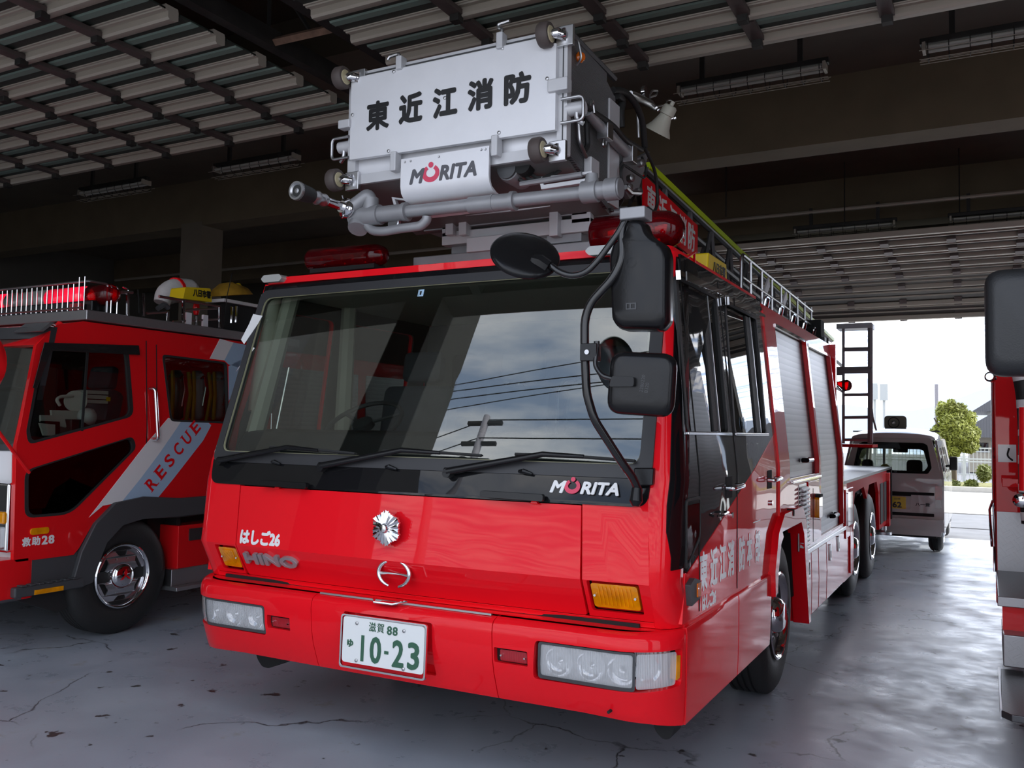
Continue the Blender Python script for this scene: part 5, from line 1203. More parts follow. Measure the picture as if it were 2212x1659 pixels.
# side mirror poking in from the left, red
q = aty(0, 785, .15); MB().loft([[Vector((q[0]+.04*k_-.13, .12+.07*math.cos(a), q[1]+.17*s_*math.sin(a))) for a in [2*PI*j/20 for j in range(20)]] for k_, s_ in ((0, .8), (1, 1), (2, 1), (3, .97), (3.4, .8))]).build('side_mirror', REDL, R, smooth=60)
qm = Vector((q[0]-.08, .12, q[1]-.16)); MB().tube([qm, qm+Vector((.0, 0, -.15)), Vector((SX-.0, .42, 1.16))], .012, 8, .04).build('mirror_arm', REDL, R)
# seats inside
def rseat(x, y, mat):
    s = MB().box(x-.24, x+.24, y, y+.45, 1.0, 1.20).build('cab_seat', mat, R, .04, seg=3)
    MB().slab([(y+.36, 1.1), (y+.50, 1.1), (y+.62, 1.72), (y+.50, 1.76)], [], lambda u, v, d: Vector((x-.22+d, u, v)), .44).build('seat_back', mat, s, .04, seg=3)
    MB().slab([(y+.53, 1.76), (y+.62, 1.74), (y+.64, 1.92), (y+.57, 1.93)], [], lambda u, v, d: Vector((x-.13+d, u, v)), .26).build('headrest', mat, s, .03, seg=3)
rseat(-3.72, .80, SEATM); rseat(-4.8, .75, SEATM)
MB().box(-5.2, SX-.12, 1.95, 2.35, .96, 1.22).build('rear_bench', SEATM, R, .03)
# body behind the cab
MB().box(-5.35, SX-.0, 2.50, 7.2, .50, 2.15).build('equipment_body', REDL, R, .02)
for a in (2.62, 3.9, 5.9): MB().box(SX-.01, SX+.008, a, a+1.15, .95, 2.0).build('roller_shutter', SHUT, R)
MB().cyl((SX+.02, 2.58, 1.25), (SX+.02, 2.58, 1.80), .014).build('body_handle', CHROME, R)
MB().box(SX-.30, SX+.02, 1.62, 2.45, .30, .72).build('side_locker', REDL, R, .006)
MB().box(SX-.01, SX+.03, 1.72, 2.40, .60, .69).build('locker_recess', TREADD, R)
MB().box(SX-.30, SX+.10, 1.55, 2.40, .245, .275).build('tread_step', TREAD, R, .006)
MB().box(SX-.28, SX+.03, 1.56, 2.38, .275, .40).build('step_box', STEEL, R, .004)
ch_ = MB(); ch_.box(-4.8, -4.65, .5, 7, .45, .7); ch_.box(-3.8, -3.65, .5, 7, .45, .7); ch_.box(-5.2, -3.3, 1.5, 2.5, .55, .9); ch_.cyl((-5.2, 1.155, .41), (-3.3, 1.155, .41), .06); ch_.build('chassis', DARK, R)
MB().box(-5.3, SX-.28, .6, 1.62, .86, .9).build('arch_liner', MATTE, R)
MB().box(-5.3, SX-.05, 1.66, 1.70, .35, .9).build('arch_liner', MATTE, R)
# roof platform
YP0 = .80
pf = MB().box(-5.36, SX-.02, YP0, 2.95, 2.195, 2.265).build('roof_platform', TREAD, R, .006)
PX = SX-.06
# guard of closely set bars in front of the light bar
gb = MB().tube([(-5.3, YP0+.02, 2.285), (PX-.04, YP0+.02, 2.285)], .008, 6).build('bar_guard', STEEL, R)
for k in range(34):
    x = PX-.02-.058*k
    if x < -5.3: break
    MB().tube([(x, YP0+.02, 2.27), (x, YP0+.02, 2.455 if k > 1 else 2.50)], .0045, 6).build('guard_bar', CHROME, gb)
MB().tube([(-5.3, YP0+.05, 2.475), (PX-.02, YP0+.05, 2.475), (PX-.02, YP0+.20, 2.475), (PX-.02, YP0+.20, 2.27)], .008, 6, .02).build('guard_top_bar', STEEL, gb)
for y in (YP0+.22, YP0+.27, YP0+.36): MB().tube([(PX, y, 2.27), (PX, y, 2.46), (PX-.06, y, 2.48)], .006, 6, .02).build('guard_bar', CHROME, gb)
# light bar
MB().box(-5.1, PX-.10, YP0+.14, YP0+.34, 2.27, 2.36).build('light_bar_base', PLAST, R, .01)
def lobe(x0_, x1_, mat, nm):
    MB().lathe([(0, .055), (.02, .078), (x1_-x0_-.05, .078), (x1_-x0_, .03)], (x0_, YP0+.24, 2.405), (1, 0, 0), 24).build(nm, mat, R, smooth=60)
q0 = aty(112, 625, YP0+.24)[0]; q1 = aty(252, 625, YP0+.24)[0]
REDLIT = pbr('lit_red_lens', (.6, .004, .02), .15, coat=1, emis=(1, .01, .05), emis_s=.5)
lobe(q0, q0+(q1-q0)*.62, REDLIT, 'red_light_dome'); lobe(q0+(q1-q0)*.62, q1, BEACON, 'red_light_dome')
lobe(aty(25, 640, YP0+.24)[0], q0, pbr('grey_clear_lens', (.25, .26, .24), .1, coat=1), 'clear_light_dome'); lobe(aty(25, 640, YP0+.24)[0]-.6, aty(25, 640, YP0+.24)[0], REDLIT, 'red_light_dome')
MB().box(aty(150, 655, YP0+.1)[0], aty(174, 655, YP0+.1)[0], YP0+.10, YP0+.13, 2.285, 2.335).build('small_red_lamp', REDLENS, R)
# pipe rails on the platform
def L3(cx__, cy__, x=SX-.05): y, z = atx(cx__*.3165, 550+cy__*.3165, x); return Vector((x, y, z))
rl = MB().tube([L3(830, 258), L3(905, 258)], .012, 8).build('pipe_rail', STEEL, R)
for (x, y0_, y1_) in ((870, 262, 410), (978, 265, 420), (1145, 390, 450), (1250, 310, 462), (1498, 355, 498), (1342, 420, 480)):
    MB().tube([L3(x, y0_), L3(x, y1_)], .013, 8).build('rail_post', CHROME, rl)
MB().tube([L3(1000, 400), L3(1150, 392)], .010, 8).build('rail_bar', STEEL, rl)
MB().tube([L3(1085, 285), L3(1290, 318), L3(1500, 355)], .011, 8).build('rail_bar', STEEL, rl)
MB().tube([L3(1255, 378), L3(1480, 368)], .009, 8).build('rail_bar', STEEL, rl)
MB().tube([L3(1180, 458), L3(1490, 440)], .009, 8).build('rail_bar', STEEL, rl)
MB().tube([L3(1075, 370), L3(1120, 340), L3(1150, 365)], .02, 8, .02).build('bent_pipe', PLASTG, rl)
for (x, y) in ((1285, 440), (1398, 455)): q = L3(x, y); MB().box(q.x-.01, q.x+.01, q.y-.025, q.y+.025, q.z-.045, q.z+.05).build('rail_plate', SHEET, rl)
MB().tube([L3(950, 400), L3(942, 240)], .004, 6).build('whip_antenna', MATTE, R)
MB().tube([L3(1530, 490), L3(1550, 280), L3(1585, 125)], .0035, 6).build('whip_antenna', MATTE, R)
q0, q1 = L3(1250, 292, SX-.1), L3(1447, 325, SX-.1)
sg = MB().slab(rpoly([(q0.y, q0.z-.01), (q1.y, q1.z+.0), (q1.y-.02, q1.z+.11), (q0.y+.02, q0.z+.085)], .012), [], lambda u, v, d: Vector((SX-.1-d, u, v)), .16).build('yellow_roof_sign', YEL, R, .008)
text_fit('八日市署', (q1.y-q0.y)*.62, .062, ext=.001, bold=.005).xf(frame((SX-.098, (q0.y+q1.y)/2+.04, (q0.z+q1.z)/2+.055), (0, 1, .02), (0, 0, 1))).build('sign_lettering', BLACK_L, sg)
# ---- loads on the rescue truck's roof
DH = bpy.data.objects
dk = MB().tube([L3(1105, 330, -3.62), L3(1120, 285, -3.62), L3(1180, 245, -3.62), L3(1290, 245, -3.62), L3(1300, 280, -3.62)], [.065, .085, .10, .10, .08], 16, .1).build('air_duct_hose', pbr('white_duct_cloth', (.62, .62, .60), .7, bump=.5, bscale=25), None, smooth=60)
tag(dk, 'white collapsed air duct hose behind the yellow sign on the rescue truck roof', 'duct hose')
MB().tube([L3(1196, 243, -3.62), L3(1214, 241, -3.62)], .106, 16).build('red_band', REDL, dk, smooth=60)
yb = MB(); p0, p1 = L3(1465, 285, -3.6), L3(1690, 275, -3.6)
rings = []
for t in [k/8 for k in range(9)]:
    c = p0.lerp(p1, t); h = .02+.095*math.sin(PI*min(1, t*1.1+.05))**.6; w = .16*math.sin(PI*min(.98, max(.04, t)))**.35
    rings.append([c + Vector((w*math.cos(a), .0, max(0, math.sin(a))*h*(1+.12*math.sin(5*t*PI+a*2)))) for a in [2*PI*j/16 for j in range(16)]])
yb.loft(rings); ybo = yb.build('canvas_bag', YELC, None, smooth=80); tag(ybo, 'ochre yellow canvas bag lying on the white board of the rescue truck roof', 'bag')
MB().tube([L3(1560, 215, -3.6), L3(1575, 200, -3.6), L3(1590, 215, -3.6), L3(1630, 195, -3.6), L3(1645, 215, -3.6)], .008, 6, .02).build('bag_strap', YEL, ybo)
wb0, wb1 = L3(1445, 300, -3.6), L3(1660, 292, -3.6)
wb = MB().box(-3.75, -3.45, wb0.y, wb1.y+.6, wb0.z-.035, wb0.z-.005).build('white_board', WHITEP, R, .004)
MB().box(-3.7, -3.5, wb0.y+.05, wb1.y+.3, 2.265, wb0.z-.035).build('board_stand', DARK, R)
MB().box(-5.0, -4.1, 1.9, 2.8, 2.265, 2.40).build('roof_gear_box', DARK, R, .02)
for k, (x, y) in enumerate(((1580, 420), (1610, 415))): q = L3(x, y, -3.4); MB().tube([q+Vector((0, 0, -.06)), q+Vector((0, 0, .08))], .012, 6).build('chrome_clip', CHROME, R)
q = L3(1340, 370, -3.35); MB().lathe([(-.05, .02), (0, .03), (.05, .02)], q, (0, 0, 1), 12).build('red_cap', REDL, R)
# ---- things seen behind the door window of the rescue truck
def inside(cx__, cy__, x): y, z = atx(cx__*.3165, 550+cy__*.3165, x); return Vector((x, y, z))
def paper(name, pts, x, mat, label, cat, th=.02):
    o = MB().slab([tuple(inside(a, b, x).yz) for a, b in pts], [], lambda u, v, d: Vector((x-d, u, v)), th).build(name, mat, None, .002)
    return tag(o, label, cat)
PAP = pbr('paper_white', (.62, .62, .56), .7)
MB().box(-3.62, -3.18, .42, .78, 1.22, inside(300, 1250, -3.3).z-.02).build('dash_shelf', DASH, R, .01)
a = paper('notepad', ((272, 1150), (378, 1160), (378, 1235), (300, 1235)), -3.26, PAP, 'white notepad leaning in front on the rescue truck dashboard', 'notepad')
a = paper('black_clipboard', ((285, 1135), (410, 1140), (410, 1220), (320, 1235)), -3.30, PLAST, 'black clipboard behind the notepad on the rescue truck dashboard', 'clipboard')
a = paper('document_folder', ((278, 1095), (440, 1098), (455, 1175), (450, 1180), (280, 1140)), -3.34, PAP, 'cream folder standing on the rescue truck dashboard, in the middle of the papers', 'folder')
a = paper('map_booklet', ((350, 1062), (535, 1065), (538, 1145), (500, 1145), (355, 1100)), -3.40, PAP, 'tall cream booklet at the back of the papers in the rescue truck', 'booklet')
sb = MB(); q = inside(592, 1108, -3.33); sb.lathe([(-.06, .02), (-.045, .05), (0, .065), (.04, .06), (.06, .03)], q, (.2, 1, .1), 14); sbo = sb.build('plastic_bag', pbr('white_plastic_bag', (.6, .64, .62), .3, bump=.8, bscale=20), None, smooth=80); tag(sbo, 'crumpled white plastic bag beside the booklet in the rescue truck', 'bag')
q = inside(655, 970, -3.46)
bx_ = MB().box(q.x-.1, q.x+.02, q.y-.09, q.y+.09, q.z-.05, q.z+.045).build('binder_stack', PAP, None, .004); tag(bx_, 'white binders with a yellow tag by the seat in the rescue truck', 'binders')
for dz in (-.02, .015): MB().box(q.x+.02, q.x+.024, q.y-.085, q.y+.085, q.z+dz-.003, q.z+dz+.003).build('binder_edge', PLAST, bx_)
MB().box(q.x+.02, q.x+.03, q.y+.07, q.y+.10, q.z-.03, q.z).build('yellow_tag', YEL, bx_)
q = inside(455, 1000, -3.50)
mg = MB().lathe([(0, .075), (.01, .078), (.03, .055), (.10, .035), (.14, .03)], q+Vector((.06, .03, 0)), (-.8, .4, .1), 24).build('loudhailer', PAP, None, smooth=60); tag(mg, 'white loudhailer with looped handle on the rescue truck dashboard', 'loudhailer')
MB().tube([inside(410, 1030, -3.45), inside(385, 990, -3.45), inside(410, 970, -3.45), inside(500, 965, -3.45)], .012, 8, .03).build('loop_handle', PAP, mg)
MB().box(-3.60, -3.30, inside(455, 1000, -3.5).y-.1, inside(590, 1000, -3.5).y+.2, 1.3, q.z-.13).build('centre_console', DASH, R, .01)
# breathing sets behind the rear window
for k, (cx__, lab) in enumerate(((1200, 'foremost breathing apparatus hanging behind the rescue truck rear side window'), (1342, 'middle breathing apparatus hanging behind the rescue truck rear side window'), (1480, 'rearmost breathing apparatus hanging behind the rescue truck rear side window'))):
    q = inside(cx__, 950, -3.45)
    s = tag(MB().lathe([(-.22, .03), (-.19, .062), (.14, .064), (.19, .03)], q, (0, 0, 1), 20).build('breathing_apparatus', [pbr('dark_cylinder', (.05, .07, .06), .3), pbr('grey_cylinder', (.3, .3, .3), .3)][k > 0], None, smooth=60), lab, 'breathing apparatus', 'breathing apparatus sets in the rescue truck')
    for dy in (-.085, .075): MB().tube([q+Vector((.05, dy, .18)), q+Vector((.075, dy*1.1, .0)), q+Vector((.05, dy*.9, -.22))], .016, 6).build('shoulder_strap', YELC, s)
    MB().tube([q+Vector((.07, -.03, .12)), q+Vector((.08, 0, .15)), q+Vector((.08, .02, .05)), q+Vector((.07, .0, -.1))], .008, 6, .02).build('chrome_valve', CHROME, s)

# ================================================================== engine on the right
E_ = thing('pump_truck', (3.3, 3.0, 0), 'red pump truck cut off by the right edge, with chequer plate steps', 'fire truck', 'fire engines in the station')
XE = 2.345; YE = 3.2
def ey(px, py, y=YE): return aty(px, py, y)
zt_ = 2.32
MB().box(XE, 4.45, YE, 5.0, .45, zt_).build('pump_body', REDL, E_, .01)
z1, z2 = ey(2160, 998)[1], ey(2160, 960)[1]
MB().box(XE+.02, XE+.12, YE-.006, YE, z1, z2).build('white_panel', WHITEP, E_)
zt1, zt2 = ey(2160, 1235)[1], ey(2160, 1105)[1]
MB().box(XE+.01, 3.4, YE-.012, YE, zt1, zt2).build('chequer_panel', TREAD, E_)
MB().tube([(XE-.005, YE-.01, zt1), (XE-.005, YE-.01, zt_-.05)], .009, 8).build('edge_strip', CHROME, E_)
MB().box(XE-.008, XE, YE+.05, 4.9, .9, 2.1).build('side_shutter', SHUT, E_)
MB().tube([(XE-.012, YE-.03, ey(2145, 1080)[1]), (XE-.03, YE-.03, ey(2145, 1100)[1]), (XE-.02, YE-.03, ey(2145, 1180)[1])], .008, 8).build('grab_bar', CHROME, E_)
q = aty(2140, 815, 2.6); lw = MB().lathe([(-.025, .012), (-.02, .028), (.02, .030), (.03, .02)], (q[0], 2.6, q[1]), (-.2, -1, .1), 16).build('side_lamp', CHROME, E_); MB().tube([(q[0], 2.6, q[1]+.02), (q[0]+.02, 2.62, q[1]+.06), (XE+.2, 2.8, q[1]+.08)], .01, 8, .02).build('lamp_arm', CHROME, lw)
# steps stacked towards the camera
Y1 = 2.15
s1 = MB().box(XE, 3.3, Y1, YE-.01, zt1-.015, zt1+.01).build('boarding_step', TREADD, E_, .006)
MB().box(XE-.002, 3.3, Y1-.01, Y1+.006, zt1-.04, zt1+.01).build('step_nosing', TREAD, s1, .004)
zr = aty(2180, 1362, Y1)[1]
MB().box(XE+.02, 3.3, Y1+.01, YE, zr, zt1-.015).build('step_riser', REDL, E_)
zq = aty(2185, 1440, Y1-.1)[1]
MB().box(XE+.02, 3.3, Y1-.12, Y1+.4, zq, zr-.0).build('step_box', TREAD, E_, .006)
za = aty(2170, 1420, Y1-.15)[1]
p0, p1 = atz(2172, 1400, .30), atz(2192, 1545, .30)
MB().slab([(XE+.01, 2.1), (XE+.0, p1[1]+.05), (XE+.04, p1[1]), (3.0, p1[1]), (3.0, 2.1)], [], lambda u, v, d: Vector((u, v, .27+d)), .03).build('folding_step', TREADD, E_, .004)
MB().box(XE-.004, XE+.004, p1[1]+.05, 2.1, .262, .306).build('step_edge', STEEL, E_)
# suction hose, black with white bands, standing in the recess
hs = [aty(px, py, 2.9) for px, py in ((2188, 800), (2198, 850), (2203, 930), (2203, 1040), (2210, 1130))]
hp = [Vector((x+.045, 2.9, z)) for x, z in hs]
hp = [hp[0]+Vector((-.01, .02, .2))]+hp
ho_ = MB().tube(hp, .055, 18, .1, n=6).build('suction_hose', RUB, E_, smooth=60)
path = fillet(hp, .2, 6)
for t in range(7):
    z = hp[1].z - .04 - t*.165
    for a, b in zip(hp, hp[1:]):
        if (a.z-z)*(b.z-z) <= 0:
            q = a.lerp(b, (a.z-z)/(a.z-b.z)); d_v = (b-a).normalized(); tl = Vector((.25, 0, 1)); MB().tube([q-d_v*.03, q+d_v*.02], .0565, 18).build('white_band', WHITEP, ho_, smooth=60); break
MB().box(hp[3].x-.14, hp[3].x+.1, 2.93, 2.97, ey(2180, 1048)[1], ey(2180, 1030)[1]).build('hose_bracket', REDL, E_, .004)
MB().tube([Vector((aty(2180, 968, 3.1)[0], 3.1, aty(2180, 968, 3.1)[1])), Vector((aty(2175, 985, 3.1)[0], 3.1, aty(2175, 985, 3.1)[1])), Vector((aty(2188, 995, 3.1)[0], 3.1, aty(2188, 995, 3.1)[1]))], .006, 6, .02).build('black_hook', MATTE, E_)
MB().tube([Vector((aty(2215, y_, 2.0)[0], 2.0, aty(2215, y_, 2.0)[1])) for y_ in (880, 960, 1020, 1060)], .03, 10).build('red_handle', REDL, E_)
q = aty(2208, 1080, 2.4); MB().lathe([(0, .03), (.02, .04), (.05, .035), (.06, .015)], (q[0], 2.4, q[1]), (-.3, -1, 0), 16).build('outlet_valve', CHROME, E_)
# big black mirror near the camera and its arm
c = Vector((2.418, .02, 1.843)); rings = []
for (d, s) in ((.045, .93), (.03, 1.0), (-.02, 1.0), (-.05, .96), (-.066, .88), (-.074, .72)):
    rings.append([c + Vector((x, d, z)) for x, z in rpoly(rect(-.118*s, .118*s, -.168*s, .168*s), .055*s, 6)])
emi = MB().loft(rings).build('door_mirror', pbr('mirror_black_plastic', (.022, .023, .025), .42, bump=.1, bscale=200), E_, smooth=50)
MB().slab(rpoly(rect(2.34, 2.50, 1.775, 1.965), .02), [rpoly(rect(2.3412, 2.4988, 1.7762, 1.9638), .02)], lambda u, v, d: Vector((u, -.0455+d, v)), .0015).build('moulded_line', MATTE, emi)
MB().tube([(2.50, .03, 1.90), (2.60, .05, 1.92), (2.75, .25, 1.92)], .014, 8, .04).build('mirror_arm', BTUBE, emi)
cb_ = MB().slab(rpoly([(.35, .45), (1.95, .45), (1.95, 2.1), (.62, 2.1), (.35, 1.3)], .06), [], lambda u, v, d: Vector((2.74+d, u, v)), 1.75).build('cab', REDL, E_, .02)
MB().slab(rpoly([(.55, 1.30), (1.3, 1.30), (1.3, 1.95), (.72, 1.95)], .04), [], lambda u, v, d: Vector((2.735+d, u, v)), .01).build('cab_window', BLKP, E_)
wheel(E_, (2.80, .95, .38), -1, R=.38, wid=.22, rim=.20, name='road_wheel', holes=6); wheel(E_, (2.40, 4.2, .38), -1, R=.38, wid=.22, rim=.20, name='road_wheel', holes=6)
# ================================================================== white van beyond
V_ = thing('rescue_van', (1.2, 10.6, 0), 'small white van with loudspeaker on its roof and yellow number plate, outside the rear door', 'van')
YV = 9.3
def v2(px, py): return aty(px, py, YV)
xc = .5*(v2(1818, 1060)[0]+v2(2040, 1060)[0])
def sym(pts): return pts + [(2*xc-x, z) for x, z in pts[::-1]]
rt = [v2(*p) for p in ((2033, 1160), (2040, 1120), (2039, 1055), (2026, 1000), (2012, 952), (2000, 938), (1965, 931))]
rear = sym(rt)
def vy(z): return lerp([(.2, 0), (.55, 0), (.95, .02), (1.45, .16), (1.6, .30)], z)
def VF(u, v, d): return Vector((u, YV+vy(v)+d, v))
wn = sym([v2(*p) for p in ((2004, 1024), (2012, 1012), (2002, 962), (1992, 957))])
pn = MB().slab(rear, [rpoly(wn, .02)], VF, .03, (), [.55, .95, 1.2, 1.45]).build('tailgate', VANP, V_, .006)
MB().slab(rpoly(wn, .02), [], lambda u, v, d: VF(u, v, d+.008), .004, (), [1.2, 1.45]).build('rear_window', SIDEGLASS, V_)
wi = sym([v2(*p) for p in ((1996, 1018), (2004, 1008), (1994, 974), (1986, 971))])
MB().slab(rpoly(wn, .02), [rpoly(wi, .02)], lambda u, v, d: VF(u, v, d-.003), .006, (), [1.2, 1.45]).build('window_surround', BLKP, V_)
# sides, roof, front
hw = rt[1][0]-xc
def vside(s):
    pr = [(YV+.02, .28), (YV+.02, .95), (YV+.20, 1.44), (YV+2.3, 1.44), (YV+2.85, .95), (YV+3.05, .75), (YV+3.05, .28)]
    ho = [rpoly([(YV+.25, 1.0), (YV+.32, 1.34), (YV+1.0, 1.34), (YV+1.0, 1.0)], .03), rpoly([(YV+1.1, 1.0), (YV+1.1, 1.34), (YV+2.2, 1.34), (YV+2.6, .97)], .03)]
    def m(u, v, d): return Vector((xc+s*(lerp([(.3, hw), (.95, hw), (1.45, hw*.86)], v)-d), u, v))
    o = MB().slab(pr, ho, m, .03, (), [.95, 1.2]).build('body_side', VANP, V_, .006)
    for h in ho: MB().slab(h, [], lambda u, v, d: m(u, v, d+.01), .004, (), [.95, 1.2]).build('side_window', TINTGLASS, V_)
vside(1); vside(-1)
zr_ = v2(1930, 930)[1]
MB().loft([[Vector((xc+hw*.86*math.cos(a)*s_, YV+y_, 1.44+(zr_+dz-1.44)*math.sin(a)**.6 if math.sin(a) > 0 else 1.44)) for a in [PI*k/16 for k in range(17)]] for y_, s_, dz in ((.17, .97, -.03), (.30, 1, .02), (1.2, 1, .05), (2.2, .98, .0), (2.5, .93, -.10))]).build('van_roof', VANP, V_, smooth=60)
MB().slab([(xc-hw*.97, .30), (xc+hw*.97, .30), (xc+hw*.97, .90), (xc-hw*.97, .90)], [], lambda u, v, d: Vector((u, YV+3.0+d, v)), .03).build('front_panel', VANP, V_)
MB().box(xc-hw*.95, xc+hw*.95, YV+.1, YV+3, .30, .36).build('van_floor', DARK, V_)
for sgn in (1, -1):
    w_ = MB(); w_.tube([(xc+sgn*hw*.95, YV+2.9, .92), (xc+sgn*hw*.84, YV+2.35, 1.44)], .03, 6); w_.build('front_pillar', VANP, V_)
MB().slab(rect(xc-hw*.9, xc+hw*.9, .92, 1.42), [], lambda u, v, d: Vector((u, YV+2.92-(v-.92)*1.05+d, v)), .004).build('windscreen', SIDEGLASS, V_)
for (a, b) in (((1862, 992), (1885, 1018)), ((1958, 993), (1992, 1020))):
    yy = YV+1.75; p, q = aty(*a, yy), aty(*b, yy)
    s = MB().slab(rpoly([(p[0], q[1]-.45), (q[0], q[1]-.45), (q[0], p[1]), (p[0], p[1])], .06), [], lambda u, v, d: Vector((u, yy+d, v)), .12).build('van_seat', MATTE, V_, .03)
p, q = aty(1935, 965, YV+2.0), aty(1964, 976, YV+2.0); MB().box(p[0]-.04, q[0]-.04+.02, YV+2.0, YV+2.04, q[1]-.012, p[1]-.02).build('interior_mirror', MATTE, V_, .01)
MB().box((p[0]+q[0])/2-.04, (p[0]+q[0])/2-.02, YV+2.02, YV+2.04, p[1]-.02, p[1]+.07).build('mirror_stem', MATTE, V_)
p, q = aty(1893, 962, YV+1.2), aty(1897, 1010, YV+1.2); MB().cyl((p[0]+.1, YV+1.2, p[1]), (p[0]+.1, YV+1.2, q[1]), .015).build('grab_pole', STEEL, V_)
yb_ = aty(1912, 1008, YV+.8); o = MB().lathe([(-.06, .02), (-.03, .06), (.03, .06), (.06, .02)], (yb_[0], YV+.8, yb_[1]-.02), (0, 0, 1), 16).build('yellow_helmet', YEL, None, smooth=70); tag(o, 'yellow helmet seen through the rear window of the white van', 'helmet')
o = MB().box(yb_[0]-.15, yb_[0]+.15, YV+.6, YV+1.0, .36, yb_[1]-.11).build('cargo_box', DARK, V_)
# tail lamp, plate, handle, lettering, bumper
def vbox(name, mat, a, b, t=.02, off=.012, bev=.004, parent=V_):
    p, q = v2(*a), v2(*b); return MB().slab(rpoly(rect(p[0], q[0], q[1], p[1]), .008), [], lambda u, v, d: VF(u, v, d-off), t, (), [.55, .95]).build(name, mat, parent, bev)
vbox('tail_lamp', REDLENS, (2020, 1050), (2035, 1080)); vbox('tail_lamp_clear', pbr('smoked_lens', (.16, .04, .04), .15, coat=1), (2020, 1080), (2034, 1098))
p, q = v2(2020, 1050), v2(2035, 1098); MB().slab(rpoly(rect(2*xc-q[0], 2*xc-p[0], q[1], p[1]), .008), [], lambda u, v, d: VF(u, v, d-.012), .02).build('tail_lamp', REDLENS, V_)
pl_ = vbox('van_number_plate', YEL, (1923, 1072), (1957, 1099), t=.01, off=.016)
pm_ = v2(1938, 1090); text_fit('62', .11, .075, ext=.001, bold=.004).xf(frame(VF(pm_[0], pm_[1], -.018), (1, 0, 0), (0, 0, 1))).build('plate_characters', BLACK_L, pl_)
pm_ = v2(1938, 1077); text_fit('滋賀', .08, .025, ext=.001).xf(frame(VF(pm_[0], pm_[1], -.018), (1, 0, 0), (0, 0, 1))).build('plate_characters', BLACK_L, pl_)
vbox('handle_recess', MATTE, (1908, 1066), (1968, 1072)); vbox('plate_recess', VANP, (1905, 1072), (1968, 1102), t=.01, off=.006)
pm_ = v2(1993, 1090); text_fit('八一豊', .17, .045, ext=.001, bold=.003).xf(frame(VF(pm_[0], pm_[1], -.004), (1, 0, 0), (0, 0, 1))).build('van_lettering', BLACK_L, V_)
vbox('tailgate_seam', MATTE, (1830, 1063), (2018, 1065), t=.004, off=.002, bev=0)
vbox('tailgate_seam', MATTE, (1850, 1108), (2018, 1110), t=.004, off=.002, bev=0)
vbox('rear_bumper', VANP, (1822, 1112), (2038, 1148), t=.10, off=.04, bev=.02)
p = v2(1930, 1150); MB().box(xc-hw*.85, xc+hw*.85, YV+.05, YV+2.8, .20, p[1]+.03).build('underbody', DARK, V_)
for s in (1, -1):
    for y in (YV+.45, YV+2.5): wheel(V_, (xc+s*hw*.95, y, .27), s, R=.27, wid=.17, rim=.15, name='road_wheel', holes=6)
q = v2(2048, 1022); MB().box(q[0]-.05, q[0]+.055, YV+2.0, YV+2.06, 1.0, 1.20).build('door_mirror', MATTE, V_, .02)
MB().box(xc+hw*.9, q[0]-.05, YV+2.0, YV+2.04, 1.05, 1.08).build('mirror_stalk', MATTE, V_)
# roof loudspeaker and rack bars
p, q = aty(1910, 898, YV+.9), aty(1958, 928, YV+.9); w_, h_ = q[0]-p[0], p[1]-q[1]; cz = (p[1]+q[1])/2; cx_ = (p[0]+q[0])/2
sp_ = MB(); rings = []
for d, s in ((.0, 1), (.012, .97), (.05, .55), (.14, .4)):
    rings.append([Vector((cx_+x, YV+.9+d, cz+z)) for x, z in rpoly(rect(-w_/2*s, w_/2*s, -h_/2*s, h_/2*s), .05*s, 5)])
lsp = MB().loft([[Vector((cx_+x*s, YV+.9+d, cz+z*s)) for x, z in rpoly(rect(-w_/2, w_/2, -h_/2, h_/2), .05, 5)] for d, s in ((0, .96), (0, 1.0), (.10, 1.0), (.22, .7))]).build('roof_loudspeaker', pbr('olive_grey_plastic', (.12, .11, .08), .5), V_, smooth=50)
MB().lathe([(0, .025), (-.02, .022), (-.028, .01)], (cx_-.02, YV+.9, cz), (0, 1, 0), 16).build('speaker_centre', STEEL, lsp)
MB().lathe([(-.002, h_*.40), (-.004, h_*.34)], (cx_-.02, YV+.9, cz), (0, 1, 0), 28, cap=False).build('speaker_ring', MATTE, lsp)
MB().box(cx_-.1, cx_+.1, YV+.92, YV+1.05, zr_-.02, q[1]+.02).build('speaker_foot', MATTE, lsp)
for px0, px1 in ((1843, 1880), (1992, 2030)):
    p, q = aty(px0, 931, YV+1.0), aty(px1, 931, YV+1.0); r_b = MB().box(p[0], q[0], YV+.98, YV+1.02, p[1]-.012, p[1]+.005).build('roof_rack_bar', PLASTG, V_)
    xx = p[0]+.08 if px0 > 1900 else q[0]-.08
    xx = q[0]-.10 if px0 > 1900 else p[0]+.10
    MB().tube([(xx, YV+1.0, p[1]), (xx+(.03 if px0 > 1900 else -.03), YV+1.0, p[1]-.22)], .012, 6).build('rack_leg', PLASTG, r_b)

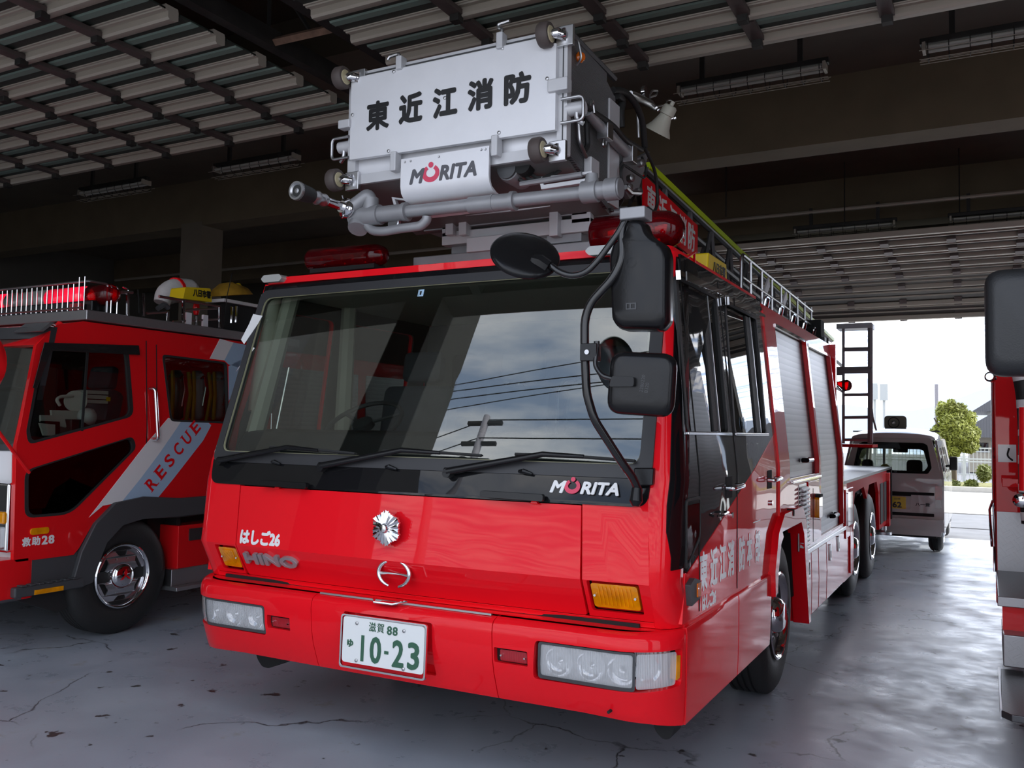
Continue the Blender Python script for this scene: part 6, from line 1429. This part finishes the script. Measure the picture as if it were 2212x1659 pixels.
# ================================================================== the garage
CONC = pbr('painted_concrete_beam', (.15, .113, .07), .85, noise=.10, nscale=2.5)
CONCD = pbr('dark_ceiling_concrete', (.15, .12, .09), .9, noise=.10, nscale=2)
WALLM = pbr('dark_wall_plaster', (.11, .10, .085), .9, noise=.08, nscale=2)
RAILM = pbr('door_rail_beige', (.42, .37, .31), .5, .2, noise=.03, nscale=2)
RAILB = pbr('door_stiffener_brown', (.10, .075, .07), .55, .2, noise=.2)
SHEETG = pbr('door_sheet_green', (.035, .045, .038), .45, .2)
SHEETL = pbr('door_rib_green', (.20, .27, .23), .5, .1)
STEELD = pbr('dark_track_steel', (.03, .027, .025), .6, .4, noise=.3)
RUST = pbr('rusty_steel', (.16, .09, .06), .8, noise=.4, nscale=12)
def floor_material():
    m = bpy.data.materials.new('garage_floor_paint'); nt, n, l = nt_new(m)
    o = n.new('ShaderNodeOutputMaterial'); b = n.new('ShaderNodeBsdfPrincipled'); l.new(b.outputs[0], o.inputs[0])
    t = n.new('ShaderNodeTexCoord')
    nz = n.new('ShaderNodeTexNoise'); nz.inputs['Scale'].default_value = 1.3; nz.inputs['Detail'].default_value = 8; l.new(t.outputs['Object'], nz.inputs['Vector'])
    cr = n.new('ShaderNodeValToRGB'); l.new(nz.outputs['Fac'], cr.inputs[0]); cr.color_ramp.elements[0].position = .35; cr.color_ramp.elements[1].position = .7
    cr.color_ramp.elements[0].color = (.36, .40, .46, 1); cr.color_ramp.elements[1].color = (.46, .50, .56, 1)
    # brown worn blotches
    n2 = n.new('ShaderNodeTexNoise'); n2.inputs['Scale'].default_value = 2.6; n2.inputs['Detail'].default_value = 10; n2.inputs['Roughness'].default_value = .7; l.new(t.outputs['Object'], n2.inputs['Vector'])
    m2 = n.new('ShaderNodeMapRange'); l.new(n2.outputs['Fac'], m2.inputs[0]); m2.inputs['From Min'].default_value = .60; m2.inputs['From Max'].default_value = .70
    x1 = n.new('ShaderNodeMix'); x1.data_type = 'RGBA'; l.new(m2.outputs[0], x1.inputs[0]); l.new(cr.outputs[0], x1.inputs[6]); x1.inputs[7].default_value = (.34, .33, .30, 1)
    # cracks
    nd = n.new('ShaderNodeTexNoise'); nd.inputs['Scale'].default_value = 2.2; nd.inputs['Detail'].default_value = 6; l.new(t.outputs['Object'], nd.inputs['Vector'])
    va = n.new('ShaderNodeVectorMath'); va.operation = 'SCALE'; va.inputs['Scale'].default_value = .45; l.new(nd.outputs['Color'], va.inputs[0])
    vb = n.new('ShaderNodeVectorMath'); vb.operation = 'ADD'; l.new(t.outputs['Object'], vb.inputs[0]); l.new(va.outputs[0], vb.inputs[1])
    vo = n.new('ShaderNodeTexVoronoi'); vo.feature = 'DISTANCE_TO_EDGE'; vo.inputs['Scale'].default_value = .55; l.new(vb.outputs[0], vo.inputs['Vector'])
    mc = n.new('ShaderNodeMapRange'); l.new(vo.outputs['Distance'], mc.inputs[0]); mc.inputs['From Min'].default_value = .0; mc.inputs['From Max'].default_value = .005; mc.inputs['To Min'].default_value = 1; mc.inputs['To Max'].default_value = 0
    nb = n.new('ShaderNodeTexNoise'); nb.inputs['Scale'].default_value = 1.1; l.new(t.outputs['Object'], nb.inputs['Vector'])
    mb_ = n.new('ShaderNodeMapRange'); l.new(nb.outputs['Fac'], mb_.inputs[0]); mb_.inputs['From Min'].default_value = .47; mb_.inputs['From Max'].default_value = .55
    ml = n.new('ShaderNodeMath'); ml.operation = 'MULTIPLY'; l.new(mc.outputs[0], ml.inputs[0]); l.new(mb_.outputs[0], ml.inputs[1])
    x2 = n.new('ShaderNodeMix'); x2.data_type = 'RGBA'; l.new(ml.outputs[0], x2.inputs[0]); l.new(x1.outputs[2], x2.inputs[6]); x2.inputs[7].default_value = (.03, .028, .028, 1)
    # dark spots of chipped paint
    n3 = n.new('ShaderNodeTexNoise'); n3.inputs['Scale'].default_value = 7; n3.inputs['Detail'].default_value = 4; l.new(t.outputs['Object'], n3.inputs['Vector'])
    m3 = n.new('ShaderNodeMapRange'); l.new(n3.outputs['Fac'], m3.inputs[0]); m3.inputs['From Min'].default_value = .67; m3.inputs['From Max'].default_value = .70
    x3 = n.new('ShaderNodeMix'); x3.data_type = 'RGBA'; l.new(m3.outputs[0], x3.inputs[0]); l.new(x2.outputs[2], x3.inputs[6]); x3.inputs[7].default_value = (.07, .065, .065, 1)
    l.new(x3.outputs[2], b.inputs['Base Color'])
    mr = n.new('ShaderNodeMapRange'); l.new(n2.outputs['Fac'], mr.inputs[0]); mr.inputs['From Min'].default_value = .35; mr.inputs['From Max'].default_value = .65; mr.inputs['To Min'].default_value = .22; mr.inputs['To Max'].default_value = .50
    l.new(mr.outputs[0], b.inputs['Roughness'])
    bp = n.new('ShaderNodeBump'); bp.inputs['Strength'].default_value = .25; bp.inputs['Distance'].default_value = .01; l.new(n2.outputs['Fac'], bp.inputs['Height']); l.new(bp.outputs[0], b.inputs['Normal'])
    return m
YF, YR = -1.40, 11.5
struct('floor', MB().box(-14, 9.5, YF, YR, -.3, 0), floor_material())
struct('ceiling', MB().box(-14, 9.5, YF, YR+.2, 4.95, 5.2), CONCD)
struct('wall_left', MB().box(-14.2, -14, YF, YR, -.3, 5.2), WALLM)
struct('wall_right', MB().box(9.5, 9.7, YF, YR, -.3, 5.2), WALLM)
# rear wall: closed on the left, two open bays on the right
rwm = MB(); rwm.box(-14, -1.55, YR, YR+.2, -.3, 5.2); rwm.box(-1.55, 9.5, YR, YR+.2, 3.9, 5.2); rwm.box(3.6, 4.0, YR, YR+.2, -.3, 3.9); rwm.box(8.6, 9.5, YR, YR+.2, -.3, 3.9)
struct('wall_rear', rwm, WALLM)
fw = MB(); fw.box(-14, 9.5, YF-.25, YF, 3.95, 5.6)
for a, b in ((-14, -8.2), (-2.02, -1.60), (3.35, 3.75), (8.4, 9.5)): fw.box(a, b, YF-.25, YF, -.3, 3.95)
struct('wall_front', fw, WALLM)
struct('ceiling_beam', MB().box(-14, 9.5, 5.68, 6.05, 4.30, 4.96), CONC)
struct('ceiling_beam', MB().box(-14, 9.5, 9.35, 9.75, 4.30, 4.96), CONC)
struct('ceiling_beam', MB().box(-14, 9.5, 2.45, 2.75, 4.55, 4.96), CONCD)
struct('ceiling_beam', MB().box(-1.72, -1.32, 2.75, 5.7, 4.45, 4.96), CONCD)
for x in (-1.52, -7.6): struct('column', MB().box(x-.2, x+.2, 5.66, 6.06, 0, 4.35), CONCD)
# conduit along the lights
struct('conduit_pipe', MB().cyl((-13, 4.15, 4.78), (9.4, 4.15, 4.78), .03, seg=10).cyl((-13, 8.62, 4.35), (9.4, 8.62, 4.35), .025, seg=8), RAILM)
for x, y in ((-.55, 7.8), (.75, 8.6), (2.05, 8.6)): struct('hanging_rod', MB().cyl((x, y, 4.2 if y < 8 else 4.1), (x, y, 4.95), .008, seg=6), STEELD)
# overhead doors stored flat under the ceiling
def overhead_door(name, xa, xb, ys, z, stiff, rail_h=.055):
    d = thing(name, ((xa+xb)/2, ys[0], z), None, None); d['kind'] = 'structure'; d['label'] = 'ribbed overhead door stored flat under the ceiling'
    for i, y in enumerate(ys):
        # C-shaped rail with a lip, seen from below as a pale band with thin ridges before it
        prof = [(y, z-.050), (y+.012, z-.062), (y+.055, z-.062), (y+.075, z-.050), (y+.075, z+.0), (y+.07, z+.02), (y-.02, z+.02), (y-.03, z-.012), (y, z-.015)]
        r = MB().slab([(a, b) for a, b in prof], [], lambda u, v, dd: Vector((xa+dd, u, v)), xb-xa).build('door_rail', RAILM, d)
        if i+1 < len(ys):
            n = ys[i+1]; g = n-y
            MB().box(xa, xb, y+.09, n-.02, z-.012, z-.002).build('door_sheet', SHEETG, d)
            MB().slab([(y+.165, z-.012), (y+.172, z-.022), (y+.222, z-.022), (y+.23, z-.012)], [], lambda u, v, dd: Vector((xa+dd, u, v)), xb-xa).build('sheet_rib', SHEETL, d)
            MB().slab([(n-.070, z-.005), (n-.064, z-.018), (n-.056, z-.018), (n-.050, z-.010), (n-.044, z-.022), (n-.030, z-.022), (n-.022, z-.005)], [], lambda u, v, dd: Vector((xa+dd, u, v)), xb-xa).build('sheet_ridge', RAILM, d)
            for x in stiff:
                s = MB().box(x-.04, x+.04, y+.095, n-.0, z-.055, z-.026).build('door_stiffener', RAILB, d)
                MB().box(x-.03, x+.03, n-.03, n+.03, z-.095, z-.045).build('door_hinge', STEELD, s, .004)
    return d
ysF = [2.17-.365*k for k in range(10)][::-1]
overhead_door('door_1', -8.1, -1.90, ysF, 3.92, [-2.52-.755*k for k in range(8)])
overhead_door('door_2', -1.14, 3.25, ysF, 3.92, [1.83, 1.10, .37, -.37, 2.57])
def rear_door(name, xa, xb, stiff):
    d = thing(name, ((xa+xb)/2, 9.5, 3.9), None, None); d['kind'] = 'structure'; d['label'] = 'ribbed overhead door stored under the ceiling at the rear opening'
    path = [(8.05, 3.88), (8.6, 3.88), (9.15, 3.88), (9.7, 3.88), (10.25, 3.87), (10.75, 3.84), (11.12, 3.72), (11.35, 3.50), (11.42, 3.30)]
    for i, (y, z) in enumerate(path):
        MB().cbox(((xa+xb)/2, y, z-.02), (xb-xa, .075, .07)).build('door_rail', RAILM, d, .01)
        if i+1 < len(path):
            y2, z2 = path[i+1]
            u = Vector((y2-y, z2-z)); nn_ = Vector((-u.y, u.x)).normalized()
            MB().slab([(y, z), (y2, z2), (y2+nn_.x*.02, z2+nn_.y*.02+.001), (y+nn_.x*.02, z+nn_.y*.02+.001)], [], lambda a, b, dd: Vector((xa+dd, a, b)), xb-xa).build('door_sheet', pbr('door_sheet_grey', (.10, .09, .08), .5, .2), d)
            for t in (.3, .6):
                yy, zz = y+u.x*t, z+u.y*t; MB().cbox(((xa+xb)/2, yy, zz-.008), (xb-xa, .03, .02)).build('sheet_ridge', RAILM, d)
            for x in stiff: 
                s = MB().slab([(y+u.x*.75, z+u.y*.75-.01), (y2, z2-.01), (y2, z2-.07), (y+u.x*.75, z+u.y*.75-.05)], [], lambda a, b, dd: Vector((x-.05+dd, a, b)), .10).build('door_stiffener', RAILB, d)
    return d
rear_door('door_3', -1.5, 3.55, [-1.0+.74*k for k in range(6)])
rear_door('door_4', 4.05, 8.55, [4.6+.74*k for k in range(5)])
# door tracks and struts in the gap between the two front doors
def steel(name, mb, mat=STEELD): return struct(name, mb, mat)
steel('door_track', MB().box(-1.86, -1.78, YF, 2.3, 3.96, 4.08)); steel('door_track', MB().box(-1.27, -1.18, YF, 2.3, 3.94, 4.06))
steel('door_track', MB().box(-1.60, -1.44, YF, 2.6, 4.3, 4.55))
for y in (1.1, -.4, 2.2): steel('track_strut', MB().tube([(-1.86, y, 4.0), (-1.20, y+.02, 4.0)], .03, 4), RUST)
for y in (1.1, -.4): steel('track_strut', MB().tube([(-1.84, y, 4.02), (-1.84, y, 4.9)], .018, 4)); steel('track_strut', MB().tube([(-1.50, y+.02, 4.02), (-1.84, y, 4.5)], .014, 4))
# added hood over the gap, blocking light so that it stays dark
struct('gap_light_block', MB().box(-1.80, -1.25, YF, 2.45, 4.60, 4.64), CONCD)
# caged fluorescent fittings
def make_light():
    r = thing('ceiling_light', (0, 0, 0), 'x', 'ceiling light', 'caged fluorescent lights under the garage ceiling')
    MB().box(-.62, .62, -.035, .035, .035, .08).build('light_body', STEELD, r, .006)
    for dy in (-.045, .045): MB().cyl((-.57, dy, .0), (.57, dy, .0), .014, seg=12).build('fluorescent_tube', pbr('unlit_tube', (.50, .48, .44), .3), r, smooth=60)
    for x in (-.59, .59): MB().box(x-.012, x+.012, -.065, .065, -.02, .04).build('tube_holder', RAILM, r, .003)
    cg = None
    for x in [-.56+.14*k for k in range(9)]:
        b = MB().tube([(x, -.09, .03), (x, -.10, -.04), (x, -.05, -.09), (x, .05, -.09), (x, .10, -.04), (x, .09, .03)], .0035, 5, .02, n=2).build('guard_wire' if cg else 'wire_guard', STEELD if not cg else STEELD, r if cg is None else cg)
        cg = cg or b
    for (y, z) in ((-.10, -.04), (-.05, -.09), (.05, -.09), (.10, -.04), (0, -.09)): MB().tube([(-.62, y, z), (.62, y, z)], .0035, 5).build('guard_wire', RAILM, cg)
    for x in (-.4, .4): MB().box(x-.02, x+.02, -.015, .015, .08, .30).build('light_bracket', STEELD, r)
    return r
l0 = make_light()
spots = [(-7.5, 4.06, 4.42, 'leftmost caged fluorescent light above the rescue truck'), (-5.2, 4.06, 4.42, 'caged fluorescent light just left of the silver basket nozzle'),
         (.62, 4.06, 4.42, 'long caged fluorescent light right of the horn loudspeaker'), (3.05, 4.06, 4.42, 'caged fluorescent light cut off by the right edge, upper row'),
         (.98, 8.62, 4.10, 'small far caged light above the ladder, hung on rods by the rear beam'), (3.0, 8.62, 4.10, 'small far caged light cut off by the right edge, lower row')]
px_l = [(245, 408), (552, 355), (1620, 175), (2190, 75), (1823, 494), (2175, 465)]
for i, ((x, y, z, lab), q) in enumerate(zip(spots, px_l)):
    o = l0 if i == 0 else copy_tree(l0)
    hx, hz = aty(*q, y); o.location = (hx, y, hz); o['label'] = lab

# ================================================================== outdoors, behind the garage
ASPH = pbr('asphalt', (.16, .16, .165), .85, noise=.15, nscale=3, bump=.2)
PAVE = pbr('pale_concrete_paving', (.52, .50, .46), .85, noise=.06)
struct('ground', MB().box(-60, 60, YR, 80, -.35, -.02), ASPH)
struct('forecourt', MB().box(-60, 60, -60, YF, -.35, -.01), pbr('forecourt_concrete', (.36, .36, .36), .85, noise=.06))
struct('pavement', MB().box(-60, 60, 16.5, 24.2, -.2, -.005), PAVE)
struct('kerb', MB().box(-60, 60, 24.2, 24.45, -.1, .13), PAVE)
struct('road_line', MB().box(-60, 60, 13.4, 13.5, -.03, -.012), pbr('road_line_grey', (.08, .08, .08), .8))
struct('planting_strip', MB().box(-60, 60, 24.45, 28, -.1, .10), pbr('dry_grass_ground', (.20, .19, .06), .95, noise=.5, nscale=6, bump=1, bscale=30))
def leafm(name, c): 
    m = pbr(name, c, .6, noise=.45, nscale=3); return m
LEAF = leafm('tree_leaves', (.26, .28, .05)); LEAF2 = leafm('bush_leaves', (.16, .18, .04)); BARK = pbr('bark', (.10, .075, .05), .9)
def foliage(blobs, n, size, seed):
    rnd = random.Random(seed); bm = bmesh.new()
    for (c, rx, rz, w) in blobs:
        for _ in range(int(n*w)):
            while True:
                v = Vector((rnd.uniform(-1, 1), rnd.uniform(-1, 1), rnd.uniform(-1, 1)))
                if .3 < v.length < 1: break
            p = Vector(c)+Vector((v.x*rx, v.y*rx, v.z*rz)); a = Vector((rnd.gauss(0, 1), rnd.gauss(0, 1), rnd.gauss(0, 1))).normalized(); b = a.orthogonal().normalized(); s = size*rnd.uniform(.6, 1.3)
            q = [p-b*s*.35, p+a*s*.9-b*0, p+b*s*.35, p-a*s*.9]
            bm.faces.new([bm.verts.new(x) for x in q])
    m = MB(); m.bm.free(); m.bm = bm; return m
YT_ = 27.0
def o2(px, py, y=YT_): x, z = aty(px, py, y); return Vector((x, y, z))
tr = thing('street_tree', (o2(2060, 1050).x, YT_, 0), 'small green leafy tree beyond the road, between van and pump truck', 'tree')
b0 = o2(2060, 1052); b1 = o2(2058, 960)
MB().tube([(b0.x, YT_, .05), (b1.x, YT_, b1.z), (b1.x+.1, YT_, b1.z+1.0)], [.10, .08, .04], 8).build('trunk', BARK, tr)
for dx, dz in ((-.5, .8), (.5, .7), (-.2, 1.2)): MB().tube([(b1.x, YT_, b1.z-.2), (b1.x+dx, YT_+dx*.3, b1.z+dz)], [.05, .02], 6).build('branch', BARK, tr)
def blob(px, py, rpx, rpz, w, y=YT_): s = (y+3.18)/1920*1.12; return (o2(px, py, y), rpx*s, rpz*s, w)
cr_ = foliage([blob(2044, 940, 26, 22, 1), blob(2082, 940, 24, 20, 1), blob(2060, 915, 26, 22, .9), blob(2036, 890, 11, 20, .25), blob(2055, 878, 9, 14, .15), blob(2074, 890, 12, 16, .3), blob(2092, 962, 16, 14, .5), blob(2046, 975, 22, 12, .6), blob(2094, 905, 12, 14, .25), blob(2030, 985, 14, 10, .3), blob(2105, 935, 10, 12, .2)], 2400, .075, 3).build('crown', LEAF, tr); cr_['kind'] = 'stuff'
for i, (px, py, rx, rz, lab) in enumerate(((2126, 1022, 11, 14, 'small yellow-green bush in front of the mesh fence, beside the pump truck'), (2098, 1046, 9, 6, 'low weedy shrub at the kerb beneath the small bush'), (2058, 1047, 11, 6, 'low weedy shrub at the foot of the street tree'))):
    t_ = tag(foliage([blob(px, py, rx, rz, 1, 25.5)], 900, .09, 10+i).build('roadside_bush', LEAF2, None), lab, 'bush', 'bushes along the kerb')
# mesh fence
fy = 29.0
fn = thing('mesh_fence', (o2(2090, 1000, fy).x, fy, 0), 'white wire mesh fence behind the street tree across the road', 'fence')
xa, xb = o2(2030, 1000, fy).x, o2(2030, 1000, fy).x+9; zt_f = o2(2100, 968, fy).z
FW = pbr('fence_white', (.72, .74, .74), .5)
fm = MB()
for k in range(100): x = xa-2+k*.11; fm.box(x-.008, x+.008, fy-.008, fy+.008, .1, zt_f)
fm.build('mesh_panel', FW, fn)
for z in (.3, .8, zt_f*.62, zt_f): MB().box(xa-2, xb, fy-.02, fy+.02, z-.02, z+.02).build('fence_rail', FW, fn)
for k in range(5): x = xa-1.5+k*2.2; MB().box(x-.04, x+.04, fy-.04, fy+.04, .0, zt_f+.1).build('fence_post', FW, fn)
# pale signboards and poles far off
def sign(name, a, b, y, label, mat):
    p, q = o2(*a, y), o2(*b, y); t = thing(name, ((p.x+q.x)/2, y, 0), label, 'signboard', 'pale signboards beyond the road')
    MB().box(p.x, q.x, y, y+.15, q.z, p.z).build('sign_panel', mat, t); MB().cyl(((p.x+q.x)/2, y+.2, 0), ((p.x+q.x)/2, y+.2, p.z), .08, seg=8).build('sign_pole', mat, t)
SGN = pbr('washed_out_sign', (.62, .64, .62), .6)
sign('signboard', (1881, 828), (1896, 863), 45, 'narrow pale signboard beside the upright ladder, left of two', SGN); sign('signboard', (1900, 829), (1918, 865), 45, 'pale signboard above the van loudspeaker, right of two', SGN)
p = o2(2023, 830, 34); t = tag(MB().cyl((p.x, 34, 0), (p.x, 34, p.z), .07, seg=8).build('utility_pole', pbr('grey_pole', (.35, .33, .36), .7), None), 'thin grey pole rising at the left of the street tree', 'pole')
# houses
def house(name, x0, x1, y0, y1, h, rh, wall, roofm, label, win=()):
    t = thing(name, ((x0+x1)/2, (y0+y1)/2, 0), label, 'house', 'houses beyond the garage')
    MB().box(x0, x1, y0, y1, 0, h).build('house_wall', wall, t)
    MB().slab([(x0-.7, h-.1), (x1+.7, h-.1), (x1-1.2, h+rh), (x0+1.2, h+rh)] if x1-x0 > 5 else [(x0-.7, h), (x1+.7, h), ((x0+x1)/2, h+rh)], [], lambda u, v, d: Vector((u, y0-.7+d, v)), y1-y0+1.4).build('tiled_roof', roofm, t)
    for (wx, wz, ww, wh) in win:
        w = MB().box(wx-ww/2, wx+ww/2, y0-.04, y0, wz-wh/2, wz+wh/2).build('window', BLKP, t); MB().box(wx-ww/2-.06, wx+ww/2+.06, y0-.06, y0-.03, wz-wh/2-.06, wz-wh/2).build('window_sill', FW, w)
    return t
TILE = wave_mat('grey_roof_tiles', (.16, .16, .17), .6, 0, 3, 'X', .6, .05); WLB = pbr('beige_house_wall', (.50, .45, .37), .85, noise=.05)
hp0 = o2(2112, 1002, 40); hx0 = o2(2092, 1000, 40).x; hz = o2(2120, 940, 40).z
house('house', hx0, hx0+9, 40, 48, hz, 1.1, WLB, TILE, 'beige house with grey tiled roof and small barred window, right of the street tree', [(o2(2115, 965, 40).x, o2(2115, 965, 40).z, .7, .35)])
h2 = o2(2118, 880, 46); house('house', h2.x+.3, h2.x+11, 50, 58, h2.z, 1.2, pbr('pale_house_wall', (.7, .7, .68), .8), TILE, 'pale house with overhanging eaves behind, just left of the pump truck')
house('house', 13, 30, 27, 36, 3.2, 1.6, WLB, TILE, 'long beige house with grey tiled roof, reflected in the truck flank', [(15, 1.8, 1.2, 1.0), (18, 1.8, 1.2, 1.0), (21, 1.8, 1.2, 1.0)])
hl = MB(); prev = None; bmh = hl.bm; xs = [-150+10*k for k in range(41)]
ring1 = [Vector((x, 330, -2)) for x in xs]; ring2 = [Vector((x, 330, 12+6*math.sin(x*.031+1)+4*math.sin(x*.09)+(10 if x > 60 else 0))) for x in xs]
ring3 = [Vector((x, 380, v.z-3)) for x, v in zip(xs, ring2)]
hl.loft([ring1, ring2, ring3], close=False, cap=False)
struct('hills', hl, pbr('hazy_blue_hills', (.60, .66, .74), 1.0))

# ================================================================== in front of the garage: what the windscreen mirrors
ww = struct('reflection_block', MB().box(-16, -6.6, -8.6, -4.0, -.3, 13.5), pbr('reflection_block_dark', (.05, .048, .042), .9, noise=.1))  # added dark block out of view, hides sky from the windscreen's left side
up = thing('power_pole', (-8, -12.5, 0), 'concrete power pole across the forecourt, mirrored in the windscreen', 'power pole')
MB().cyl((-8, -12.5, 0), (-8, -12.5, 10.9), .16, .11, 12).build('pole_shaft', pbr('grey_pole', (.35, .33, .36)), up)
for z in (10.7, 10.1): MB().box(-8.6, -7.4, -12.55, -12.45, z-.04, z+.04).build('crossarm', STEELD, up)
MB().cyl((-8.3, -12.5, 9.0), (-8.3, -12.5, 9.6), .22, seg=16).build('transformer', PLASTG, up)
def wire(p, q, sag): return [Vector(p).lerp(Vector(q), t)-Vector((0, 0, sag*4*t*(1-t))) for t in [k/16 for k in range(17)]]
for z, y in ((10.8, -12.5), (10.2, -12.4)):
    MB().tube(wire((-30, y-6, z+.4), (-8, y, z), .5)+wire((-8, y, z), (22, y+3, z+1.0), .9)[1:], .015, 5).build('power_line', MATTE, up)
for (z0, z1, sg, y, lab) in ((13.2, 14.6, .5, -12.6, 'uppermost'), (12.7, 14.0, .5, -13.0, 'second from the top'), (12.9, 11.6, .3, -11.6, 'long descending'), (12.3, 11.0, .3, -11.2, 'lowest, steeper')):
    tag(MB().tube(wire((-30, y-4, z0), (24, y+3, z1), sg), .015, 5).build('overhead_wire', MATTE, None), lab+' overhead wire mirrored in the windscreen sky', 'wire', 'overhead wires in front of the garage')
